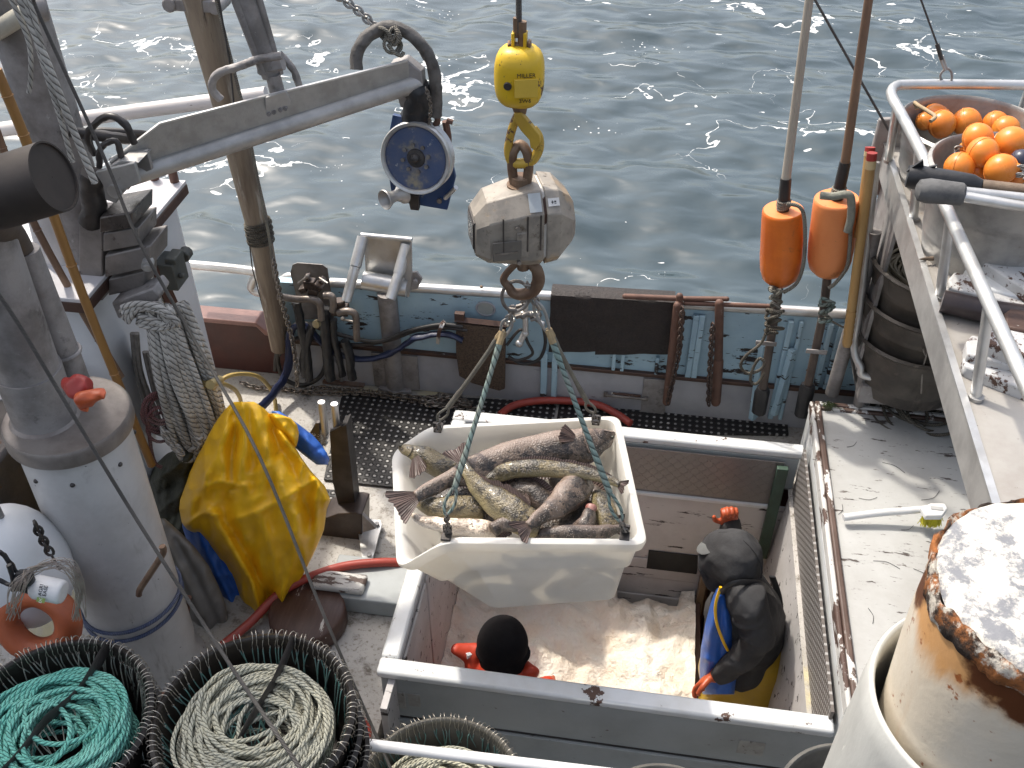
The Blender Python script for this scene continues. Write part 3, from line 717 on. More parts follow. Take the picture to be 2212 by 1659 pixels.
# ================================================================== weighing gear, tote and catch
HY = 2.72
def hp(u, v): return at(u, v, y=HY)
def outline_plate(b, pts, thick, axis=None):
    """a cast or cut plate: outline at its own depth, given a real thickness along the depth"""
    n = Vector(axis) if axis is not None else Vector((0, 1, 0))
    b.prism([Vector(p) - n*thick/2 for p in pts], n*thick); return b
def hoist():
    # lifting wire with crimped eye
    t = thing('hoist_cable', 'steel hoist cable with crimped sleeves running up from the yellow swivel', 'cable', hp(1122, 90))
    top = hp(1120, -60); top.x -= .0
    b = MB(); b.tube([top + V(0, 0, 1.2), top, hp(1121, 70)], .0085, 8); b.build('wire', wire_rope, t)
    b = MB(); b.cyl(hp(1128, 46), hp(1128, 118), .0125, n=12); b.cyl(hp(1115, 38), hp(1115, 80), .009, n=10); b.build('sleeve', rusty, t)
    # yellow overload swivel with hook
    t = thing('swivel_hook', 'chipped yellow ball swivel with a big worn yellow hook', 'swivel', hp(1122, 200))
    c = hp(1122, 162); k = m_per_px(c)
    b = MB()
    prof = []
    rings = []
    for i in range(15):
        th = pi*i/14; zz = cos(th); rr = max(.02, (1-abs(zz)**3.2)**(1/3.2))
        ring = []
        for q in range(28):
            a = 2*pi*q/28; ex = abs(cos(a))**(2/2.6)*(1 if cos(a) > 0 else -1); ey = abs(sin(a))**(2/2.6)*(1 if sin(a) > 0 else -1)
            ring.append(c + V(ex*rr*54*k, ey*rr*50*k, zz*66*k*(1 if zz > 0 else 1.04)))
        rings.append(ring)
    b.loft(rings); b.build('housing', yellow_paint, t, sharp=60)
    b = MB(); b.torus(c + V(0.000, 0, 0), 54*k, .0035, (1, .25, .0), 30, 6, sx=1.2, sy=.97); 
    # neck fork with pin
    for s in (-1, 1):
        p = hp(1122 + s*13, 95); b2 = MB(); b2.box(p, (7*k, .03, 52*k)); b2.build('fork_cheek', yellow_paint, t, bev=.003)
    b = MB(); b.box(hp(1122, 112), (38*k, .035, 20*k)); b.build('neck', yellow_paint, t, bev=.004)
    b = MB(); b.cyl(hp(1100, 98), hp(1145, 96), 7*k, n=12); b.cyl(hp(1098, 98), hp(1102, 98), 11*k, n=6); b.cyl(hp(1142, 96), hp(1147, 96), 11*k, n=6); b.build('pin', rusty, t)
    # side boss and pale label plate
    fr = c + V(-18*k, -50*k, -6*k); b = MB(); b.cyl(fr + V(0, -.003, 0), fr + V(0, .01, 0), 9*k, n=14); b.build('side_boss', steel_dark, t, bev=.002)
    nrm = V(.25, -1, .0).normalized(); m4 = axis_matrix(c + V(22*k, -50.5*k, -8*k), nrm, V(1, .25, 0))
    b = MB(); b.box((0, 0, 0), (50*k, 40*k, .004)); b.v = [m4 @ p for p in b.v]; b.build('label_plate', M('yellow_plate', (.66, .45, .06), (.6, .4, .05), 9, .5, bump=.05), t, bev=.001)
    def word(txt, size, m4, mat, name, parent, ex=.0006, flip=False):
        cu = bpy.data.curves.new('w', 'FONT'); cu.body = txt; cu.size = size; cu.extrude = ex; cu.align_x = 'CENTER'; cu.align_y = 'CENTER'; cu.resolution_u = 3
        o = bpy.data.objects.new('w', cu); COL.objects.link(o); bpy.context.view_layer.update()
        me = bpy.data.meshes.new_from_object(o); bpy.data.objects.remove(o)
        b = MB(); b.add([m4 @ v.co for v in me.vertices], [list(p.vertices) for p in me.polygons]); bpy.data.meshes.remove(me)
        return b.build(name, mat, parent, sharp=20)
    globals()['word'] = word
    word('MILLER', 13*k, axis_matrix(c + V(22*k, -51.5*k, 20*k), nrm, V(1, .25, 0)), black_ink, 'lettering', t)
    word('3W6', 13*k, axis_matrix(c + V(20*k, -51.5*k, -36*k), nrm + V(0, 0, -.25), V(1, .25, 0)), black_ink, 'lettering', t)
    # shank, hook, latch
    b = MB(); b.cyl(hp(1122, 222), hp(1124, 246), 20*k, 13*k, n=14); b.build('shank', rusty, t)
    H = [(1124, 240), (1110, 268), (1101, 300), (1098, 330), (1107, 350), (1128, 353), (1150, 346), (1164, 322), (1165, 295), (1155, 275)]
    rr = [11, 10, 9.5, 10, 11.5, 12, 12, 11, 9, 6]
    P = spline([hp(*q) for q in H], 5); R = [rr[min(i//5, 9)]*(1-(i % 5)/5) + rr[min(i//5+1, 9)]*((i % 5)/5) for i in range(len(P))]
    b = MB(); b.tube(P, [q*k for q in R], 10); b.build('hook', yellow_worn, t)
    L = [(1112, 238), (1128, 236), (1150, 262), (1168, 285), (1170, 300), (1158, 318), (1148, 312), (1146, 296), (1128, 276), (1116, 258)]
    b = MB(); outline_plate(b, [hp(*q) + V(0, -.014, 0) for q in L], .02); b.build('latch', yellow_worn, t, bev=.003)
    # digital crane scale
    t = thing('crane_scale', 'dirty grey digital crane scale hanging by a shackle ring above the tote', 'scale', hp(1130, 470))
    k = m_per_px(hp(1130, 470)); c = hp(1130, 472)
    R = Matrix.Rotation(rad(20), 3, 'Z'); 
    def sp(x, y, z): return c + R @ V(x*k, y*k, z*k)
    # body: octagonal end plates joined by facets, x along its length
    def octo(x, hy, hz, ch, dz=0): 
        return [sp(x, -hy+ch, -hz+dz), sp(x, hy-ch, -hz+dz), sp(x, hy, -hz+ch+dz), sp(x, hy, hz-ch*1.5+dz), sp(x, hy-ch*1.3, hz+dz), sp(x, -hy+ch*1.3, hz+dz), sp(x, -hy, hz-ch*1.5+dz), sp(x, -hy, -hz+ch+dz)]
    b = MB(); b.loft([octo(-112, 46, 46, 14, -14), octo(-84, 64, 72, 24, -6), octo(2, 76, 88, 26), octo(30, 76, 88, 26)]); b.build('body', scale_m, t, bev=.004, sharp=20)
    b = MB(); b.loft([octo(36, 77, 88, 26), octo(66, 74, 84, 26), octo(96, 56, 58, 26, -2), octo(106, 42, 42, 20, -4)]); b.build('end_cap', scale_m, t, bev=.004, sharp=20)
    b = MB(); b.loft([octo(30, 70, 82, 24), octo(36, 70, 82, 24)]); b.build('seam', white_worn, t)
    # recessed display with dark window, buttons, vents
    b = MB(); b.box(sp(-112, 0, -14), (.006, 78*k, 74*k), R); b.build('bezel', steel_dark, t, bev=.002)
    b = MB(); b.box(sp(-114.5, 0, -14), (.005, 64*k, 60*k), R); b.build('display', M('dark_display', (.03, .025, .022), (.06, .05, .045), 30, .25), t)
    for (x, w, z, h) in ((-48, 34, -34, 28), (24-40, 26, -20, 60)):
        b = MB(); b.box(sp(x, -72, z), (w*k, .012, h*k), R); b.build('recess', scale_m, t, bev=.003)
    b = MB(); b.box(sp(-52, -77, -34), (48*k, .006, 4*k), R); b.build('handle_bar', steel_wire, t)
    for (x, z) in ((-28, 22), (-22, 4), (-24, -62)):
        b = MB(); q = sp(x, -74, z); b.cyl(q + R @ V(0, .004, 0), q + R @ V(0, -.008, 0), 5*k, n=6); b.build('bolt', steel_wire, t)
    for x in (-58, -6, 22):
        b = MB(); b.box(sp(x, -76.2, 6), (3*k, .004, 84*k), R); b.build('groove', steel_dark, t)
    b = MB(); b.box(sp(-50, -75.5, -30), (62*k, .006, 46*k), R); b.build('recess_panel', M('dark_recess', (.15, .135, .115), (.10, .09, .08), 12, .5), t, bev=.002)
    # stickers on the shoulder, the right one marked with a small cross sign
    def sticker_at(x, z, w, h, name, mat):
        m4 = axis_matrix(sp(x, -59-1.8, z+1.6), R @ V(0, -.754, .657), R @ V(1, 0, 0)); b = MB(); b.box((0, 0, 0), (w*k, h*k, .002)); b.v = [m4 @ p for p in b.v]
        return b.build(name, mat, t), m4
    sticker_at(12, 68.5, 26, 40, 'grey_sticker', M('grey_sticker', (.42, .45, .46), (.33, .35, .36), 9, .4, bump=0))
    s2, m4 = sticker_at(52, 66, 24, 17, 'white_sticker', sticker)
    b = MB()
    for q in ((-3, 0, 5, 1.4), (-3, 0, 1.4, 7), (3, 1, 4, 3), (3, -3, 4, 1.2)): b.box((q[0]*k, q[1]*k, .0012), (q[2]*k, q[3]*k, .0014))
    b.v = [m4 @ p for p in b.v]; b.build('sign', black_ink, t)
    # top boss and ring
    b = MB(); b.cyl(hp(1124, 408), hp(1124, 396), 29*k, n=18); b.cyl(hp(1124, 398), hp(1124, 380), 20*k, n=16); b.build('boss', rusty, t, bev=.002)
    ring = [(1110, 392), (1106, 360), (1108, 330), (1122, 316), (1138, 328), (1142, 360), (1138, 392)]
    b = MB(); b.tube(spline([hp(*q) + V(0, (.012 if i in (3,) else 0), 0) for i, q in enumerate(ring)], 6), 10.5*k, 10); b.build('shackle', rusty, t)
    b = MB(); b.cyl(hp(1130, 556), hp(1130, 580), 14*k, n=12)
    H = [(1128, 560), (1112, 572), (1093, 592), (1088, 606), (1098, 618), (1108, 632), (1128, 636), (1152, 628), (1163, 606), (1160, 584), (1150, 574), (1138, 570)]
    rr = [9, 8, 8, 9, 10, 12, 14, 15, 15, 14, 12, 6]
    P = spline([hp(*q) for q in H], 5); RR = [(rr[min(i//5, 11)]*(1-(i % 5)/5) + rr[min(i//5+1, 11)]*((i % 5)/5))*k for i in range(len(P))]
    b.tube(P, RR, 10); b.build('lower_hook', rusty, t)
hoist()

# ---------------------------------------------------------------- the tote
RZ = .90
FL, FR, BR, BL = at(965, 1168, z=RZ), at(1388, 1172, z=RZ), at(1330, 905, z=RZ), at(940, 926, z=RZ)
SF, SB = at(868, 1222, z=.80), at(856, 978, z=.80)
SF.z = .79; SB.z = .79
BFL, BFR = at(1066, 1322, z=.43), at(1335, 1302, z=.43)
cx = (FL+FR+BR+BL)/4
BBR, BBL = BFR + (BR-FR)*.84, BFL + (BL-FL)*.84
BSF, BSB = BFL + (BFL-BFR)*.03 + V(0, 0, .012), BBL + (BFL-BFR)*.03 + V(0, 0, .012)
def ring_round(P, r, seg=6):
    out = []; n = len(P)
    for i in range(n):
        a, p, c = P[i-1], P[i], P[(i+1) % n]
        da, dc = (a-p), (c-p); ra = min(r[i], da.length*.45); rc = min(r[i], dc.length*.45)
        A, C = p + da.normalized()*ra, p + dc.normalized()*rc
        for k in range(seg+1):
            t = k/seg; out.append(A*(1-t)**2 + p*2*t*(1-t) + C*t*t)
    return out
def tote():
    t = thing('fish_tote', 'white plastic fish tote with pouring spout hanging in slings over the hold', 'fish tote', (cx.x, cx.y, .43))
    top = [FL, FR, BR, BL, SB, SF]; bot = [BFL, BFR, BBR, BBL, BSB, BSF]
    rr = [.05, .05, .05, .05, .06, .06]
    def ring(w, exp, dz=0, rs=1.0):
        P = []
        for a, q in zip(top, bot):
            p = a.lerp(q, w); c = cx.lerp((BFL+BFR+BBR+BBL)/4, w)
            o = V(p.x-c.x, p.y-c.y, 0); o = o.normalized()*min(exp, 1) if o.length else o
            P.append(p + o + V(0, 0, dz))
        return ring_round(P, [k*rs for k in rr])
    h = RZ-.43
    R = [ring(1, -.035, .03, .8), ring(.90, -.028, 0, .8), ring(.2, -.012), ring(.03, -.022, .004), ring(0.0, -.014, .008), ring(0, .006, .010), ring(0, .022, .004), ring(.02, .027), ring(.09, .024), ring(.11, .018), ring(.112, .004), ring(.39, .003), ring(.405, -.016), ring(.95, -.012, 0, .7), ring(1, -.024, 0, .6)]
    tt = NT('translucent_white_plastic'); v = tt.coords()
    tt.l(tt.mix(tt.step(tt.noise(v, 4, 7), .4, .75), (.90, .89, .86), (.80, .78, .74)), tt.b.inputs['Base Color'])
    tt.b.inputs['Roughness'].default_value = .42
    tr = tt.n('ShaderNodeBsdfTranslucent'); tr.inputs[0].default_value = (.92, .87, .77, 1)
    mx = tt.n('ShaderNodeMixShader'); mx.inputs[0].default_value = .40
    tt.l(tt.b.outputs[0], mx.inputs[1]); tt.l(tr.outputs[0], mx.inputs[2]); tt.l(mx.outputs[0], tt.out.inputs[0])
    b = MB(); b.loft(R); o = b.build('tub', tt.m, t, sharp=50)
    # steel lugs bolted on the rim for the slings
    for (u, v) in ((945, 928), (1287, 912), (967, 1150), (1350, 1150)):
        p = at(u, v, z=RZ+.008); b = MB()
        b.box(p + V(0, 0, .012), (.032, .012, .05)); b.box(p + V(0, .02 if v < 1000 else -.02, 0), (.036, .04, .012)); b.build('lug', steel_dark, t, bev=.002)
tote()
def slings():
    # master ring and hardware
    k = m_per_px(hp(1110, 680))
    t = thing('sling_ring', 'rusty master ring with two thimbles and shackles gathering four slings', 'ring', hp(1115, 660))
    c = hp(1114, 640)
    b = MB(); b.torus(c, 31*k, 4*k, (.25, -1, .15), 30, 8, sx=.95, sy=1.15); b.build('master_ring', steel_wire, t)
    for (u0, v0, u1, v1) in ((1108, 664, 1085, 730), (1140, 612, 1186, 722)):
        a, c2 = hp(u0, v0), hp(u1, v1); d = (c2-a)
        s = d.cross(V(0, 1, 0)).normalized()
        lo = [a.lerp(c2, .35), a.lerp(c2, .5)+s*.016, a.lerp(c2, .75)+s*.014, c2, a.lerp(c2, .75)-s*.014, a.lerp(c2, .5)-s*.016]
        b = MB(); b.tube(spline(lo, 5, True), 3.6*k, 7, closed=True); b.build('thimble', galv, t)
        b = MB(); b.chain([a, a.lerp(c2, .5)], L=.034, r=.0042, w=.012); b.cyl(a+V(-.012, -.01, 0), a+V(.012, -.01, 0), .006, n=8); b.build('shackle', steel_wire, t)
    for i, (u, v) in enumerate(((1120, 672), (1135, 690), (1128, 660), (1150, 700), (1118, 694))):
        b = MB(); p = hp(u, v) + V(0, .03, 0); b.cyl(p-V(.01, 0, .004), p+V(.012, 0, .006), .008, n=8); b.ell(p+V(.014, 0, 0), .011, nu=8, nv=6); b.build('shackle_pin', steel_wire, t)
    # four slings, each spliced rope with an eye and shackle at the tote
    ends = [((1085, 716), (950, 905), (945, 928), 'left back', .0085), ((1087, 716), (966, 1105), (967, 1148), 'left front', .0095),
            ((1186, 712), (1280, 890), (1287, 912), 'right back', .0085), ((1184, 712), (1338, 1120), (1350, 1146), 'right front', .0095)]
    for (a, e, l, nm, r) in ends:
        lug = at(*l, z=RZ+.03); A = hp(*a); 
        yy = lug.y; E = at(*e, y=yy - (.0 if 'back' in nm else .0))
        t = thing('lifting_sling', 'weathered %s rope sling from ring to %s rim of tote' % ('dark grey' if 'back' in nm else 'blue green', nm), 'sling', tuple(lug), 'slings carrying the tote')
        mat = rope_greyish if 'back' in nm else rope_sling
        d = (E-A); E2 = A + d*.86
        b = MB(); pth = [A.lerp(E2, q/14) + V(0, 0, -.006*sin(pi*q/14)) for q in range(15)]
        b.tube(pth, [r*(1.25 if q < 3 or q > 10 else 1) for q in range(15)], 8); b.build('rope', mat, t)
        s = V(1, .1, 0); lo = [E2, E2.lerp(E, .5)+s*.017, E.lerp(E2, .12)+s*.014, E + (E-E2)*.12, E.lerp(E2, .12)-s*.014, E2.lerp(E, .5)-s*.017]
        b = MB(); b.tube(spline(lo, 5, True), r*.62, 8, closed=True); b.build('eye', mat, t)
        b = MB(); b.cyl(A.lerp(E, .0), A.lerp(E, .07), r*1.35, n=8); b.build('whipping', M('tan_twine' + nm, (.38, .28, .15), (.28, .21, .12), 60, .8), t)
        b = MB(); q = E + (E-E2)*.1; b.chain([q, q.lerp(lug, .6), lug + (lug-q)*.2], L=.030, r=.0036, w=.010); b.torus(lug, .012, .004, (0, 1, .2), 12, 6); b.build('shackle', steel_wire, t)
slings()

# ---------------------------------------------------------------- the catch
def fish_mat(name, c1, c2, belly):
    t = NT(name); v = t.coords(); uv = t.n('ShaderNodeTexCoord').outputs['UV']; sp = t.n('ShaderNodeSeparateXYZ'); t.l(uv, sp.inputs[0])
    blot = t.step(t.noise(v, 34, 7, .7), .44, .56)
    c = t.mix(blot, c1, c2)
    c = t.mix(t.math('MULTIPLY', t.step(t.noise(v, 15, 5, .7), .47, .56), .85), c, [k*2.3 for k in c1])
    c = t.mix(t.step(t.noise(v, 70, 3, .6), .56, .66), c, [k*.45 for k in c2])
    c = t.mix(t.step(sp.outputs[1], .55, .95), c, belly)
    vo = t.n('ShaderNodeTexVoronoi'); t.l(v, vo.inputs['Vector']); vo.inputs['Scale'].default_value = 150
    spk = t.math('MULTIPLY', t.math('LESS_THAN', vo.outputs['Distance'], t.math('MULTIPLY', t.step(t.noise(v, 10, 6, .7), .46, .66), .40)), .6)
    c = t.mix(spk, c, (.48, .41, .35))
    t.l(c, t.b.inputs['Base Color']); t.b.inputs['Roughness'].default_value = .30; t.b.inputs['Coat Weight'].default_value = .35
    t.l(t.bump(t.math('ADD', t.noise(v, 120, 4), t.math('ADD', t.math('MULTIPLY', spk, .8), t.math('MULTIPLY', vo.outputs['Distance'], .6))), .8, .004), t.b.inputs['Normal'])
    return t.m
f_brown = fish_mat('mottled_brown_skin', (.072, .053, .040), (.028, .022, .018), (.26, .19, .15))
f_olive = fish_mat('olive_skin', (.088, .069, .036), (.036, .029, .019), (.28, .23, .12))
f_dark = fish_mat('dark_skin', (.060, .046, .036), (.032, .026, .022), (.15, .11, .09))
f_pale = fish_mat('pale_belly_skin', (.48, .40, .32), (.34, .27, .21), (.60, .54, .47))
def fin_mat():
    t = NT('fin_skin'); uv = t.n('ShaderNodeTexCoord').outputs['UV']; sp = t.n('ShaderNodeSeparateXYZ'); t.l(uv, sp.inputs[0])
    w = t.math('ABSOLUTE', t.math('SINE', t.math('MULTIPLY', sp.outputs[0], 38.0)))
    t.l(t.mix(w, (.045, .030, .027), (.13, .088, .075)), t.b.inputs['Base Color']); t.b.inputs['Roughness'].default_value = .38
    t.l(t.bump(w, .7, .004), t.b.inputs['Normal']); return t.m
fin_m = fin_mat()
gill_m = M('gill_flesh', (.30, .10, .08), (.36, .20, .17), 20, .35, bump=.3)
eye_m = M('fish_eye', (.02, .02, .02), (.05, .05, .03), 9, .1, bump=0)
def fan(b, root, d, up, L, W0, W1, n=16, notch=.12, ripple=.006, thick=.0025):
    """a ray fin: fan of rays from the root, slightly rippled, with a little thickness"""
    d = d.normalized(); up = (up - d*up.dot(d)).normalized(); nr = d.cross(up)
    vs = []; uv = []; fs = []
    rnd = random.Random(int(root.x*1000) % 999)
    cols = []
    for i in range(n+1):
        s = -1 + 2*i/n; Lk = L*(1-notch*(1-abs(s)**1.3)) * (1 + rnd.uniform(-.07, .05))
        for j in range(4):
            q = j/3; w = W0 + (W1-W0)*q
            p = root + d*(Lk*q*(1-.12*s*s)) + up*(s*w) + nr*(sin(s*5+q*2)*ripple*q + (-1)**i*ripple*.25*q)
            cols.append(p)
    for off in (thick/2, -thick/2):
        for p in cols: vs.append(p + nr*off)
    m = (n+1)*4
    for i in range(n):
        for j in range(3):
            a = i*4+j; f = [a, a+4, a+5, a+1]; u = [(i/n, j/3), ((i+1)/n, j/3), ((i+1)/n, (j+1)/3), (i/n, (j+1)/3)]
            fs.append(f); uv.append(u); fs.append([k+m for k in f][::-1]); uv.append(u[::-1])
    b.add(vs, fs, uv)
def fish(label, pts, hw, zs, mat, head=True, tail=None, tilt=0.0, dorsal=True, mouth=False, fat=.62, pect=None, flip=1):
    """pts: spine from head to tail (places and heights), hw: half depths of the body in pixels"""
    P = [at(u, v, z=z) for (u, v), z in zip(pts, zs)]
    k = m_per_px(P[len(P)//2]); path = spline(P, 6); H = []
    n = len(path)
    for i in range(n):
        q = i/6; j = min(int(q), len(hw)-2); f = q-j; f = f*f*(3-2*f); H.append((hw[j]*(1-f) + hw[j+1]*f)*k)
    t = thing('lingcod', label, 'fish', tuple(path[n//2]), 'catch piled in the tote')
    view = V(0, -.62, .78)
    fr = frames(path); rings = []; uvs = []
    b = MB(); m = 20; ups = []
    for i in range(n):
        T = fr[i][0]; side = (view - T*view.dot(T)).normalized(); up = side.cross(T)*flip      # up: towards the back of the fish
        q = tilt; u2 = up*cos(q) + side*sin(q); s2 = side*cos(q) - up*sin(q); ups.append((T, u2, s2))
        for a in range(m):
            an = 2*pi*a/m; ca, sa = cos(an), sin(an)
            rr = H[i]; w = rr*fat*(1.0 if i > n*.12 else .95)
            prof = ca if ca > 0 else ca*.97
            rings.append(path[i] + u2*(prof*rr) + s2*(sa*w*(1-.18*max(0, ca))))
    vs = rings; fs = []; uv = []
    for i in range(n-1):
        for a in range(m):
            a2 = (a+1) % m; fs.append((i*m+a, i*m+a2, (i+1)*m+a2, (i+1)*m+a))
            g = lambda z: (1-cos(2*pi*z/m))/2
            uv.append(((i/n, g(a)), (i/n, g(a2)), ((i+1)/n, g(a2)), ((i+1)/n, g(a))))
    fs.append([a for a in range(m)]); uv.append(None); fs.append([(n-1)*m+a for a in range(m)]); uv.append(None)
    b.add(vs, fs, uv); b.jitter(.006, 14, k); b.jitter(.003, 40, k)
    body = b.build('body', mat, t, sub=1, sharp=180)
    if tail:
        L, W = tail; T, u2, s2 = ups[-1]; b = MB(); fan(b, path[-1] - T*.012, T, u2, L*k, H[-1]*.8, W*k); b.build('tail_fin', fin_m, t)
    if dorsal:
        b = MB(); a0, a1 = int(n*.25), int(n*.86); vs = []; uv = []; fs = []
        for i in range(a0, a1+1):
            T, u2, s2 = ups[i]; q = (i-a0)/(a1-a0); hh = H[i]*.42*sin(pi*min(1, q*1.02))**.6*(.5 if .42 < q < .5 else 1)
            base = path[i] + u2*H[i]*.96
            for s in (.0015, -.0015): vs += [base + s2*s - u2*.004, base + u2*(hh*(.85 + .15*(i % 2))) - T*(-hh*.5) + s2*(s + hh*.35)]
        for i in range(a1-a0):
            for s in (0, 2):
                f = [i*4+s, i*4+4+s, i*4+5+s, i*4+1+s]; fs.append(f); uv.append([(i/6, 0), ((i+1)/6, 0), ((i+1)/6, 1), (i/6, 1)])
        b.add(vs, fs, uv); b.build('dorsal_fin', fin_m, t)
    if pect:
        i, L, W, dv = pect; T, u2, s2 = ups[int(n*i)]; b = MB(); r0 = path[int(n*i)] + s2*H[int(n*i)]*fat*.92 - u2*H[int(n*i)]*.35
        fan(b, r0, T*dv + s2*.35 - u2*.55, u2, L*k, W*k*.35, W*k, notch=-.1); b.build('pectoral_fin', fin_m, t)
    if head:
        i = max(1, int(n*.09)); T, u2, s2 = ups[i]; b = MB(); b.ell(path[i] + s2*H[i]*fat*.86 + u2*H[i]*.45, .0075, nu=10, nv=8); b.build('eye', eye_m, t)
        # jaw line and gill cover
        b = MB(); j = max(2, int(n*.13)); q = [path[0] + s2*H[0]*fat*.9 - u2*H[0]*.1, path[j//2] + s2*H[j//2]*fat*.96 - u2*H[j//2]*.30, path[j] + s2*H[j]*fat*.92 - u2*H[j]*.52]
        b.tube(spline(q, 5), [.0022]*10 + [.001], 5); b.build('mouth', steel_dark, t)
        j = int(n*.27); T, u2, s2 = ups[j]; arc = []
        for a in range(9):
            an = -1.2 + 2.0*a/8; arc.append(path[j] + u2*sin(an)*H[j]*.85 + s2*(cos(an*.9)*H[j]*fat*.99) + T*(.022*cos(an)))
        b = MB(); b.tube(arc, .0034, 6); b.build('gill_cover', mat, t)
    if mouth:
        T, u2, s2 = ups[0]; b = MB(); m4 = axis_matrix(path[0] - T*.004, -T, u2); b.lathe([(.0005, -.03), (H[0]*.7, -.012), (H[0]*1.02, .006), (H[0]*.95, .012), (H[0]*.7, -.002)], m4, 14); b.build('mouth', gill_m, t)
    return t
# pile filling the tote below, then the ones on top
def pile():
    base = [((1000, 1060), (1180, 1080)), ((1190, 1020), (1310, 1120)), ((960, 1020), (1080, 1150)), ((1240, 1120), (1090, 1090)), ((1120, 1140), (1330, 1135)), ((930, 1060), (1020, 1130)), ((1060, 1000), (1250, 990))]
    for i, (a, c) in enumerate(base):
        z = .74 + .02*(i % 3); mid = ((a[0]+c[0])/2, (a[1]+c[1])/2)
        o = fish('dark fish half buried in the middle of the pile in the tote', [a, ((a[0]*2+c[0])/3, (a[1]*2+c[1])/3+6), ((a[0]+c[0]*2)/3, (a[1]+c[1]*2)/3-4), c], [12, 44, 40, 14], [z]*4, f_dark, head=False, tail=(30, 26), dorsal=True, fat=.8)
pile()
fish('longest brown fish lying across the back of the tote, head at the right rim', [(1328, 936), (1300, 948), (1262, 960), (1190, 974), (1110, 990), (1030, 1014), (960, 1040), (896, 1074)], [5, 26, 41, 45, 42, 33, 18, 13], [.90, .905, .905, .90, .895, .90, .905, .91], f_brown, tail=(64, 40), pect=(.33, 34, 22, 1), fat=.55)
fish('olive brown fish head at the left back corner of the tote with spread fin', [(862, 966), (884, 974), (915, 988), (955, 1010), (995, 1026)], [4, 16, 25, 28, 26], [.86, .87, .86, .84, .82], f_olive, pect=(.4, 44, 26, .5), dorsal=False, fat=.7)
fish('dark lumpy fish folded under the sling at the centre of the tote', [(1090, 1062), (1120, 1058), (1160, 1072), (1180, 1100)], [10, 26, 28, 20], [.83, .84, .84, .82], f_dark, head=False, pect=(.5, 34, 20, .4), fat=.7)
fish('golden brown fish with tapering tail resting under the longest fish', [(1048, 1034), (1090, 1020), (1140, 1012), (1200, 1014), (1262, 1022), (1312, 1034), (1340, 1047)], [8, 20, 22, 19, 16, 11, 7], [.89, .905, .92, .925, .93, .935, .94], f_olive, tail=(22, 17), head=False, fat=.7, flip=1)
fish('brown mottled fish at the front left of the tote behind the left sling', [(900, 1075), (925, 1092), (960, 1100), (1000, 1098), (1045, 1100)], [14, 22, 28, 30, 26], [.84, .85, .85, .85, .84], f_olive, head=False, dorsal=False, fat=.7)
fish('pale belly up fish along the front left rim of the tote', [(884, 1112), (905, 1124), (945, 1132), (990, 1138), (1040, 1142), (1075, 1146)], [4, 10, 17, 20, 21, 17], [.83, .84, .845, .85, .85, .84], f_pale, head=False, dorsal=False, fat=.8)
fish('green gold fish lying head down at the centre with tail raised at left', [(1166, 1142), (1140, 1128), (1112, 1112), (1075, 1086), (1038, 1058), (1012, 1024), (1000, 998)], [24, 34, 37, 34, 22, 14, 9], [.87, .885, .90, .91, .925, .95, .965], f_olive, tail=(54, 36), head=False, fat=.6, flip=-1)
fish('silvery brown fish whose tail hangs over the front rim of the tote', [(1256, 1036), (1244, 1052), (1228, 1072), (1202, 1094), (1172, 1114), (1140, 1136)], [34, 38, 36, 28, 18, 10], [.88, .89, .895, .90, .915, .93], f_brown, tail=(46, 30), head=False, dorsal=False, fat=.65)
fish('small dark fish curled at the front centre rim of the tote', [(1130, 1142), (1110, 1136), (1085, 1134), (1064, 1146)], [8, 14, 15, 18], [.885, .89, .89, .885], f_dark, head=False, dorsal=False, fat=.6)
fish('golden fish hanging down inside the right end of the tote', [(1290, 1062), (1300, 1085), (1310, 1112), (1316, 1140)], [14, 24, 26, 22], [.86, .86, .85, .83], f_olive, head=False, dorsal=False, fat=.7)
fish('fish with open pink mouth wedged in the right end of the tote', [(1276, 1102), (1272, 1118), (1262, 1136), (1245, 1148)], [13, 18, 22, 20], [.88, .875, .86, .84], f_dark, head=False, mouth=True, dorsal=False, fat=.8)
fish('dark fish lying along the inside of the front right rim of the tote', [(1340, 1142), (1300, 1148), (1250, 1152), (1200, 1154), (1160, 1156)], [10, 17, 19, 17, 12], [.85, .86, .865, .86, .85], f_dark, head=False, fat=.7)
# ================================================================== mast, crane and hauler (left)
def px_tube(b, pts, r_px, y, n=12, sm=6, taper=None):
    """tube through reference places; y one depth or one per point; r in reference pixels"""
    P = [at(u, v, y=(y[i] if isinstance(y, (list, tuple)) else y)) for i, (u, v) in enumerate(pts)]
    path = spline(P, sm) if len(P) > 2 else P
    k = m_per_px(P[len(P)//2])
    r = [k*(r_px + (taper - r_px)*i/(len(path)-1)) if taper else k*r_px for i in range(len(path))]
    return b.tube(path, r, n)
def hose(name, label, cat, pts, r, mat, y=None, zs=None, n=10, group=None, sm=8):
    P = [at(u, v, y=(y[i] if isinstance(y, (list, tuple)) else y)) if zs is None else at(u, v, z=(zs[i] if isinstance(zs, (list, tuple)) else zs)) for i, (u, v) in enumerate(pts)]
    b = MB(); b.tube(spline(P, sm), r, n); o = b.build(name, mat); tag(o, label, cat, group); return o

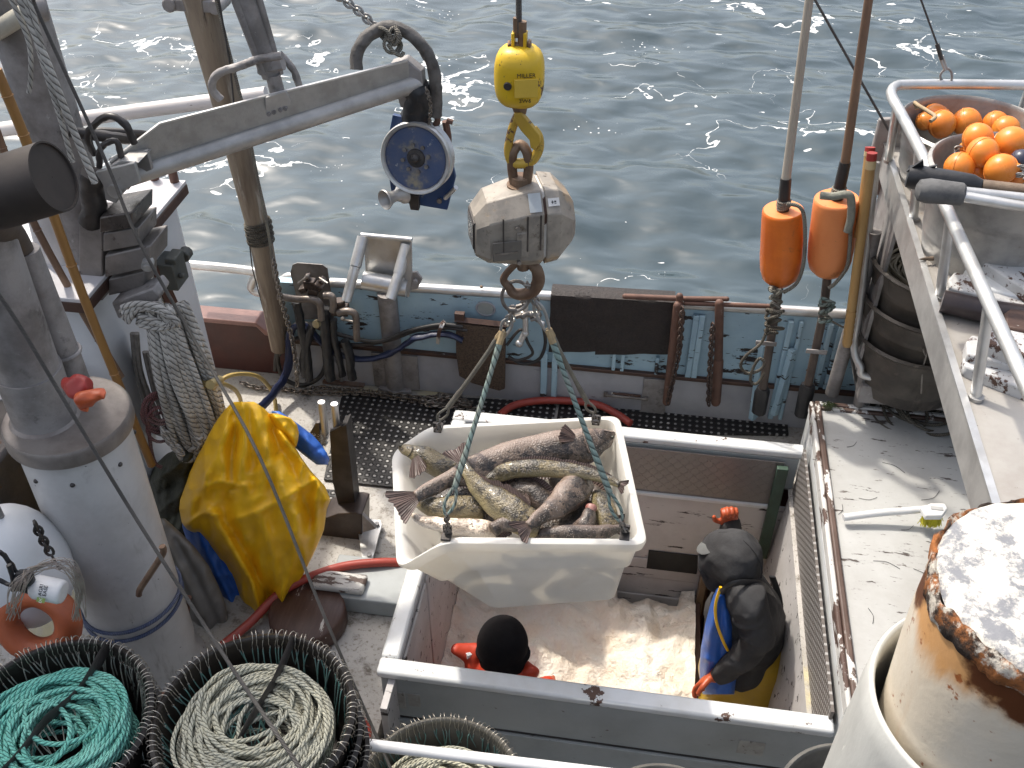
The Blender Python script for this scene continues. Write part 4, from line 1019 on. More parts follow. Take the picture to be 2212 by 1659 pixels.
def mast_and_crane():
    MY = 3.12
    t = thing('crane_mast', 'tall grey mast with bolted crane bracket and long aluminium boom reaching right', 'crane', at(300, 950, y=MY))
    b = MB(); px_tube(b, [(20, -30), (205, 560)], 54, MY, 24); b.build('upper_mast', alum_dull, t)
    b = MB(); px_tube(b, [(120, 420), (178, 690)], 60, MY, 24); b.build('mast_tube', M('white_mast', (.60, .58, .56), (.47, .45, .44), 4, .45, bump=.1, chips=[((.13, .11, .1), 18, .66, .72)]), t)
    b = MB(); px_tube(b, [(196, 672), (222, 752)], 74, MY, 26); b.build('mast_collar', M('greasy_iron', (.075, .06, .052), (.13, .11, .1), 9, .5, .4, bump=.3), t, bev=.008)
    b = MB(); px_tube(b, [(222, 745), (318, 1010)], 66, MY, 26); b.build('pedestal', tank_paint, t)
    # crosstree pipe with rope sheave near the top
    b = MB(); px_tube(b, [(-20, 75), (85, 10)], 20, MY-.12, 12); b.build('crosstree', M('cream_pipe', (.52, .49, .40), (.38, .35, .29), 8, .5), t)
    b = MB(); p = at(78, 18, y=MY-.15); b.cyl(p+V(-.02, -.02, 0), p+V(.02, .02, 0), .045, n=18); b.build('sheave', alum_dull, t, bev=.006)
    # bracket: stacked plates bolted to the mast
    def blk(u0, v0, u1, v1, y, dep, name, mat, skew=0):
        a, c, e, g = at(u0, v0, y=y), at(u1, v0+skew, y=y), at(u1, v1+skew, y=y), at(u0, v1, y=y)
        b = MB(); b.prism([a, c, e, g], (0, dep, 0)); b.build(name, mat, t, bev=.006)
    br = M('bracket_metal', (.27, .25, .235), (.17, .155, .145), 8, .5, .45, bump=.25, chips=[((.08, .06, .05), 14, .60, .68)])
    blk(170, 470, 222, 650, 2.96, .12, 'bracket_plate', br)
    blk(222, 505, 300, 545, 2.93, .16, 'clamp_block', br, -14)
    blk(214, 470, 285, 505, 2.90, .18, 'clamp_block', M('oily_metal', (.06, .05, .045), (.12, .105, .095), 12, .3, .4, bump=.3), -12)
    blk(226, 553, 325, 600, 2.93, .16, 'clamp_block', br, -22)
    blk(234, 604, 312, 640, 2.96, .12, 'clamp_block', br, -18)
    b = MB(); p = at(316, 570, y=2.92); b.cyl(p+V(0, .02, 0), p+V(.012, -.02, 0), .022, n=16); b.cyl(p+V(0, .0, 0), p+V(.016, -.03, 0), .012, n=6); b.build('pivot_bolt', alum, t)
    b = MB(); P = [at(u, v, y=2.9) for u, v in ((240, 655), (330, 622), (345, 640), (330, 665), (255, 690))]; b.prism(P, (0, .10, 0)); b.build('cleat_plate', alum_dull, t, bev=.008)
    # goose neck: greasy knuckle then the yoke holding the boom
    b = MB(); px_tube(b, [(195, 480), (205, 445), (198, 410), (202, 375)], 26, 2.95, 14); b.jitter(.006, 30); b.build('knuckle', steel_dark, t)
    P = [at(u, v, y=2.93) for u, v in ((205, 372), (290, 352), (302, 395), (268, 410), (250, 440), (228, 432), (222, 400))]
    b = MB(); b.prism(P, (0, .018, 0)); b.prism([p + V(.0, .10, 0) for p in P], (0, .018, 0)); b.build('yoke', alum, t, bev=.003)
    b = MB(); p = at(246, 415, y=2.92); b.cyl(p, p+V(0, .15, 0), .026, n=16); b.build('yoke_pin', alum_bright, t)
    b = MB(); b.prism([at(u, v, y=2.95) for u, v in ((225, 366), (262, 346), (300, 352), (270, 368))], (0, .11, .0)); b.build('yoke_cap', alum, t, bev=.003)
    # boom: tube with welded web above
    A, B = at(258, 388, y=3.0), at(905, 178, y=3.72)
    b = MB(); b.tube([A, A.lerp(B, .5), B], [.036]*3, 18); b.build('boom_tube', alum, t)
    def bp(u, v):
        q = (u-258)/(905-258); return at(u, v, y=3.0 + .72*q)
    W_ = [(238, 350), (345, 268), (560, 212), (880, 132), (903, 150), (905, 168), (600, 268), (330, 352), (262, 374)]
    b = MB(); b.prism([bp(*q) + V(.0, -.006, 0) for q in W_], (-.004, .014, 0)); b.build('web_plate', M('mill_aluminium', (.43, .42, .40), (.33, .32, .30), 14, .55, .45, bump=.2, bs=140, chips=[((.2, .18, .16), 40, .68, .74)]), t, bev=.002)
    b = MB(); e = [(238, 349), (345, 267), (560, 211), (880, 131)]; b.tube([bp(*q) for q in e], .006, 6); b.build('web_edge', alum_bright, t)
    # doubler with bolts and the twin ram above
    b = MB(); D_ = [(577, 206), (620, 192), (632, 212), (628, 238), (582, 252), (578, 228)]; b.prism([bp(*q) + V(0, -.022, 0) for q in D_], (0, .015, 0)); b.build('doubler', alum, t, bev=.002)
    for (u, v) in ((586, 240), (597, 236), (611, 231), (622, 228)):
        b = MB(); p = bp(u, v) + V(0, -.022, 0); b.cyl(p, p+V(0, -.01, 0), .008, n=8); b.build('bolt', alum_dull, t)
    b = MB(); px_tube(b, [(512, -60), (586, 165)], 20, 3.42, 14); px_tube(b, [(487, -60), (571, 158)], 11, 3.40, 10); px_tube(b, [(542, -60), (604, 160)], 9, 3.44, 10); b.build('ram', alum_dull, t)
    b = MB(); px_tube(b, [(560, 150), (612, 138)], 13, 3.41, 10); px_tube(b, [(590, 160), (600, 205)], 17, 3.41, 10); b.jitter(.006, 40); b.build('ram_foot', alum_dull, t)
    # wrapped hydraulic hoses on the boom
    for k, (pts, r, yy) in enumerate((([(478, 216), (458, 190), (470, 160), (520, 142), (560, 128), (610, 120)], 9, 3.36), ([(606, 118), (622, 135), (638, 160), (650, 200)], 8, 3.46),
                     ([(205, 335), (190, 290), (230, 252), (270, 268), (290, 310)], 8, 3.0), ([(150, 284), (240, 296), (300, 302), (420, 300)], 12, [3.05, 3.1, 3.2, 3.4]), ([(148, 296), (220, 282), (320, 290), (420, 294)], 7, [3.1, 3.15, 3.22, 3.4]), ([(215, 360), (218, 320), (250, 305), (262, 340)], 7, 2.98))):
        b = MB(); px_tube(b, pts, r, yy, 10); b.jitter(.003, 60, k); b.build('hose', rubber_wet if k > 1 else alum_dull, t)
    return t
mast_and_crane()

def hauler():
    HYY = 3.72
    t = thing('line_hauler', 'blue hydraulic line hauler with a round sheave disc hanging from the boom end', 'hauler', at(905, 330, y=HYY))
    k = m_per_px(at(905, 330, y=HYY)); hp2 = lambda u, v, dy=0: at(u, v, y=HYY+dy)
    # suspension: tube end, taped head, hose arch
    b = MB(); P = [hp2(u, v) for u, v in ((845, 133), (880, 122), (915, 150), (918, 190), (900, 240), (868, 225), (855, 180))]; b.prism([p+V(0, -.03, 0) for p in P], (0, .06, 0)); b.build('hanger', alum_dull, t, bev=.006)
    b = MB(); px_tube(b, [(895, 185), (905, 210), (897, 240), (898, 262)], 30, HYY, 14); b.jitter(.01, 34); b.build('taped_neck', tape, t)
    b = MB(); px_tube(b, [(770, 150), (772, 112), (800, 74), (845, 58), (895, 82), (930, 130), (942, 190), (942, 250)], 14, [HYY-.1, HYY-.08, HYY-.04, HYY, HYY, HYY, HYY, HYY], 12)
    b.jitter(.004, 40); b.build('wrapped_hose', M('wrapped_hose', (.13, .12, .11), (.06, .055, .05), 16, .6, bump=.8, bs=26, bd=.008), t)
    b = MB(); px_tube(b, [(942, 245), (945, 262), (935, 275)], 7, HYY, 8); px_tube(b, [(965, 260), (978, 264)], 6, HYY, 8); px_tube(b, [(962, 262), (968, 300), (962, 330)], 8, HYY+.02, 8); b.build('hose_fitting', rust_pipe, t)
    # plate
    O = [(848, 248), (946, 272), (972, 330), (984, 384), (966, 454), (848, 434), (832, 330)]
    b = MB(); b.prism([hp2(*q) for q in O], (0, .02, 0)); b.build('back_plate', blue_metal, t, bev=.003)
    # disc with bright rim, hub and bolts, its axis turned a little left and down
    n = V(-.10, -1, .22).normalized(); c = hp2(898, 342, -.08); R_ = 78*k
    m4 = axis_matrix(c, n, V(1, 0, 0))
    b = MB(); b.lathe([(R_*.86, .002), (R_*.90, .012), (R_*.97, .014), (R_, .006), (R_*1.0, -.010), (R_*.9, -.03), (R_*.92, -.045), (R_, -.055), (R_*.9, -.065)], m4, 56); b.build('rim', alum_bright, t)
    b = MB(); b.lathe([(.0005, -.003), (R_*.85, -.003), (R_*.865, .005)], m4, 48); b.build('disc', blue_disc, t)
    b = MB(); b.lathe([(.0005, .006), (R_*.24, .004), (R_*.27, -.005)], m4, 24); b.ell(c + n*.004, .02, nu=12, nv=6); b.build('hub', M('greasy_hub', (.03, .028, .028), (.07, .06, .055), 20, .4), t)
    for i in range(8):
        a = 2*pi*i/8+.2; p = m4 @ V(cos(a)*R_*.37, sin(a)*R_*.37, 0); b = MB(); b.cyl(p - n*.006, p + n*.008, 4.6*k, n=6); b.build('bolt', steel_wire, t)
    # small guide roller, bracket and handle
    p = hp2(850, 425, -.12); ax = V(-.75, -1, .1).normalized(); m4 = axis_matrix(p, ax)
    b = MB(); b.lathe([(.0005, .02), (.018, .022), (.036, .046), (.041, .05), (.043, .045), (.026, .015), (.022, -.01), (.03, -.03), (.043, -.045), (.045, -.055), (.03, -.06)], m4, 24); b.build('guide_roller', alum, t)
    b = MB(); b.prism([hp2(u, v, -.02) for u, v in ((882, 412), (908, 416), (908, 448), (890, 446))], (0, -.03, 0)); b.build('bracket', steel_dark, t, bev=.002)
    b = MB(); b.cyl(hp2(962, 428, -.01), hp2(985, 405, -.06), .010, n=10); b.build('handle', alum_bright, t)
    b = MB(); p = hp2(950, 432); b.cyl(p, p+V(0, -.014, 0), 6*k, n=6); b.build('bolt', steel_wire, t)
    # light chain from the hanger eye to the plate
    b = MB(); b.chain(spline([hp2(920, 190, -.06), hp2(930, 225, -.07), hp2(928, 260, -.05), hp2(925, 282, -.04)], 6), L=.02, r=.0026, w=.007); b.build('safety_chain', chain_mat, t)
    b = MB(); b.chain(spline([at(715, -20, y=3.75), at(770, 20, y=3.74), at(815, 62, y=3.72), at(845, 92, y=3.70)], 6), L=.04, r=.0055, w=.015)
    o = b.build('chain', M('galvanised_chain', (.33, .32, .30), (.22, .21, .2), 20, .45, .6, bump=0)); tag(o, 'galvanised chain hanging diagonally to the knot above the hauler', 'chain')
    r = random.Random(5); b = MB()
    for q in range(7):
        c = hp2(842 + r.uniform(-14, 14), 88 + r.uniform(-14, 16), -.03); b.torus(c, .026 + r.uniform(-.006, .008), .007, (r.uniform(-1, 1), -1, r.uniform(-1, 1)), 14, 6)
    b.tube(spline([hp2(838, 95, -.04), hp2(850, 112, -.05), hp2(866, 120, -.04), hp2(872, 112, -.03)], 5), .008, 6)
    tag(b.build('rope_knot', rope_greyish), 'grey rope knot tying the chain to the hauler hanger', 'knot')
hauler()

def exhaust():
    t = thing('exhaust_tank', 'tall dull white cylindrical tank with a stained grey metal lid', 'tank', at(345, 1470, z=0))
    base = at(340, 1440, z=0); lid = at(146, 897, y=base.y+.0)
    # solve the lid height on the vertical above the base
    L = V(base.x, base.y, at(146, 900, y=base.y).z); k = m_per_px(L)
    off = V(at(146, 900, y=base.y).x - base.x, 0, 0)
    Rt = 128*k; A = V(base.x, base.y, 0.002)
    Rb = Rt*.93
    def ln(q): return L + off
    top = L + off; bot = A; d = (top-bot)
    m4 = axis_matrix(bot, d)
    h = d.length
    b = MB(); b.lathe([(.001, 0), (Rb*1.12, 0), (Rb*1.12, .02), (Rb*.98, .05), (Rb*.96, .10), (Rb*.97, .15), (Rb, .17), (Rb, h*.6), (Rb, h-.045), (Rb*.9, h-.045)], m4, 64); b.build('drum', tank_paint, t, sharp=50)
    b = MB(); b.lathe([(Rb*.99, h-.05), (Rt*1.03, h-.05), (Rt*1.045, h-.04), (Rt*1.04, h+.002), (Rt*1.01, h+.012), (Rt*.96, h+.008), (.001, h+.008)], m4, 64); b.build('lid', lid_metal, t, sharp=50)
    b = MB()
    for a in (-1.9, -1.2, -.3, .6): 
        p = m4 @ V(Rb*cos(a), Rb*sin(a), h-.14); b.ell(p, .009, nu=8, nv=6)
    b.build('rivets', steel_dark, t)
    b = MB()
    for dz in (0, .035):
        P = [m4 @ V((Rb+.006)*cos(2*pi*q/48), (Rb+.006)*sin(2*pi*q/48), h*.315 + dz + .02*cos(2*pi*q/48-.6+dz*20)) for q in range(49)]
        b.tube(P, .0075, 8)
    tag(b.build('lashing', rope_blue), 'blue rope lashing wound twice round the white tank', 'lashing')
    # stack: big pipe and slim pipe rising out of the lid
    s = thing('exhaust_stack', 'fat grey exhaust pipe rising from the tank lid', 'exhaust', top)
    p0 = top + m4.to_3x3() @ V(-Rt*.22, .0, .009)
    p0 = at(100, 905, y=top.y-.02); q0 = at(-60, 470, y=top.y-.02)
    b = MB(); b.tube([p0 - (p0-q0).normalized()*.02, p0.lerp(q0, .28)], 66*k, 28); b.build('pipe', alum_dull, s)
    b = MB(); b.tube([p0.lerp(q0, .281), q0 + (q0-p0)], 62*k, 28); b.build('pipe', alum_dull, s)
    b = MB(); m5 = axis_matrix(p0, q0-p0); b.lathe([(66*k, .02), (78*k, .004), (80*k, -.004)], m5, 28); b.build('flange', lid_metal, s)
    s = thing('exhaust_elbow', 'slim grey pipe rising from the tank ending in a wide sooty black elbow', 'exhaust', at(170, 850, y=top.y+.10))
    y2 = top.y+.12
    P = spline([at(172, 850, y=y2), at(138, 760, y=y2), at(90, 640, y=y2), at(50, 540, y=y2)], 6)
    b = MB(); b.tube(P, 33*k*.95, 18); p = P[6]; b.torus(p, 33*k, .008, P[7]-P[5], 24, 8); b.build('pipe', alum_dull, s)
    a0, a1 = at(-80, 442, y=1.95), at(78, 388, y=2.0); a2 = a1 + V(.10, -.12, .02)
    kk = m_per_px(a1)
    b = MB(); b.tube(spline([at(48, 560, y=y2), at(15, 500, y=y2-.06), at(-30, 470, y=2.02), a0.lerp(a1, .35)], 6), [40*kk]*12 + [46*kk]*7, 18); b.build('elbow', soot_pipe, s)
    ax = (a1 - a0).normalized(); m4 = axis_matrix(a0, ax + V(0, -.16, .02)); Lq = (a1-a0).length + .07
    b = MB(); b.lathe([(60*kk, 0), (74*kk, .06), (76*kk, Lq*.5), (76*kk, Lq), (72*kk, Lq), (71*kk, Lq-.006), (.001, Lq-.006)], m4, 40); b.build('outlet', soot, s, sharp=50)
exhaust()

# ---------------------------------------------------------------- poles and running gear on the left
t = thing('wooden_pole', 'big weathered wooden trolling pole standing against the bulwark, lashed near its foot', 'pole', at(604, 745, y=4.12))
b = MB(); b.tube([at(418, -40, y=4.0), at(500, 262, y=4.05), at(560, 500, y=4.09), at(606, 752, y=4.12)], [.072, .064, .058, .052], 18); b.build('spar', wood_pole_m, t)
b = MB()
for q in range(11): 
    p = at(556+q*.8, 478+q*4.2, y=4.085); b.torus(p, .062 + .003*(q % 3), .0055, V(-.14 + .1*sin(q*2.1), .03, 1), 20, 6)
b.build('lashing', rope_dark, t)
b = MB(); p = at(425, 5, y=4.0); b.box(p, (.22, .1, .05)); b.cyl(p+V(-.1, -.06, 0), p+V(-.1, .06, 0), .03, n=12); b.cyl(p+V(.1, -.06, 0), p+V(.1, .06, 0), .03, n=12); b.build('pole_cap', alum_dull, t, bev=.005)
b = MB(); b.tube([at(462, -20, y=3.93), at(530, 250, y=3.97), at(583, 520, y=4.02), at(592, 600, y=4.03)], .008, 6); b.build('halyard', rope_greyish, t)
b = MB(); b.tube([at(470, -20, y=3.93), at(497, 140, y=3.94), at(506, 230, y=3.95)], .004, 5); b.build('cord', rubber, t)
b = MB(); b.tube([at(536, 500, y=4.05), at(545, 580, y=4.06), at(575, 690, y=4.1), at(580, 724, y=4.1)], .0035, 5); b.build('cord', rubber, t)
b = MB(); b.chain(spline([at(590, 560, y=4.02), at(606, 640, y=3.98), at(628, 720, y=3.95), at(640, 790, y=3.9), at(642, 838, y=3.9)], 6), L=.034, r=.0042, w=.012)
tag(b.build('hanging_chain', chain_mat), 'thin rusty chain hanging down beside the foot of the wooden pole', 'chain')
b = MB(); b.cyl(at(-30, 284, y=4.7), at(575, 203, y=4.9), .040, n=16); tag(b.build('white_boom', M('white_boom_paint', (.66, .62, .60), (.55, .51, .49), 5, .5, stretch=(.3, 1, 1), chips=[((.12, .1, .09), 24, .68, .71)])), 'long white round boom lying level behind the wooden pole over the water', 'boom')
for i, (pts, lab) in enumerate((([(-8, 150), (70, 340), (180, 640), (328, 1005)], 'bright yellow bamboo pole leaning in front of the mast, the longer lower one'), ([(-20, 250), (60, 455), (170, 660), (262, 815)], 'thinner brown bamboo pole just behind the brighter bamboo pole'))):
    P = [at(u, v, y=2.78 + .1*i) for u, v in pts]
    b = MB(); b.tube(spline(P, 5), .017 - .003*i, 10)
    for q in (0.14, .3, .45, .62, .8):
        j = int(q*15); pp = spline(P, 5); b.torus(pp[j], .0165 - .003*i, .003, pp[j+1]-pp[j], 14, 5)
    tag(b.build('bamboo_pole', bamboo if i == 0 else bamboo_dk), lab, 'bamboo pole')
for i, (pts, r, lab) in enumerate((([(35, -20), (100, 130), (150, 260), (205, 395)], .012, 'thickest of the four white tackle ropes running down in front of the mast'), ([(50, -20), (85, 110), (130, 255), (155, 345)], .009, 'slack white tackle rope left of the thickest tackle rope'), ([(62, -10), (108, 165), (140, 290), (158, 350)], .008, 'slim white tackle rope close against the thickest tackle rope'), ([(20, -10), (62, 90), (66, 170), (62, 200)], .008, 'short loose white tackle rope at the mast top'))):
    b = MB(); b.tube(spline([at(u, v, y=2.78) for u, v in pts], 6), r, 8); tag(b.build('tackle_rope', rope_white), lab, 'rope', 'tackle ropes by the mast')
# thin stays crossing the picture
for pts, y, r, lab in (([(72, -5), (90, 45), (225, 340), (300, 520), (420, 735), (560, 985), (700, 1330), (835, 1640), (870, 1720)], [2.7, 2.7, 2.6, 2.5, 2.4, 2.2, 1.95, 1.72, 1.6], .0055, 'long wire stay sloping across the yellow jacket from the mast top'),
                       ([(-30, 600), (40, 700), (160, 900), (300, 1130), (470, 1395), (560, 1530), (690, 1720)], [1.9, 1.9, 1.86, 1.8, 1.6, 1.35, 1.2], .0055, 'wire stay sloping across the white tank and the middle line tub')):
    b = MB(); b.tube(spline([at(u, v, y=k) for (u, v), k in zip(pts, y)], 5), r, 8); tag(b.build('wire_stay', wire_rope), lab, 'stay')

# ---------------------------------------------------------------- coiled white rope hanging on the mast
def rope_hank():
    t = thing('rope_hank', 'big hank of thick white three strand rope hanging beside the mast', 'rope', at(370, 800, y=2.95))
    r = random.Random(11); b = MB(); YY = 2.88
    for i in range(26):
        q = i/25; lay = r.uniform(-.05, .05) + (.0 if i < 14 else .07)
        tu, tv = 330 + 66*q + r.uniform(-6, 6), 668 + 14*sin(q*3) + r.uniform(-6, 6)
        bu, bv = 408 + 64*q*1.0 + r.uniform(-6, 6) - (0 if i % 2 else 4), 985 - 62*q + r.uniform(-18, 14)
        w = 14 + 6*sin(i)
        mu, mv = (tu*.42 + bu*.58) - 18 + r.uniform(-5, 5) + 12*q, (tv+bv)/2
        P = [at(tu-w*.6, tv+10, y=YY+lay), at(mu-w, mv, y=YY-.03+lay), at(bu-w, bv-20, y=YY+lay), at(bu, bv, y=YY+lay), at(bu+w, bv-22, y=YY+lay+.02), at(mu+w*1.2, mv-8, y=YY+.0+lay), at(tu+w*.8, tv+6, y=YY+lay), at(tu, tv-10, y=YY+lay)]
        b.tube(spline(P, 6, True), .0135, 8, closed=True)
    b.build('loops', rope_white, t)
    b = MB()
    for i in range(7):
        o = i*5; P = [(262+o*.3, 660+o*1.2), (300, 655+o*.6), (340, 660+o*.5), (372, 680+o*.5), (385-o, 700), (340, 706-o*.4), (300, 700-o*.5)]
        b.tube(spline([at(u + r.uniform(-5, 5), v + r.uniform(-4, 4), y=YY-.05+.02*(i % 3)) for u, v in P], 6), .0118, 8)
    b.build('gathering_turns', rope_white, t)
    b = MB()
    for i in range(8):
        o = r.uniform(-6, 6); P = [(292+o, 720), (300+o, 800), (322+o*2, 880 + r.uniform(-15, 15)), (350+o*2, 935), (368+o, 920), (340+o, 850), (318+o, 760)]
        b.tube(spline([at(u, v, y=YY+.10+.01*i) for u, v in P], 5), .0105, 7)
    b.build('hanging_bights', M('dirty_rope', (.27, .25, .22), (.18, .16, .14), 30, .8, bump=.6, bs=60), t)
rope_hank()
def small_hanks():
    r = random.Random(3); b = MB()
    for i in range(7):
        c = at(345 + r.uniform(-6, 6), 905 + r.uniform(-25, 25), y=2.82); b.torus(c, .055 + r.uniform(-.015, .01), .007, (.8, -1, r.uniform(-.4, .4)), 22, 7, sy=1.3)
    b.tube(spline([at(u, v, y=2.8) for u, v in ((318, 880), (325, 960), (335, 1000), (350, 1010))], 6), .008, 7)
    tag(b.build('maroon_rope', rope_red), 'small coil of maroon rope hanging under the white rope hank', 'rope')
    b = MB(); b.chain(spline([at(352, 928, y=2.8), at(372, 958, y=2.8), at(392, 978, y=2.8)], 5), L=.045, r=.008, w=.014)
    tag(b.build('braided_tail', rope_white), 'knotted white rope tail dangling below the maroon coil', 'rope tail')
    # cast grip handle sticking out below the lock
    b = MB(); p = at(458, 830, y=2.9); b.cyl(p+V(-.05, 0, -.0), p+V(.02, -.02, .01), .018, n=12); b.cyl(p+V(.02, -.05, .04), p+V(.02, .03, .0), .02, n=10)
    tag(b.build('hose_nozzle', M('yellow_brass', (.45, .33, .13), (.3, .25, .14), 9, .4, .3)), 'short yellow hose nozzle resting against the hank of white rope', 'nozzle')
small_hanks()

# ---------------------------------------------------------------- red glove on the lid
def lofted(name, mat, secs, parent=None, n=26, jit=.012, js=9, pw=2.2, seed=0, sub=1):
    """limp cloth body: (u, v, half width px, thickness m, y) sections, wrinkled"""
    rings = []; b = MB()
    P = [at(s[0], s[1], y=s[4]) for s in secs]; ctr = spline(P, 5); k = m_per_px(P[0])
    W = [(s[2]*k, s[3]) for s in secs]
    for i, c in enumerate(ctr):
        j = min(i//5, len(secs)-2); f = i/5 - j; f = f*f*(3-2*f)
        w = W[j][0]*(1-f) + W[j+1][0]*f; th = W[j][1]*(1-f) + W[j+1][1]*f
        T = (ctr[min(i+1, len(ctr)-1)] - ctr[max(i-1, 0)]).normalized(); vw = V(0, -.75, .5)
        dn = (vw - T*vw.dot(T)).normalized(); sd = T.cross(dn)
        ring = []
        for q in range(n):
            a = 2*pi*q/n; ca, sa = cos(a), sin(a)
            x = (abs(ca)**(2/pw))*(1 if ca > 0 else -1); y = (abs(sa)**(2/pw))*(1 if sa > 0 else -1)
            ring.append(c + sd*x*w + dn*y*th)
        rings.append(ring)
    b.loft(rings)
    for i, p in enumerate(b.v):
        q = p + V(seed, seed*2, 0)
        fold = mnoise.noise(V(q.x*js*1.6, q.y*js*.7, q.z*js*.55))*jit*1.2 + mnoise.noise(q*js*2.3)*jit*.45
        b.v[i] = p + V(0, -.8, .4)*fold + mnoise.noise_vector(q*js*.8)*jit*.6
    return b.build(name, mat, parent, sub=sub, sharp=180)
def drape(name, mat, rows, yv, T, folds=(), parent=None, n=56, per=6, wr=.010, ws=12, seed=0, pw=2.0, rows_y=None):
    """limp cloth: rows (v, left u, right u) of its outline, depth yv = ((v0, y0), (v1, y1)), thickness T, fold lines"""
    def edge(v):
        for (a, b_) in zip(rows, rows[1:]):
            if a[0] <= v <= b_[0]:
                f = (v-a[0])/(b_[0]-a[0]); return a[1]*(1-f)+b_[1]*f, a[2]*(1-f)+b_[2]*f
        return rows[-1][1:]
    (v0, y0), (v1, y1) = yv; N = int((rows[-1][0]-rows[0][0])/per); wmax = max(r[2]-r[1] for r in rows)
    rings = []
    for i in range(N+1):
        v = rows[0][0] + (rows[-1][0]-rows[0][0])*i/N; L, R = edge(v); y = y0 + (y1-y0)*(v-v0)/(v1-v0)
        ring = []; th = T*min(1.0, (.15 + (R-L)/wmax*1.1))
        for q in range(n):
            a = 2*pi*q/n; ca, sa = cos(a), sin(a)
            x = ca; d = (abs(sa)**(2/pw))*(1 if sa > 0 else -1)*th
            u = (L+R)/2 - x*(R-L)/2; yy = y + d
            if sa < .15:
                g = 0
                for pl, amp, w in folds:
                    best = 1e9
                    for (p, q2) in zip(pl, pl[1:]):
                        dx, dy = q2[0]-p[0], q2[1]-p[1]; s_ = max(0, min(1, ((u-p[0])*dx + (v-p[1])*dy)/(dx*dx+dy*dy))); best = min(best, math.hypot(u-p[0]-dx*s_, v-p[1]-dy*s_))
                    g += amp*math.exp(-(best/w)**1.5)
                k = mnoise.noise(V(u/ws*.32 + seed, v/ws*.10 + .3*mnoise.noise(V(u*.02, v*.02, seed)), seed))
                k2 = mnoise.noise(V(u/ws*.9 + seed, v/ws*.45, seed+4)); k3 = mnoise.noise(V(u/ws*.25 + v/ws*.3, (v-u)/ws*.08, seed+9))
                yy -= g + wr*(1-2*abs(k)*1.6) + wr*.45*k2 + wr*.8*(.5-abs(k3))
            ring.append(at(u, v, y=yy))
        rings.append(ring)
    b = MB(); b.loft(rings); return b.build(name, mat, parent, sharp=180)
t = thing('rubber_glove', 'crumpled red and orange rubber glove lying on the tank lid', 'glove', at(190, 880, y=2.1))
zl = 1.62
lofted('cuff', red_glove, [(140, 830, 10, .015, 2.12), (168, 838, 26, .03, 2.08), (192, 836, 16, .02, 2.08)], t, jit=.02, js=22, seed=3)
lofted('hand', glove_m, [(172, 876, 10, .015, 2.03), (186, 862, 18, .03, 2.03), (205, 852, 15, .024, 2.04), (226, 856, 6, .01, 2.04)], t, jit=.018, js=26, seed=5)
b = MB(); px_tube(b, [(190, 862), (178, 880), (188, 884)], 7, 2.02, 10); b.jitter(.004, 40); b.build('thumb', glove_m, t)
# ================================================================== gear along the bulwark and on the deck
def perforated(name, scale):
    """rubber ring mat: raised rings round drain holes"""
    t = NT(name); tc = t.n('ShaderNodeTexCoord'); sp = t.n('ShaderNodeSeparateXYZ'); t.l(tc.outputs['Object'], sp.inputs[0])
    a = t.math('SUBTRACT', t.math('FRACT', t.math('MULTIPLY', sp.outputs[0], scale)), .5)
    b = t.math('SUBTRACT', t.math('FRACT', t.math('MULTIPLY', sp.outputs[1], scale)), .5)
    d = t.math('SQRT', t.math('ADD', t.math('POWER', a, 2.0), t.math('POWER', b, 2.0)))
    hole = t.math('LESS_THAN', d, .20)
    wet = t.step(t.noise(t.coords(), 7, 5), .40, .62)
    c = t.mix(hole, (.014, .013, .013), t.mix(wet, (.20, .19, .18), (.42, .41, .39)))
    t.l(c, t.b.inputs['Base Color']); t.b.inputs['Roughness'].default_value = .45
    ringh = t.step(t.math('ABSOLUTE', t.math('SUBTRACT', d, .30)), .12, .03)
    t.l(t.bump(t.math('SUBTRACT', ringh, t.math('MULTIPLY', hole, 1.5)), .7, .008), t.b.inputs['Normal'])
    return t.m
def mats():
    m = perforated('drain_mat', 26.0)
    def mat_(pts, lab):
        b = MB(); b.prism([V(p[0], p[1], .003) for p in pts], (0, 0, .013)); tag(b.build('drain_mat', m, bev=.003), lab, 'rubber mat')
    a = at(740, 850, z=0); c = at(1203, 870, z=0); e = at(700, 1040, z=0); 
    mat_([(e.x, e.y), (c.x, e.y-.0), (c.x, c.y-.01), (a.x, a.y)], 'large black perforated rubber mat on the deck behind the tote')
    p, q, r_ = at(1209, 872, z=0), at(1700, 914, z=0), at(1700, 943, z=0)
    mat_([(p.x, r_.y-.16), (q.x, r_.y), (q.x, q.y), (p.x, p.y-.02)], 'narrow black perforated rubber mat along the bulwark behind the hold')
    p = at(700, 1060, z=0); mat_([(p.x-.02, p.y-.16), (p.x+.17, p.y-.16), (p.x+.17, p.y), (p.x-.02, p.y)], 'small offcut of black perforated mat beside the steel line roller')
mats()
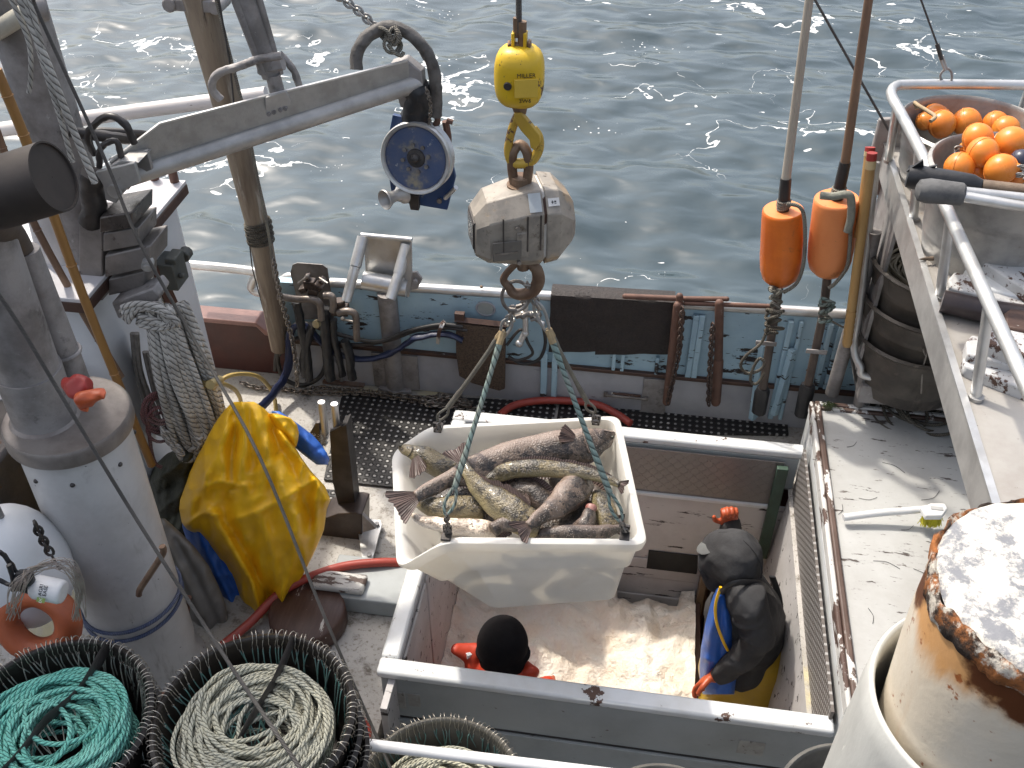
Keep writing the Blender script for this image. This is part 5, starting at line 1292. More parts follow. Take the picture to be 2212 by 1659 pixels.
def rail_roller():
    YP = 3.98
    base = at(856, 838, z=0)
    t = thing('rail_roller', 'aluminium line roller stand with two side tubes on a flanged post', 'roller stand', base)
    top = at(838, 640, y=base.y)
    b = MB(); b.cyl(base + V(0, 0, .004), V(base.x, base.y, top.z+.02), .052, n=22); b.build('post', alum_dull, t)
    b = MB(); pl = [V(base.x + .115*cos(a)*(1 if q % 2 else .72), base.y + .075*sin(a)*(1 if q % 2 else .72), .004) for q, a in enumerate([2*pi*i/12 for i in range(12)])]; b.prism(pl, (0, 0, .014))
    b.build('flange', alum_dull, t, bev=.003)
    for s in (-1, 1):
        b = MB(); b.cyl(base + V(s*.088, 0, .012), base + V(s*.088, 0, .035), .012, n=6); b.build('bolt', alum_dull, t)
    g = lambda u, v, dy=0: at(u, v, y=base.y - .10 + dy)
    b = MB(); b.cyl(g(785, 605), g(880, 622), .048, n=24); b.build('roller', alum_bright, t)
    for (a, c, e, nm) in (((784, 512), (768, 575), (748, 650), 0), ((878, 528), (862, 590), (843, 646), 1)):
        b = MB(); b.cyl(g(*c, -.03), g(*e, -.12), .026, n=18); b.cyl(g(*a, .06), g(*c, -.03), .029, n=18); b.build('side_tube', alum_bright, t)
    b = MB(); b.prism([g(u, v, .06) for u, v in ((786, 506), (888, 518), (876, 604), (790, 592))], (0, .008, 0)); b.build('back_plate', alum_bright, t)
    b = MB(); b.tube([g(780, 508, .06), g(890, 518, .06)], .014, 10); b.build('top_bar', alum_bright, t)
    b = MB(); b.prism([g(u, v) for u, v in ((876, 560), (889, 520), (890, 590), (884, 642), (872, 640))], (0, .012, 0)); b.build('cheek_plate', alum, t, bev=.002)
    b = MB(); b.prism([g(u, v, .01) for u, v in ((884, 590), (900, 588), (912, 604), (902, 624), (884, 628))], (0, .016, 0)); p = g(898, 606); b.cyl(p, p+V(.0, -.02, 0), .014, n=6); b.build('mounting_lug', alum_dull, t, bev=.002)
rail_roller()
def manifold():
    y = 4.08
    t = thing('hydraulic_manifold', 'dirty hydraulic valve manifold with elbows in front of a rounded steel splash plate', 'manifold', at(690, 800, y=4.1))
    P = [at(u, v, y=4.16) for u, v in ((627, 590), (632, 572), (642, 568), (696, 572), (707, 580), (716, 640), (722, 690), (655, 690), (640, 640))]
    b = MB(); b.prism(P, (0, .006, 0)); b.build('splash_plate', M('oily_plate', (.30, .28, .26), (.16, .14, .125), 6, .35, .5, bump=.1), t)
    wet = M('oily_iron', (.05, .035, .028), (.10, .075, .06), 14, .3, .4, bump=.3)
    b = MB(); p = at(670, 612, y=4.06)
    for (du, dv, s) in ((0, 0, .045), (18, 6, .035), (-14, 12, .03), (26, -6, .022), (-6, -14, .02), (8, 16, .04)):
        q = at(670+du, 612+dv, y=4.06); b.box(q, (s*1.3, .05, s), Matrix.Rotation(du*.03, 3, 'Y'))
    b.build('valve_block', wet, t, bev=.005)
    b = MB(); b.cyl(at(645, 612, y=4.03), at(664, 598, y=4.0), .007, n=8); b.cyl(at(690, 600, y=4.03), at(708, 612, y=4.0), .006, n=8); b.ell(at(664, 597, y=4.0), .011, nu=8, nv=6); b.build('lever', steel_wire, t)
    for pts in ([(600, 640), (640, 646), (672, 646), (690, 656), (694, 690)], [(700, 638), (716, 640), (720, 656), (718, 672)], [(730, 676), (752, 672), (768, 682), (770, 720), (772, 735)]):
        b = MB(); px_tube(b, pts, 8, 4.02, 10); b.build('elbow_pipe', M('stained_pipe%d' % pts[0][0], (.24, .21, .185), (.14, .11, .09), 12, .4, .4), t)
    b = MB(); p = at(735, 668, y=4.06); b.box(p, (.09, .05, .06)); b.cyl(p+V(0, 0, .03), p+V(0, 0, .06), .03, n=14); b.build('lower_valve', wet, t, bev=.006)
    b = MB(); b.cyl(at(738, 690, y=4.0), at(762, 694, y=3.99), .006, n=8); b.ell(at(740, 688, y=3.99), .012, nu=8, nv=6); b.build('tap', hook_wire, t)
    p = at(686, 698, y=4.02); b = MB(); b.cyl(p, p+V(-.004, -.02, .004), .021, n=20); b.build('gauge', M('brass_gauge', (.42, .33, .16), (.5, .46, .36), 14, .35, .4), t)
    # fat down hoses wrapped black, ending at the deck flange
    for pts, r in (([(640, 650), (650, 700), (662, 760), (668, 820)], 10), ([(700, 665), (705, 720), (708, 770), (714, 818)], 12), ([(720, 690), (722, 730), (734, 780), (740, 812)], 8), ([(745, 735), (755, 770), (758, 800), (762, 818)], 10), ([(675, 700), (664, 740), (655, 780), (660, 812)], 9)):
        b = MB(); px_tube(b, pts, r, 4.06, 10); b.jitter(.006, 30, pts[0][0]); b.build('hose', tape, t)
    b = MB(); p = at(745, 822, z=.01); b.box(p, (.24, .08, .012)); b.build('deck_flange', M('rust_flange', (.17, .10, .07), (.25, .2, .17), 12, .6), t)
    for u in (715, 738, 764, 784):
        p = at(u, 822, z=.016); b = MB(); b.cyl(p, p+V(0, 0, .05), .012, n=10); b.build('hose_tail', galv, t)
manifold()
# hoses looped behind the manifold and along the planks
for pts, r, m, lab, nm in (
    ([(595, 800), (600, 760), (640, 700), (700, 712), (760, 730), (820, 738), (880, 716), (950, 702), (1000, 706)], .012, rubber, 'black hydraulic hose running along the blue planks, the upper of the pair', 'hydraulic_hose'),
    ([(600, 770), (640, 730), (700, 735), (770, 745), (840, 735), (900, 714), (960, 708), (1010, 714)], .010, rubber_wet, 'thinner black hydraulic hose just under the upper hose on the planks', 'hydraulic_hose'),
    ([(612, 730), (600, 770), (612, 815), (650, 832), (690, 815), (705, 775), (690, 730)], .013, rubber, 'round loop of black hose hanging behind the chain', 'hose_loop'),
    ([(1098, 770), (1130, 786), (1165, 775), (1178, 740), (1172, 700)], .009, rubber, 'outer black hose loop hanging under the water tap cluster', 'hose_loop'),
    ([(1095, 745), (1125, 712), (1140, 740), (1150, 765), (1120, 778), (1098, 772)], .008, rubber_wet, 'inner black hose loop hanging under the water tap cluster', 'hose_loop')):
    hose(nm, lab, 'hose', pts, r, m, y=4.1)
# blue lay-flat hose
b = MB(); P = [at(u, v, y=yy) for u, v, yy in ((540, 905, 3.62), (580, 862, 3.85), (615, 815, 4.02), (625, 770, 4.05), (630, 715, 4.08), (660, 705, 4.08), (720, 760, 4.09), (800, 776, 4.09), (860, 755, 4.09), (900, 728, 4.09), (960, 722, 4.09), (1000, 735, 4.09))]
b.tube(spline(P, 7), .030, 10, sq=.55); b.jitter(.008, 18); tag(b.build('layflat_hose', blue_hose_m), 'dark blue lay flat hose running from the deck up along the blue planks', 'hose')
b = MB(); p = at(953, 712, y=4.02); b.tube(spline([at(958, 695, y=4.17), at(955, 700, y=4.04), at(948, 720, y=4.03), at(946, 740, y=4.14)], 5), .013, 4); tag(b.build('hose_strap', white_worn), 'short white strap holding the hoses on the blue planks', 'strap')
# yellow hose coil
P = [at(u, v, z=z) for u, v, z in ((462, 832, .45), (485, 830, .35), (510, 845, .2), (520, 870, .03), (505, 890, .03), (480, 880, .1), (470, 850, .25), (480, 820, .35), (515, 808, .33), (560, 815, .22), (590, 850, .06), (596, 890, .03))]
b = MB(); b.tube(spline(P, 7), .0115, 9); tag(b.build('yellow_hose', yellow_hose_m), 'yellow garden hose looping onto the deck behind the yellow jacket', 'hose')
# red deck hoses
hose('red_hose', 'red hose arching over the black mat behind the tote', 'hose', [(1080, 896), (1110, 876), (1160, 866), (1230, 866), (1290, 874), (1335, 896), (1362, 915)], .021, red_hose_m, zs=.05)
hose('red_hose', 'red hose passing under the yellow jacket towards the hold corner', 'hose', [(480, 1395), (540, 1345), (600, 1285), (660, 1250), (740, 1224), (820, 1215), (880, 1216)], .021, red_hose_m, zs=[.05, .06, .1, .12, .12, .12, .1])
hose('red_hose', 'short bend of red hose on the deck above the third line tub', 'hose', [(735, 1530), (770, 1548), (790, 1575), (792, 1610)], .021, red_hose_m, zs=.03)
# deck chain
b = MB(); b.chain(spline([at(u, v, z=.02) for u, v in ((520, 826), (560, 838), (600, 838), (650, 846), (720, 850), (790, 852), (860, 862), (930, 872), (985, 880), (1040, 886))], 8), L=.042, r=.0045, w=.014)
b.chain(spline([at(u, v, z=.03) for u, v in ((640, 850), (680, 838), (740, 840), (800, 846), (860, 854), (930, 862), (1000, 858))], 8), L=.042, r=.0045, w=.014)
r = random.Random(2); pp = []
for q in range(14): pp.append(at(955 + r.uniform(-45, 60), 864 + r.uniform(-14, 14), z=.02 + r.uniform(0, .03)))
b.chain(spline(pp, 6), L=.042, r=.0045, w=.014)
tag(b.build('deck_chain', chain_mat), 'rusty chain strung along the deck above the large black mat', 'chain')
# bristle mat, water tap cluster, black mats over the cap rail, rusty pipe frames
P = [at(u, v, y=4.10) for u, v in ((985, 700), (1050, 706), (1092, 712), (1090, 840), (1078, 844), (1020, 828), (992, 812), (985, 760))]
b = MB(); b.prism(P, (0, .02, 0)); t = thing('bristle_mat', 'brown bristle door mat hanging from a wooden rail below the hawse hole', 'mat', P[6]); b.build('mat', coir, t)
b = MB(); b.tube([at(983, 690, y=4.12), at(1096, 702, y=4.12)], .02, 4); b.box(at(993, 684, y=4.12), (.05, .03, .05)); b.build('hanger_rail', wood_brown, t)
t = thing('tap_cluster', 'small cluster of brass and steel water taps on the blue planks behind the slings', 'taps', at(1140, 720, y=4.1))
for i, (a, c, rr) in enumerate((((1110, 676), (1160, 680), .018), ((1135, 650), (1135, 720), .015), ((1112, 690), (1096, 700), .012), ((1160, 690), (1172, 700), .012), ((1128, 640), (1140, 628), .014), ((1136, 715), (1122, 742), .016), ((1155, 660), (1168, 664), .012))):
    b = MB(); b.cyl(at(*a, y=4.08), at(*c, y=4.06), rr, n=10); b.ell(at(*c, y=4.06), rr*1.35, nu=8, nv=6); b.build('tap', alum_bright if i % 2 else hook_wire, t)
def over_rail(u0, u1, vb, zup, lab, th=.012, seed=0):
    """mat folded over the cap rail: a strip down the outside, over the top, down the inside"""
    a0, a1 = at(u0, 650, y=4.16), at(u1, 650, y=4.16)
    zb0, zb1 = at(u0, vb, y=4.14).z, at(u1, vb, y=4.14).z; zt = .70
    n, m = 24, 26; vs = []; fs = []
    for j in range(m+1):
        q = j/m
        for i in range(n+1):
            x = a0.x + (a1.x-a0.x)*i/n; zb = zb0 + (zb1-zb0)*i/n; zc = .66 + .03*(x+1.6) + .05
            s = q*1.25
            if s < .25: y, z = 4.255, zc - .16*(1-s/.25)
            elif s < .45: an = (s-.25)/.2*pi; y, z = 4.2 + .055*cos(an), zc + .012*sin(an)
            else: y, z = 4.145 + .01*mnoise.noise(V(x*9, q*5, seed)), zc - (zc-zb)*(s-.45)/.8
            vs.append(V(x + .006*mnoise.noise(V(q*7, x*3, seed)), y, z))
    N = len(vs)
    vs += [p + V(0, .0, 0) + (V(0, th, 0) if p.y < 4.2 else V(0, -th, -.0)) - V(0, 0, th*.5 if abs(p.y-4.2) < .03 else 0) for p in vs]
    w = n+1
    for j in range(m):
        for i in range(n):
            f = (j*w+i, j*w+i+1, (j+1)*w+i+1, (j+1)*w+i); fs.append(f); fs.append(tuple(k+N for k in f[::-1]))
    ed = [i for i in range(w)] + [j*w+n for j in range(1, m+1)] + [m*w+i for i in range(n-1, -1, -1)] + [j*w for j in range(m-1, 0, -1)]
    for a, c in zip(ed, ed[1:]+ed[:1]): fs.append((a, c, c+N, a+N))
    b = MB(); b.add(vs, fs); return tag(b.build('rail_mat', rubber_brown, sharp=60), lab, 'rubber mat')
over_rail(1190, 1296, 762, 640, 'black rubber mat folded over the cap rail, left of the dimpled one')
over_rail(1292, 1458, 768, 645, 'wider dimpled black rubber mat folded over the cap rail', .016, 4)
def pipe_frame(pts_list, lab, base):
    t = thing('davit', lab, 'davit', base)
    for pts, r, nm in pts_list:
        b = MB(); b.tube([at(u, v, y=yy) for (u, v, yy) in pts], r, 12); b.ell(at(pts[0][0], pts[0][1], y=pts[0][2]), r*1.0, nu=10, nv=8); b.ell(at(*pts[-1][:2], y=pts[-1][2]), r, nu=10, nv=8); b.build(nm, rust_pipe, t)
    return t
pipe_frame([([(1350, 640, 4.14), (1470, 645, 4.14)], .014, 'cross_bar'), ([(1468, 640, 4.12), (1466, 752, 4.12)], .018, 'upright'), ([(1464, 660, 4.10), (1440, 868, 4.10)], .022, 'leg')], 'rusty pipe davit with long cross bar leaning beside the dimpled rubber mat', at(1440, 868, y=4.1))
pipe_frame([([(1462, 645, 4.16), (1570, 646, 4.16)], .013, 'cross_bar'), ([(1480, 655, 4.15), (1680, 662, 4.15)], .012, 'cross_bar'), ([(1554, 655, 4.12), (1552, 780, 4.12)], .022, 'upright'), ([(1552, 780, 4.12), (1546, 868, 4.1)], .026, 'leg')], 'rusty pipe davit with a T head leaning on the cap rail near the orange floats', at(1546, 868, y=4.1))
for pts, lab in (([(1474, 665), (1468, 750), (1458, 800), (1442, 872)], 'rusty chain hanging along the left pipe davit'), ([(1540, 700), (1535, 780), (1532, 850), (1530, 880)], 'rusty chain hanging along the T headed pipe davit')):
    b = MB(); b.chain(spline([at(u, v, y=4.05) for u, v in pts], 6), L=.04, r=.0048, w=.014); tag(b.build('davit_chain', M('rust_chain%d' % pts[0][0], (.10, .065, .05), (.05, .038, .033), 20, .6, .4, bump=0)), lab, 'chain')
# white pipe rail at the left end with its S bend
hose('pipe_rail', 'white and grey pipe rail with an S bend left of the manifold', 'rail', [(400, 571), (470, 577), (540, 585), (556, 592), (548, 605), (544, 622), (560, 632), (590, 633), (605, 625), (612, 606), (626, 598), (645, 606)], .026, alum_bright, y=4.3, n=14)
def line_roller():
    """steel twin pin roller stand with brush in the gap, between jacket and tote"""
    t = thing('line_stripper', 'dark steel line stripper frame with two bright pins and a white brush', 'stripper', at(700, 1190, z=0))
    g = lambda u, v, y=3.2: at(u, v, y=y)
    for u, v in ((694, 868), (722, 872)):
        a = g(u, v, 3.16); b = MB(); b.cyl(a, g(u+8, v+70, 3.16), .017, n=18); b.build('pin', alum_bright, t, bev=.001)
    b = MB(); b.prism([g(u, v, 3.14) for u, v in ((668, 938), (682, 914), (690, 914), (690, 960), (672, 965))], (0, .02, 0)); b.prism([g(u, v, 3.12) for u, v in ((712, 934), (738, 920), (752, 1098), (735, 1110), (718, 1040))], (0, .02, 0))
    b.prism([g(u, v, 3.12) for u, v in ((735, 925), (748, 918), (768, 1098), (752, 1108))], (0, .08, 0)); b.build('side_frame', steel_dark, t, bev=.002)
    b = MB(); r = random.Random(3)
    for q in range(220):
        p = g(676 + r.uniform(0, 34), 930 + r.uniform(0, 28), 3.17); b.tube([p, p + V(r.gauss(0, .004), -.03 + r.gauss(0, .005), .012 + r.gauss(0, .006))], .0018, 4)
    b.build('brush', bristle_wh, t)
    dk = M('brown_black_steel', (.045, .032, .027), (.075, .058, .05), 7, .4, .3, bump=.15)
    P = [at(u, v, y=3.05) for u, v in ((640, 1142), (730, 1110), (768, 1108), (782, 1112), (782, 1210), (640, 1212))]
    b = MB(); b.prism(P, (0, .14, 0)); b.build('catch_box', dk, t, bev=.004)
    b = MB(); b.prism([at(u, v, z=.03) for u, v in ((770, 1120), (822, 1126), (826, 1135), (806, 1208), (782, 1210))], (0, 0, .01)); b.build('base_plate', alum_bright, t, bev=.002)
    for u, v in ((815, 1134), (798, 1200)):
        p = at(u, v, z=.042); b = MB(); b.cyl(p, p+V(0, 0, .012), .011, n=10); b.build('bolt', alum, t)
    b = MB(); b.prism([at(u, v, y=3.03) for u, v in ((782, 1112), (812, 1142), (784, 1150))], (0, .02, 0)); b.build('gusset', alum_dull, t)
line_roller()
# deck hatch step: white flaking block, grey riser, brown round lid
t = thing('deck_step', 'low grey painted deck step with a flaking white block on it left of the hold', 'step', at(800, 1260, z=0))
a, c = at(716, 1240, z=.10), at(880, 1300, z=.10)
b = MB(); b.span((a.x, c.y-.02, .003), (HX0-.07, c.y+.22, .10)); b.build('riser', grey_paint, t, bev=.006)
p = at(742, 1258, z=.12); b = MB(); b.span((p.x-.14, p.y-.05, .101), (p.x+.10, p.y+.05, .135)); b.build('block', M('badly_flaked', (.55, .54, .51), (.45, .44, .42), 8, .5, bump=.4, chips=[((.09, .06, .05), 10, .50, .53, (.5, 2, 1))]), t, bev=.012)
t = thing('round_hatch', 'round dark brown wooden lid with flaked white paint round its edge', 'lid', at(665, 1345, z=0.02))
c = at(665, 1330, z=.06); b = MB(); b.lathe([(.001, .10), (.155, .10), (.165, .09), (.168, .01), (.16, 0)], axis_matrix(V(c.x, c.y, .004), (0, 0, 1)), 40)
b.build('boards', M('brown_lid', (.06, .028, .02), (.09, .05, .038), 12, .45, bump=.4, stretch=(3, .4, 1), chips=[((.62, .58, .52), 6, .635, .65)]), t, sharp=50)
# ================================================================== spar buoys, tubs, floats and the platform load (right)
def spar_buoy(pole, top, bot, half, foot, y, pm, fm, lab, tail):
    t = thing('spar_buoy', lab, 'buoy', at(*foot, y=y))
    a, b_ = at(*top, y=y), at(*bot, y=y); k = m_per_px(a); d = (b_-a)
    m4 = axis_matrix(a, d); h = d.length; r = half*k
    b = MB(); b.lathe([(.018, .004), (r*.90, .0)], m4, 40); b.build('float_top', orange_pale, t)
    b = MB(); b.lathe([(r*.90, .0), (r*.945, .004), (r*.965, .014), (r*.985, .05), (r*.99, h*.3), (r*1.0, h*.6), (r*.97, h*.78), (r*.86, h*.90), (r*.6, h*.975), (.02, h)], m4, 40); b.build('float', fm, t, sharp=60)
    P = [at(u, v, y=y) for u, v in pole]
    b = MB(); b.tube([P[0], P[1]], [.0165, .020], 12); b.build('pole', pm, t)
    b = MB(); b.tube([P[1], P[1].lerp(a, .5), a + d*.03], [.024, .026, .025], 12); b.jitter(.002, 60); b.build('tape_grip', tape, t)
    b = MB(); Q = [b_ - d*.03, at(*tail[0], y=y), at(*tail[1], y=y)]; b.tube(Q, .021, 12); b.build('tail_pole', M('tail_' + str(tail[0][0]), (.10, .075, .06), (.055, .042, .038), 9, .5, bump=.15), t)
    b = MB(); b.tube([at(*tail[1], y=y), at(tail[1][0]-2, tail[1][1]+8, y=y), at(*foot, y=y)], [.03, .038, .036], 12); b.jitter(.006, 30); b.build('weight', tape, t)
    b = MB(); p = at(*tail[2], y=y-.03); b.box(p, (.10, .008, .025)); b.build('clip', alum_dull, t, bev=.003)
    b = MB()
    for q in range(5): c = P[1].lerp(a, .72 + .05*q); b.torus(c, .027, .006, d + V(.2*sin(q*2)*d.length, 0, .1), 14, 6)
    b.build('rope_turns', rope_greyish, t)
    return t
YB = 4.02
spar_buoy([(1756, -60), (1698, 385)], (1692, 452), (1684, 612), 46, (1640, 890), YB, pole_grey, orange_float, 'bright orange spar buoy on a grey pole, the left of the pair', [(1672, 690), (1648, 838), (1655, 742)])
spar_buoy([(1885, -60), (1826, 350)], (1808, 428), (1788, 592), 50, (1732, 895), YB, bamboo_dk, orange_pale, 'pale orange spar buoy on a brown bamboo pole, the right of the pair', [(1778, 680), (1746, 830), (1764, 760)])
hose('buoy_line', 'dark line running down beside the left orange spar buoy', 'line', [(1700, 440), (1728, 448), (1738, 480), (1737, 560), (1722, 610), (1692, 632)], .0085, rope_greyish, y=3.93)
hose('buoy_line', 'thick grey rope draped over the top of the right orange spar buoy', 'line', [(1772, 422), (1800, 424), (1826, 420), (1838, 428), (1838, 470), (1830, 500)], .017, M('frayed_rope', (.27, .27, .22), (.2, .2, .17), 40, .9, bump=.9, bs=80), y=3.90)
hose('buoy_line', 'thin grey line down the right side of the right orange spar buoy', 'line', [(1838, 480), (1835, 540), (1828, 580), (1804, 612), (1790, 622)], .0085, rope_greyish, y=3.91)
def tangle(name, lab, c, spread, n, r, mat, y, seed):
    rr = random.Random(seed); P = []
    for q in range(n):
        a = q*2.1; P.append(at(c[0] + spread[0]*cos(a)*rr.uniform(.3, 1), c[1] + spread[1]*(q/n-.5)*2 + rr.uniform(-8, 8), y=y + rr.uniform(-.06, .03)))
    b = MB(); b.tube(spline(P, 6), r, 7); tag(b.build(name, mat), lab, 'rope')
tangle('rope_tangle', 'tangle of grey rope knotted under the left spar buoy', (1672, 640), (18, 22), 16, .008, rope_greyish, 3.95, 1)
tangle('rope_tangle', 'cream rope loops hanging below the left spar buoy', (1668, 695), (26, 30), 18, .0075, rope_dark, 3.93, 2)
hose('rope_loop', 'long drooping cream rope loop left of the left buoy tail', 'rope', [(1660, 700), (1645, 740), (1612, 768), (1600, 790), (1614, 806), (1640, 800), (1652, 785), (1640, 775), (1625, 800), (1622, 825), (1636, 828), (1652, 806)], .0075, rope_dark, y=3.92)
tangle('rope_tangle', 'teal grey rope knot around the tail of the right spar buoy', (1782, 672), (24, 22), 16, .008, rope_sling, 3.95, 6)
hose('gaff_line', 'slack thin line between the right buoy tail and the support pole', 'line', [(1790, 690), (1820, 706), (1850, 716)], .005, rope_greyish, y=3.96)
# gaff handles
def gaff(a, c, dy, lab, short):
    t = thing('gaff', lab, 'gaff', at(*c, y=3.86+dy))
    A, B = at(*a, y=4.0+dy), at(*c, y=3.86+dy); d = B-A
    b = MB(); b.tube([A + d*.045, A.lerp(B, .8)], .021, 14); b.build('shaft', gaff_wood, t)
    b = MB(); b.tube([A, A + d*.035], .0215, 14); b.build('red_end', red_glove, t); 
    b = MB(); b.tube([A + d*.035, A+d*.075], .0225, 14); b.build('band', M('pale_band%d' % short, (.62, .50, .30), (.55, .42, .22), 9), t)
    if not short:
        pr = []
        for q in range(14): pr.append((.0205 if q % 2 else .0235, d.length*(.80 + .0145*q)))
        pr += [(.018, d.length*1.0), (.002, d.length*1.005)]
        b = MB(); b.lathe(pr, axis_matrix(A, d), 16); b.build('turned_grip', gaff_wood, t, sharp=70)
gaff((1884, 330), (1829, 748), -.02, 'varnished wooden gaff handle with turned grip hanging left of the black tubs', 0)
gaff((1880, 318), (1850, 560), .06, 'wooden pole with a red end tucked just behind the varnished gaff handle', 1)

# galvanised wash tubs with floats
def tub_profile(r, h, bead=.011):
    return [(.001, .012), (r*.80, .012), (r*.82, .03), (r*.91, h*.62), (r*.905, h*.65), (r*.93, h*.70), (r*.985, h-.01), (r*.985, h+.004),
            (r+bead*.2, h+bead), (r+bead*1.4, h+.002), (r+bead*.6, h-bead), (r, h-bead*1.2), (r*.955, h*.71), (r*.962, h*.68), (r*.945, h*.655), (r*.95, h*.63), (r*.93, h*.6), (r*.885, h*.28), (r*.89, h*.25), (r*.875, h*.22), (r*.84, .025), (r*.82, .0), (.001, .0)]
def wash_tub(c, r, h, mat, lab, handles=True, name='wash_tub', cat='tub', rot=0):
    t = thing(name, lab, cat, c); b = MB(); b.lathe(tub_profile(r, h), axis_matrix(c, (0, 0, 1)), 64); b.build('body', mat, t, sharp=60)
    if handles:
        for a in (rot, rot+pi):
            p = Vector(c) + V(cos(a)*(r*.97), sin(a)*(r*.97), h*.82); d = V(cos(a), sin(a), 0); s = V(-sin(a), cos(a), 0)
            b = MB(); b.tube(spline([p+s*.05, p+s*.055+d*.03-V(0, 0, .01), p+s*.03+d*.045-V(0, 0, .05), p-s*.03+d*.045-V(0, 0, .05), p-s*.055+d*.03-V(0, 0, .01), p-s*.05], 4), .006, 7); b.build('handle', galv, t)
    return t
zt = PZ
G1 = at(2088, 250, z=PZ+.31); G2 = at(2166, 352, z=PZ+.27)
wash_tub(V(1.28, 4.0, PZ-.003), .285, .25, galv, 'galvanised wash tub at the far corner of the platform holding orange floats', rot=2.6)
wash_tub(V(1.275, 3.43, PZ-.003), .28, .35, galv, 'galvanised wash tub nearer the camera heaped with orange floats', rot=2.8)
def ball(u, v, rpx, z, lab, mat=None, rot=(0, 0, 0), cord=None):
    p = at(u, v, z=z); k = m_per_px(p); r = rpx*k
    t = thing('ball_float', lab, 'float', p)
    R = Matrix.Rotation(rot[0], 3, 'X') @ Matrix.Rotation(rot[1], 3, 'Y')
    b = MB(); b.ell(p, (r, r, r*.97), R, 28, 18); b.build('shell', mat or orange_ball, t)
    m4 = axis_matrix(p, R @ V(0, 0, 1)); b = MB(); b.lathe([(r*.985, -.004), (r*1.03, -.003), (r*1.03, .003), (r*.985, .004)], m4, 36); b.build('seam', mat or orange_ball, t)
    ax = R @ V(1, 0, 0); b = MB(); b.tube([p + ax*r*.9, p + ax*r*1.12], [.018, .011], 10); b.build('eye_lug', mat or orange_ball, t)
    if cord:
        q = p + ax*r*1.12; b = MB()
        for i in range(4): b.torus(q + V(0, -.004*i, -.008*i), .014, .005, (sin(i), 1, cos(i*2)), 12, 6)
        b.build('cord', rope_white, t)
far = [(1998, 262, 20, 'far left ball float low in the far tub', (.3, .5, 0), 0), (2018, 252, 28, 'ball float under the rope in the far tub', (.4, -.6, 0), 0), (2034, 268, 30, 'ball float in front of the roped one in the far tub', (1.2, .5, 0), 0), (2088, 264, 31, 'plain round ball float in the middle of the far tub', (.4, 1.0, 0), 0), (2150, 268, 28, 'ball float with a seam at the right of the far tub', (.9, .9, 0), 1), (2172, 280, 30, 'low ball float at the right front of the far tub', (.2, .5, 0), 0)]
for (u, v, r, l, ro, c) in far: ball(u, v, r, PZ+.19, 'orange ' + l, None, ro, c)
near = [(2112, 298, 32, .34, 'with an embossed ring at the top left of the near tub heap', (.9, .2, 0), 0), (2184, 308, 35, .34, 'at the top right of the near tub heap', (.5, 3.0, 0), 0), (2122, 330, 34, .33, 'with a vertical seam at the centre of the near tub heap', (1.5, .4, 0), 0), (2072, 362, 33, .28, 'at the left front of the near tub heap', (1.2, .9, 0), 0),
        (2178, 345, 24, .28, 'half hidden at the right of the centre one in the near tub', (.2, .1, 0), 0), (2162, 366, 34, .31, 'with a slanting seam at the front of the near tub heap', (.7, -.5, 0), 1), (2110, 370, 24, .26, 'sunk between the front two in the near tub', (.3, .7, 0), 0), (2215, 320, 26, .32, 'cut by the right edge of the picture', (.3, .7, 0), 0), (2196, 388, 30, .26, 'with a white cord at the lowest right of the near tub', (1.0, -1.2, 0), 1), (2092, 318, 16, .30, 'tied with white cord beside the embossed one', (.2, 3.0, 0), 1)]
for (u, v, r, dz, l, ro, c) in near: ball(u, v, r, PZ+dz+.055, 'orange ball float ' + l, None, ro, c)
ball(2206, 346, 24, PZ+.385, 'dark navy ball float among the orange ones in the near tub', navy_ball, (.4, .6, 0))
hose('tan_cord', 'tan cord looped over the rim of the far wash tub', 'cord', [(1982, 236), (1976, 222), (1984, 228), (2004, 240), (2020, 252), (2010, 262)], .008, M('tan_cord', (.40, .30, .18), (.33, .25, .16), 30, .8), zs=[PZ+.25, PZ+.27, PZ+.28, PZ+.28, PZ+.28, PZ+.27])
# paddles with taped grips
t = thing('oar', 'wooden oar with a torn black taped grip lying over the near wash tub', 'oar', at(2100, 385, z=PZ+.36))
a, c = at(1960, 380, z=PZ+.44), at(2120, 402, z=PZ+.44); e = at(2260, 418, z=PZ+.44)
b = MB(); b.tube([a, a.lerp(c, .1), a.lerp(c, .6), a.lerp(c, .88), c], [.036, .040, .038, .034, .024], 16); b.jitter(.004, 30); b.build('grip', tape, t)
b = MB(); b.prism([a+V(-.01, -.01, .02), a+V(.03, -.02, .07), a+V(.045, 0, .03), a+V(.08, -.01, .05), a+V(.07, 0, .01)], (0, .008, 0)); b.build('torn_tape', tape, t)
b = MB(); b.tube([c, e], .022, 12); b.build('shaft', wood_post, t)
t = thing('boat_hook', 'aluminium boat hook with a fat grey foam grip in front of the taped oar', 'boat hook', at(2040, 410, z=PZ+.38))
a, c = at(1985, 410, z=PZ+.46), at(2082, 420, z=PZ+.46)
b = MB(); b.tube([a - (c-a)*.06, a, a.lerp(c, .2), a.lerp(c, .95), c], [.02, .033, .040, .036, .030], 18); b.jitter(.002, 60); b.build('grip', M('grey_foam', (.12, .12, .12), (.07, .07, .072), 20, .8, bump=.4, bs=60), t)
for (p, q) in (((2078, 414), (2260, 434)), ((2078, 424), (2260, 456))):
    b = MB(); b.tube([at(*p, z=PZ+.46), at(*q, z=PZ+.46)], .017, 14); b.build('tube', alum_bright, t)
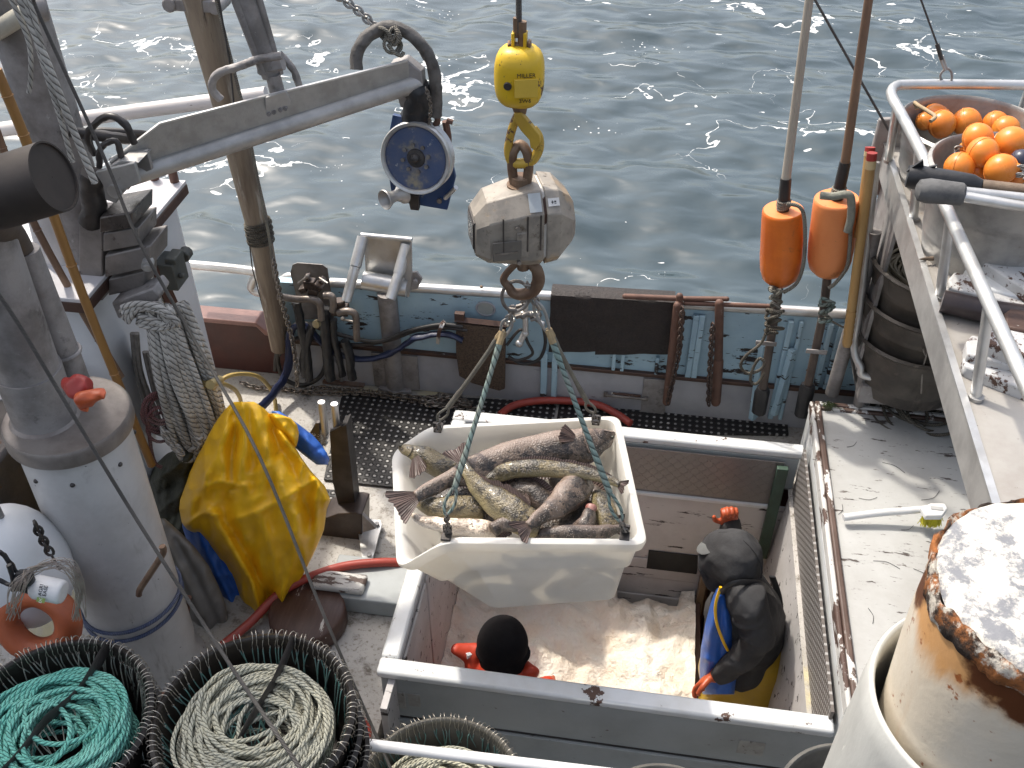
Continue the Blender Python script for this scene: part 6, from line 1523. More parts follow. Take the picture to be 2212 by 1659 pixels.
# planks and timbers lying on the tray
def plank(pts, th, mat, name, lab, z, cat='plank'):
    b = MB(); b.prism([at(u, v, z=z) for u, v in pts], (0, 0, -th)); tag(b.build(name, mat, bev=.008), lab, cat)
plank([(1998, 478), (2016, 462), (2060, 468), (2240, 585), (2240, 640), (2030, 505)], .05, wood_white, 'plank', 'flaking white board with bare dark edges lying across the tray', PZ+.10)
plank([(2075, 558), (2100, 552), (2240, 598), (2240, 650), (2120, 620)], .06, cap_paint, 'plank', 'smooth grey white timber behind the guard rail on the tray', PZ+.06)
plank([(2050, 600), (2062, 586), (2110, 598), (2240, 650), (2240, 668), (2052, 620)], .05, wood_white, 'plank', 'white timber with rounded end below the grey white timber', PZ+.05)
plank([(2088, 735), (2100, 722), (2150, 735), (2240, 760), (2240, 800), (2090, 765)], .06, wood_white, 'plank', 'thick flaking white block beside the guard rail post', PZ+.07)
plank([(2130, 700), (2240, 714), (2240, 775), (2135, 740)], .06, wood_white, 'plank', 'flaking white board end leaning at the right edge of the picture', PZ+.12)
plank([(2080, 770), (2240, 815), (2240, 850), (2085, 790)], .05, wood_white, 'plank', 'lowest flaking white plank under the thick block', PZ+.04)
plank([(2170, 675), (2182, 665), (2240, 672), (2240, 720), (2172, 705)], .06, wood_brown, 'timber', 'dark brown sawn timber end at the right edge', PZ+.13, 'timber')
plank([(1985, 555), (2110, 540), (2240, 560), (2240, 575), (2110, 556)], .02, wood_post, 'batten', 'thin brown batten lying behind the flaking board on the tray', PZ+.03, 'batten')
b = MB(); b.tube([at(2035, 650, z=PZ+.04), at(2130, 672, z=PZ+.04), at(2260, 690, z=PZ+.04)], .040, 20); b.jitter(.002, 20); tag(b.build('black_pipe', M('mottled_black_pipe', (.04, .03, .032), (.075, .055, .05), 6, .35, bump=.1)), 'fat mottled black pipe lying across the tray behind the rail', 'pipe')
# far end tackle: wire, turnbuckle, loop on the guard rail; stay behind the bamboo pole
t = thing('stay_wire', 'thin wire with turnbuckle and thimble fixed to the far guard rail', 'stay', at(2052, 175, z=1.92))
A = at(2052, 178, z=1.93); yy = A.y
b = MB(); b.tube([at(1975, -40, y=yy), at(2026, 100, y=yy)], .004, 6); b.build('wire', wire_rope, t)
b = MB(); b.tube([at(2024, 95, y=yy), at(2034, 128, y=yy)], .009, 8); b.build('sleeve', steel_dark, t)
b = MB(); b.tube([at(2030, 122, y=yy), at(2042, 152, y=yy)], .007, 8); b.tube([at(2036, 120, y=yy), at(2046, 150, y=yy)], .005, 8); b.build('turnbuckle', alum, t)
b = MB(); lo = [at(u, v, y=yy) for u, v in ((2044, 148), (2032, 160), (2034, 172), (2050, 182), (2056, 170), (2054, 154))]; b.tube(spline(lo, 5, True), .005, 7, closed=True); b.build('thimble', alum_dull, t)
b = MB(); b.tube([at(1755, -10, y=4.25), at(1920, 282, y=4.25)], .0055, 6); tag(b.build('stay_wire', wire_rope), 'thin dark wire stay passing behind the bamboo buoy pole to the platform corner', 'stay')
# black line tubs stacked in the rack
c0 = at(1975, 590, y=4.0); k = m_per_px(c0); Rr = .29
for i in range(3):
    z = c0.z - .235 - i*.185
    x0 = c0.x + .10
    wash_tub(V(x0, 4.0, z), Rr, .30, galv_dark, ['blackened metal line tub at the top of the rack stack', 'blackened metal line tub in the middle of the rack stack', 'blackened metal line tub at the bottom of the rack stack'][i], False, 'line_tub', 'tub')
def coil(name, lab, c, R0, R1, n, r, mat, zspan, seed, cat='rope coil', wob=.02, segs=44, parent=None, offs=0, bound=None):
    rr = random.Random(seed); b = MB()
    for i in range(n):
        q = i/max(1, n-1); R = R0 + (R1-R0)*rr.random(); ox, oy = rr.gauss(0, wob), rr.gauss(0, wob); tilt = rr.uniform(-.10, .10); ph = rr.uniform(0, 6.3); el = rr.uniform(.9, 1.0)
        lim = (bound or R1) - R - r*2
        s = math.hypot(ox, oy)
        if s > lim: ox, oy = ox*lim/s, oy*lim/s
        P = []
        for k in range(segs):
            a = 2*pi*k/segs + ph; w = 1 + .025*sin(2*a+ph*3) + .015*sin(3*a+ph)
            P.append(Vector(c) + V(ox + R*w*cos(a), oy + R*el*w*sin(a), zspan*(q-.5) + tilt*R*cos(a+ph*2)*.6 + rr.uniform(-.002, .002)))
        b.tube(P, r, 7, closed=True)
    o = b.build(name, mat, parent)
    if parent is None: tag(o, lab, cat)
    return o
coil('rope_coil', 'coil of tan line filling the top black tub in the rack', V(x0, 4.0, c0.z-.015), .07, .235, 52, .0068, M('tan_line', (.33, .28, .19), (.24, .2, .14), 30, .8, bump=.5, bs=70), .06, 21, wob=.05)
b = MB(); rr = random.Random(31); qz = RK.z-.12
for i in range(26):
    c = V(RK.x + .25 + rr.uniform(0, .55), 4.0 + rr.uniform(-.1, .06), qz-.16 + rr.uniform(-.04, .04)); b.torus(c, rr.uniform(.08, .16), .008, (rr.uniform(-.4, .4), rr.uniform(-.5, .1), 1), 26, 6)
tag(b.build('rope_pile', rope_dark), 'dark pile of old rope under the shelf of the rack', 'rope pile')
b = MB(); b.tube(spline([at(u, v, y=3.72) for u, v in ((2005, 745), (2000, 770), (1993, 800), (1990, 850))], 5), .004, 6); b.tube(spline([at(u, v, y=3.71) for u, v in ((1993, 752), (2000, 768), (2006, 748), (2004, 738))], 5), .0035, 6)
tag(b.build('wire_hook', steel_wire), 'bent wire hook hanging in front of the bottom black tub', 'hook')
# long handled brush on the hatch cover
t = thing('deck_brush', 'white plastic deck brush with yellow bristles lying on the hatch cover', 'brush', at(1950, 1100, z=.40))
zb = .42
b = MB(); P = [at(1822, 1118, z=zb), at(1900, 1108, z=zb+.02), at(1975, 1102, z=zb+.04), at(2002, 1098, z=zb+.05)]; b.tube(spline(P, 5), [.016]*12 + [.014]*4, 12); b.build('handle', clear_white, t)
b = MB(); b.prism([at(u, v, z=zb+.075) for u, v in ((1990, 1096), (2010, 1086), (2042, 1086), (2048, 1098), (2036, 1114), (2000, 1114))], (0, 0, -.028)); b.build('head', clear_white, t, bev=.006)
b = MB(); b.box(at(2024, 1098, z=zb+.0765), (.05, .018, .003)); b.build('mark', M('pale_grey', (.5, .5, .5)), t)
b = MB(); rr = random.Random(8)
for q in range(300):
    u, v = rr.uniform(1996, 2034), rr.uniform(1106, 1116); p = at(u, v, z=zb+.05); b.tube([p, p + V(rr.gauss(0, .008), -.012 + rr.gauss(0, .008), -.048 + rr.gauss(0, .004))], .0017, 4)
b.build('bristles', bristle_yel, t)
# ================================================================== longline tubs in the foreground
def hook_mesh(mat, line_mat, L, seed):
    r = random.Random(seed); b = MB()
    R = .0165; P = []
    for q in range(13):
        a = -.9 + 4.3*q/12; P.append(V(R*cos(a), 0, R*sin(a)*1.05 + .004))
    b.tube(P, .00135, 5)                                   # wire bent over the rim
    P2 = [V(-R*.93, 0, .0), V(-R*1.25, .002, -.018), V(-R*1.15, 0, -.030)]
    b.tube(spline(P2, 3), .0013, 5); b.torus(V(-R*1.15, 0, -.034), .0042, .0011, (0, 1, 0), 10, 4)
    nh = len(b.f)
    b.tube(spline([V(-R*1.15, 0, -.037), V(-R*1.6, .004*r.uniform(-1, 1), -.07), V(-R*1.9 - r.uniform(0, .02), .02*r.uniform(-1, 1), -.10-L)], 4), .0021, 5)
    return b, nh
def longline(name, c, R, h, coil_mat, line_mat, n, a0, a1, lab, R0, R1, nl, rr_, drop, strap, seed, offs=(0, 0)):
    """a coil of groundline in a tub with its baited snoods hooked along the rim"""
    t = thing('longline', lab, 'longline', (c.x, c.y, c.z))
    coil('rope', '', (c.x+offs[0], c.y+offs[1], c.z-drop), R0, R1, nl, rr_, coil_mat, .11, seed, parent=t, wob=.042, segs=48, bound=R-.04)
    r = random.Random(seed+1); protos = []
    for i in range(n):
        a = a0 + (a1-a0)*(i + r.uniform(-.35, .35))/n
        if r.random() < .06: continue
        k = i % 4
        if len(protos) <= k:
            b, nh = hook_mesh(hook_wire, line_mat, .05 + .02*k, seed+k)
            o = b.build('hook', hook_wire, t, sharp=180)
            for v in o.data.vertices: v.co += ORG[t.as_pointer()]
            o.data.materials.append(line_mat)
            for p in o.data.polygons:
                if p.index >= nh: p.material_index = 1
            protos.append(o)
        else:
            o = protos[k].copy(); COL.objects.link(o); o.parent = t; o.name = 'hook'
        o.location = V(cos(a)*(R+.006), sin(a)*(R+.006), .004 + r.uniform(-.004, .003)); o.rotation_euler = (r.uniform(-.25, .25), r.uniform(-.12, .12), a + r.uniform(-.35, .35))
    # snoods trailing into the middle of the coil
    b = MB()
    for q in range(26):
        a = r.uniform(1.6, 3.4); p = V(c.x + cos(a)*R*.42, c.y + sin(a)*R*.40, c.z - drop + .02); e = V(c.x + r.gauss(-.05, .05), c.y + r.gauss(-.02, .05), c.z - drop - .03)
        b.tube(spline([p, p.lerp(e, .5) + V(r.gauss(0, .012), r.gauss(0, .012), .02), e], 4), .0018, 4)
    o = b.build('snoods', line_mat, t); o['kind'] = 'stuff'
    if strap:
        P = [V(c.x+p[0]*R, c.y+p[1]*R, c.z+p[2]) for p in strap]; b = MB(); path = spline(P, 6); w = [.029*(1-.8*(i/len(path))**1.5) for i in range(len(path))]
        b.tube(path, w, 10, sq=.22); b.jitter(.003, 40); o = b.build('rubber_strap', rubber_wet, t)
    return t
def rim_hooks(t, c, R, n, a0, a1, seed):
    r = random.Random(seed); first = None
    for i in range(n):
        a = a0 + (a1-a0)*(i + r.uniform(-.3, .3))/n
        if first is None:
            b, nh = hook_mesh(hook_wire, rope_teal, .03, seed); b.f = b.f[:nh]; b.uv = b.uv[:nh]; used = sorted({k for f in b.f for k in f}); b.v = b.v[:max(used)+1]
            first = o = b.build('hook', hook_wire, t, sharp=180)
            for v in o.data.vertices: v.co += ORG[t.as_pointer()]
        else: o = first.copy(); COL.objects.link(o); o.parent = t; o.name = 'hook'
        o.location = Vector(c) - Vector(t.location) + V(cos(a)*(R+.006), sin(a)*(R+.006), .004); o.rotation_euler = (r.uniform(-.2, .2), 0, a + r.uniform(-.3, .3))
black_rim = M('wet_black_tub', (.045, .038, .033), (.025, .021, .019), 8, .35, .4, bump=.2, bs=40, chips=[((.14, .11, .09), 14, .64, .72)])
snood_teal = M('teal_twine', (.12, .28, .24), (.22, .30, .28), 20, .8, bump=0)
snood_pale = M('pale_twine', (.36, .36, .30), (.22, .26, .24), 20, .8, bump=0)
T1, T2, T3 = at(112, 1560, z=.95), at(549, 1550, z=.95), at(952, 1712, z=.45)
R1_, R2_, R3_ = .278, .285, .265
wash_tub(T1 - V(0, 0, .34), R1_, .34, black_rim, 'black line tub with teal rope at the bottom left corner', False, 'line_tub')
wash_tub(T2 - V(0, 0, .34), R2_, .34, black_rim, 'black line tub with pale rope below the yellow jacket', False, 'line_tub')
wash_tub(T3 - V(0, 0, .33), R3_, .33, M('dull_grey_tub', (.20, .19, .165), (.13, .12, .105), 8, .5, .4, chips=[((.3, .29, .26), 12, .64, .72)]), 'grey line tub with pale rope at the bottom centre edge', False, 'line_tub')
longline('a', T1, R1_, .34, rope_teal, snood_pale, 88, -1.1, 3.6, 'coil of bright teal longline with wire hooks along the tub rim', .13, .20, 88, .0073, .07, [(.16, .98, .01), (.05, .45, -.03), (-.12, .05, -.02), (-.2, -.35, -.02), (-.42, -1.1, .0)], 40, (.0, -.015))
longline('b', T2, R2_, .34, rope_cream, snood_teal, 92, -1.25, 4.4, 'coil of cream grey longline in the middle tub with wire hooks', .13, .205, 96, .0069, .07, [(.10, .99, .01), (.06, .55, -.01), (-.04, .10, -.02), (-.12, -.25, -.04), (-.14, -.55, -.08)], 55, (.0, -.02))
longline('c', T3, R3_, .33, M('rope', (.1, .1, .1)) if False else rope_cream, snood_teal, 54, -.1, 3.3, 'coil of cream longline in the grey tub at the bottom edge', .11, .185, 66, .0067, .07, None, 71, (.0, -.02))
for i, (T, R) in enumerate(((T1, R1_), (T2, R2_))):
    for j in (1, 2):
        c = T - V(-.012*j, -.0, .34 + .105*j)
        t = wash_tub(c, R*1.0, .34, black_rim, ['black line tub nested second in the bottom left stack', 'black line tub nested lowest in the bottom left stack', 'black line tub nested second in the stack below the jacket', 'black line tub nested lowest in the stack below the jacket'][i*2+j-1], False, 'line_tub')
        rim_hooks(t, c + V(0, 0, .34), R, 34, -1.3, 1.1, 90+i*7+j)
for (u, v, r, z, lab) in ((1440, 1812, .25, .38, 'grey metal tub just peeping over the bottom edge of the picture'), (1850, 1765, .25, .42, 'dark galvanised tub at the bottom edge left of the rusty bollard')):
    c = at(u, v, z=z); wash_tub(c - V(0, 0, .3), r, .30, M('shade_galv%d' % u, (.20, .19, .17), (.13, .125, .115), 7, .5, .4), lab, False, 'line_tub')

# ================================================================== oilskins hung up to dry
t = thing('oilskin_jacket', 'yellow oilskin jacket with blue sleeve linings thrown over the stripper frame', 'jacket', at(560, 1340, y=2.65))
JY = ((868, 2.86), (1360, 2.64))
drape('body', cloth_yellow, [(868, 506, 548), (872, 498, 556), (885, 486, 574), (905, 470, 592), (930, 455, 612), (960, 440, 634), (990, 424, 652), (1020, 410, 674), (1050, 400, 702), (1080, 389, 714), (1100, 387, 706), (1130, 393, 702), (1144, 404, 700), (1160, 432, 694), (1200, 468, 676), (1250, 498, 650), (1300, 520, 627), (1330, 534, 622), (1348, 542, 600), (1356, 552, 584)], JY, .13,
    [([(528, 872), (480, 960), (432, 1060), (402, 1130)], 0.027, 12), ([(545, 880), (570, 960), (612, 1060), (652, 1160)], 0.031, 15), ([(606, 935), (665, 1010), (706, 1080)], 0.037, 11), ([(588, 930), (640, 1030), (672, 1120)], -0.027, 10),
     ([(512, 900), (500, 990), (498, 1080)], -0.024, 11), ([(452, 1100), (500, 1180), (545, 1260), (565, 1340)], 0.044, 11), ([(500, 1140), (540, 1210), (580, 1290)], -0.037, 10), ([(640, 1110), (634, 1200), (606, 1320)], 0.041, 11), ([(560, 1110), (590, 1200), (598, 1290)], 0.024, 8),
     ([(618, 967), (538, 1016), (460, 1100)], -0.009, 3), ([(690, 1030), (600, 1085), (520, 1120)], 0.020, 7), ([(400, 1138), (440, 1108), (470, 1112)], 0.024, 6), ([(420, 1060), (470, 1040), (530, 1050)], 0.017, 7)], t, n=96, per=4, wr=.017, ws=13, seed=1)
drape('sleeve_lining', cloth_blue, [(1098, 392, 470), (1140, 394, 482), (1180, 408, 500), (1220, 428, 514), (1260, 448, 522), (1300, 466, 532), (1335, 482, 536), (1352, 492, 534)], ((1098, 2.76), (1352, 2.66)), .06,
    [([(420, 1130), (455, 1210), (500, 1300)], .016, 9), ([(450, 1140), (480, 1220), (520, 1310)], -.012, 8), ([(440, 1250), (500, 1240)], .008, 6), ([(470, 1330), (530, 1325)], -.006, 4)], t, n=56, per=4, wr=.007, ws=11, seed=2)
drape('sleeve_lining', cloth_blue, [(888, 586, 604), (900, 588, 622), (920, 600, 650), (940, 612, 676), (960, 630, 694), (978, 650, 706), (992, 668, 712), (1004, 684, 708)], ((888, 2.92), (1004, 2.84)), .05,
    [([(610, 905), (655, 945), (700, 985)], .010, 7), ([(630, 945), (680, 990)], -.008, 5), ([(655, 985), (700, 965)], -.007, 4)], t, n=44, per=3, wr=.005, ws=9, seed=7)
drape('sleeve', cloth_yellow, [(893, 580, 600), (903, 580, 628), (918, 588, 642), (935, 598, 646), (952, 612, 644), (965, 630, 640)], ((893, 2.83), (965, 2.80)), .03, [([(600, 905), (635, 950)], .012, 8), ([(620, 908), (642, 935)], -.012, 6)], t, n=44, per=3, wr=.006, ws=9, seed=4)
o = drape('canvas_bundle', cloth_olive, [(955, 428, 446), (962, 400, 452), (980, 360, 452), (1005, 334, 450), (1030, 322, 440), (1060, 318, 425), (1095, 324, 412), (1130, 334, 410), (1160, 352, 420), (1190, 376, 425), (1212, 396, 425)], ((955, 2.98), (1212, 2.88)), .11,
    [([(445, 965), (390, 1000), (330, 1040)], .024, 9), ([(450, 985), (400, 1030), (330, 1075)], -.022, 8), ([(450, 1010), (400, 1060), (340, 1110)], .024, 9), ([(430, 1060), (380, 1110), (350, 1140)], -.020, 8), ([(415, 1090), (380, 1150)], .02, 8)], n=72, per=4, wr=.016, ws=10, seed=9)
tag(o, 'crumpled olive canvas bundle wedged between the white tank and the jacket', 'canvas')
o = drape('grey_cover', M('grey_cover', (.20, .19, .175), (.15, .14, .13), 5, .6, bump=.2), [(1120, 335, 356), (1150, 332, 390), (1180, 330, 420), (1220, 340, 450), (1260, 366, 470), (1300, 388, 486), (1340, 404, 494), (1380, 416, 490), (1410, 430, 480)], ((1120, 2.62), (1410, 2.5)), .07,
    [([(345, 1150), (390, 1230), (430, 1330)], .02, 12), ([(380, 1170), (430, 1260), (470, 1350)], -.02, 10)], n=52, per=5, wr=.008, ws=14, seed=12)
tag(o, 'limp grey cover hanging between the white tank and the blue sleeve', 'cover')
t = thing('iron_hook', 'bent rusty iron rod tied to the side of the white tank', 'rod', at(303, 1275, y=1.98))
b = MB(); b.tube(spline([at(u, v, y=1.93) for u, v in ((350, 1180), (352, 1195), (325, 1238), (303, 1272), (300, 1285))], 5), .011, 8); b.build('rod', rusty, t)
b = MB(); px_tube(b, [(408, 1290), (404, 1330), (415, 1375), (440, 1395)], 6, 2.4, 8); tag(b.build('iron_bar', rust_pipe), 'dark rusty iron bar curving down at the foot of the grey cover', 'bar')

# ---------------------------------------------------------------- bottom left clutter behind the teal tub
t = thing('white_buoy', 'smooth white inflated buoy low at the left edge beside the tank', 'buoy', at(55, 1330, y=1.9))
c = at(40, 1225, y=1.95); b = MB(); b.ell(c, (.17, .17, .26), None, 32, 20); b.build('shell', white_clean, t)
t = thing('orange_ring', 'worn orange ring float leaning behind the teal rope tub', 'float', at(80, 1350, y=1.80))
c = at(82, 1345, y=1.80); b = MB(); b.torus(c, .105, .045, (.1, -1, .45), 36, 14); b.jitter(.003, 14); b.build('ring', M('worn_orange', (.40, .10, .035), (.30, .08, .035), 7, .5, chips=[((.12, .06, .04), 14, .64, .72)]), t)
t = thing('plastic_bottle', 'white plastic squeeze bottle with black cap lettered AGRI EASE at the left edge', 'bottle', at(105, 1280, y=1.72))
a, c = at(52, 1262, y=1.72), at(138, 1280, y=1.72); d = c-a; m4 = axis_matrix(a, d, V(0, -.75, .66)); L = d.length
b = MB(); b.lathe([(.001, .02), (.018, .02), (.032, .03), (.038, .04), (.038, L-.012), (.034, L-.002), (.028, L), (.001, L-.004)], m4, 28); b.build('body', clear_white, t, sharp=60)
b = MB(); b.lathe([(.001, -.03), (.022, -.03), (.024, -.02), (.026, .02), (.026, .028), (.001, .028)], m4, 20); b.build('cap', tape, t)
nx = d.normalized(); up = V(0, -.75, .66); up = (up - nx*up.dot(nx)).normalized()
mt = axis_matrix(a + nx*(L*.62) + up*.0385, up, -(nx.cross(up)))
def lettering(txt, off, size):
    o = word(txt, size, mt @ Matrix.Translation((off[0], off[1], 0)), black_ink, 'lettering', t, .0004)
lettering('AGRI', (.004, .006), .016); lettering('EASE', (.004, -.008), .016)
b = MB(); b.box((-.026, 0, 0), (.014, .026, .0008)); b.v = [mt @ p for p in b.v]; b.build('badge', green_ink, t)
word('DC', .012, mt @ Matrix.Translation((-.026, 0, .0006)) , clear_white, 'lettering', t, .0004)
r = random.Random(14); b = MB()
for q in range(46):
    p0 = at(62 + r.uniform(-12, 12), 1235 + r.uniform(-10, 10), y=1.70); a = r.uniform(-.4, 2.2)
    if q < 24: P = [p0, at(40 + r.uniform(-20, 14), 1270 + r.uniform(-10, 20), y=1.66), at(30 + r.uniform(-20, 16), 1320 + r.uniform(0, 24), y=1.66)]
    else: P = [p0, at(120 + r.uniform(-20, 30), 1215 + r.uniform(-12, 12), y=1.68), at(170 + r.uniform(-10, 12), 1260 + r.uniform(-10, 20), y=1.68), at(175 + r.uniform(-30, 12), 1330 + r.uniform(0, 14), y=1.69)]
    b.tube(spline(P, 6), .0012, 4)
o = b.build('monofilament', M('nylon_line', (.34, .29, .24), (.25, .2, .17), 20, .4, bump=0)); tag(o, 'bunch of loose nylon line sprouting over the white bottle', 'fishing line', kind='stuff')
b = MB(); px_tube(b, [(0, 1190), (20, 1215), (40, 1240), (60, 1255)], 5, 1.72, 8); px_tube(b, [(-5, 1250), (20, 1262), (45, 1262)], 5, 1.70, 8); px_tube(b, [(20, 1220), (26, 1240), (30, 1275)], 5, 1.70, 8); b.ell(at(52, 1250, y=1.71), .03); b.jitter(.005, 40)
tag(b.build('cable_bundle', tape), 'knot of black cable and tape around the bottle cap', 'cable')
b = MB(); b.chain(spline([at(u, v, y=1.9) for u, v in ((75, 1130), (95, 1170), (112, 1200))], 4), L=.04, r=.005, w=.012); b.tube(spline([at(u, v, y=1.88) for u, v in ((112, 1200), (120, 1215), (128, 1228), (136, 1226))], 4), .004, 6)
tag(b.build('snap_swivel', steel_dark), 'dark snap swivel hanging on the white buoy beside the tank', 'swivel')
b = MB(); b.tube([at(-20, 1075, y=1.95), at(60, 1240, y=1.95)], .014, 10); tag(b.build('grey_pipe', alum_dull), 'thin grey pipe slanting across the lower left edge', 'pipe')
t = thing('shade_filler', 'dark box standing in for the shade at the left edge behind the tank', 'dark_filler', at(0, 1150, y=2.2))  # dark box put where there is only shade beside the tank
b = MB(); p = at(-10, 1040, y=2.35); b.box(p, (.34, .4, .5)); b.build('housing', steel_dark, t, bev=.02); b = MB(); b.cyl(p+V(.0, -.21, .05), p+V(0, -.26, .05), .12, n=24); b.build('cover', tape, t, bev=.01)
b = MB(); c = at(15, 1000, y=2.1); b.box(at(-5, 820, y=2.75), (.5, .3, .03)); tag(b.build('white_shelf', white_paint, bev=.006), 'white painted shelf board behind the exhaust pipe at the left edge', 'shelf')
# red net bag behind the pipes
b = MB(); P = spline([at(u, v, y=3.0) for u, v in ((18, 560), (40, 610), (62, 660), (85, 705))], 6)
for q in range(40):
    p = P[min(q//2, len(P)-1)]; b.torus(p + V(random.uniform(-.03, .03), 0, random.uniform(-.03, .03)), .022, .005, (random.uniform(-.4, .4), -1, random.uniform(-.4, .4)), 10, 5)
tag(b.build('red_net', M('red_net', (.45, .03, .05), (.36, .025, .04), 20, .6)), 'strip of bright red netting behind the slim exhaust pipe', 'net')

# ================================================================== the two men in the hold
def blob(b, pts, rad_, n=14):
    P = spline(pts, 5) if len(pts) > 2 else [Vector(pts[0]).lerp(Vector(pts[1]), i/5) for i in range(6)]
    m = len(pts)-1; R = []
    for i in range(len(P)):
        q = i/5; j = min(int(q), m-1); f = q-j; R.append(rad_[j]*(1-f) + rad_[j+1]*f)
    b.tube(P, R, n); b.ell(P[0], R[0]*.99, None, 12, 8); b.ell(P[-1], R[-1]*.99, None, 12, 8)
def hand(b, wrist, d, nrm, s=1.0, curl=.6, side=1):
    """palm, four bent fingers of unequal length and a thumb off the side of the palm"""
    d = Vector(d).normalized(); nrm = Vector(nrm); nrm = (nrm - d*nrm.dot(d)).normalized(); w = d.cross(nrm)*side
    pc = Vector(wrist) + d*.055*s
    R = Matrix((w, d, nrm)).transposed(); b.ell(pc, (.044*s, .056*s, .019*s), R, 16, 10)
    blob(b, [wrist - d*.03*s, wrist + d*.02*s], [.034*s, .032*s])
    for i, (o, L) in enumerate(((-.031, .066), (-.011, .078), (.010, .073), (.030, .056))):
        p = Vector(wrist) + d*(.100 - abs(o)*.25)*s + w*o*s; c = curl*(1 + .12*i)
        e1 = p + (d*cos(c*.5) + nrm*sin(c*.5) + w*o*1.2)*L*.42*s; e2 = e1 + (d*cos(c*1.4) + nrm*sin(c*1.4))*L*.34*s; e3 = e2 + (d*cos(c*2.2) + nrm*sin(c*2.2))*L*.27*s
        blob(b, [p - d*.02*s, p, e1, e2, e3], [.0105*s, .0110*s, .0105*s, .0098*s, .0085*s], 10)
    p = Vector(wrist) + d*.035*s - w*.036*s; e1 = p + (d*.55 - w*.75 + nrm*.25).normalized()*.042*s; e2 = e1 + (d*.85 - w*.15 + nrm*.4).normalized()*.034*s
    blob(b, [p + w*.012*s, p, e1, e2], [.015*s, .0145*s, .0125*s, .0105*s], 10)
def face(par, hc, fd, s=1.0):
    """nose, brows, mouth, ears and eyes on a head centred at hc looking along fd"""
    fd = fd.normalized(); sd = V(-fd.y, fd.x, 0).normalized(); up = sd.cross(-fd) if sd.cross(-fd).z > 0 else -sd.cross(-fd)
    b = MB(); b.ell(hc, (.074*s, .074*s, .11*s), None, 18, 12); b.ell(hc + fd*.03 - up*.03, (.058*s, .058*s, .082*s), None, 16, 10)
    blob(b, [hc + fd*.088 + up*.02, hc + fd*.112 - up*.018], [.009, .015]); blob(b, [hc + fd*.09 - up*.052 - sd*.02, hc + fd*.096 - up*.054, hc + fd*.09 - up*.052 + sd*.02], [.006, .008, .006])
    for k in (-1, 1): b.ell(hc + sd*k*.076 - up*.01, (.016, .018, .03), None, 10, 8); blob(b, [hc + fd*.085 + up*.03 + sd*k*.015, hc + fd*.076 + up*.032 + sd*k*.045], [.007, .007])
    return b, sd, up
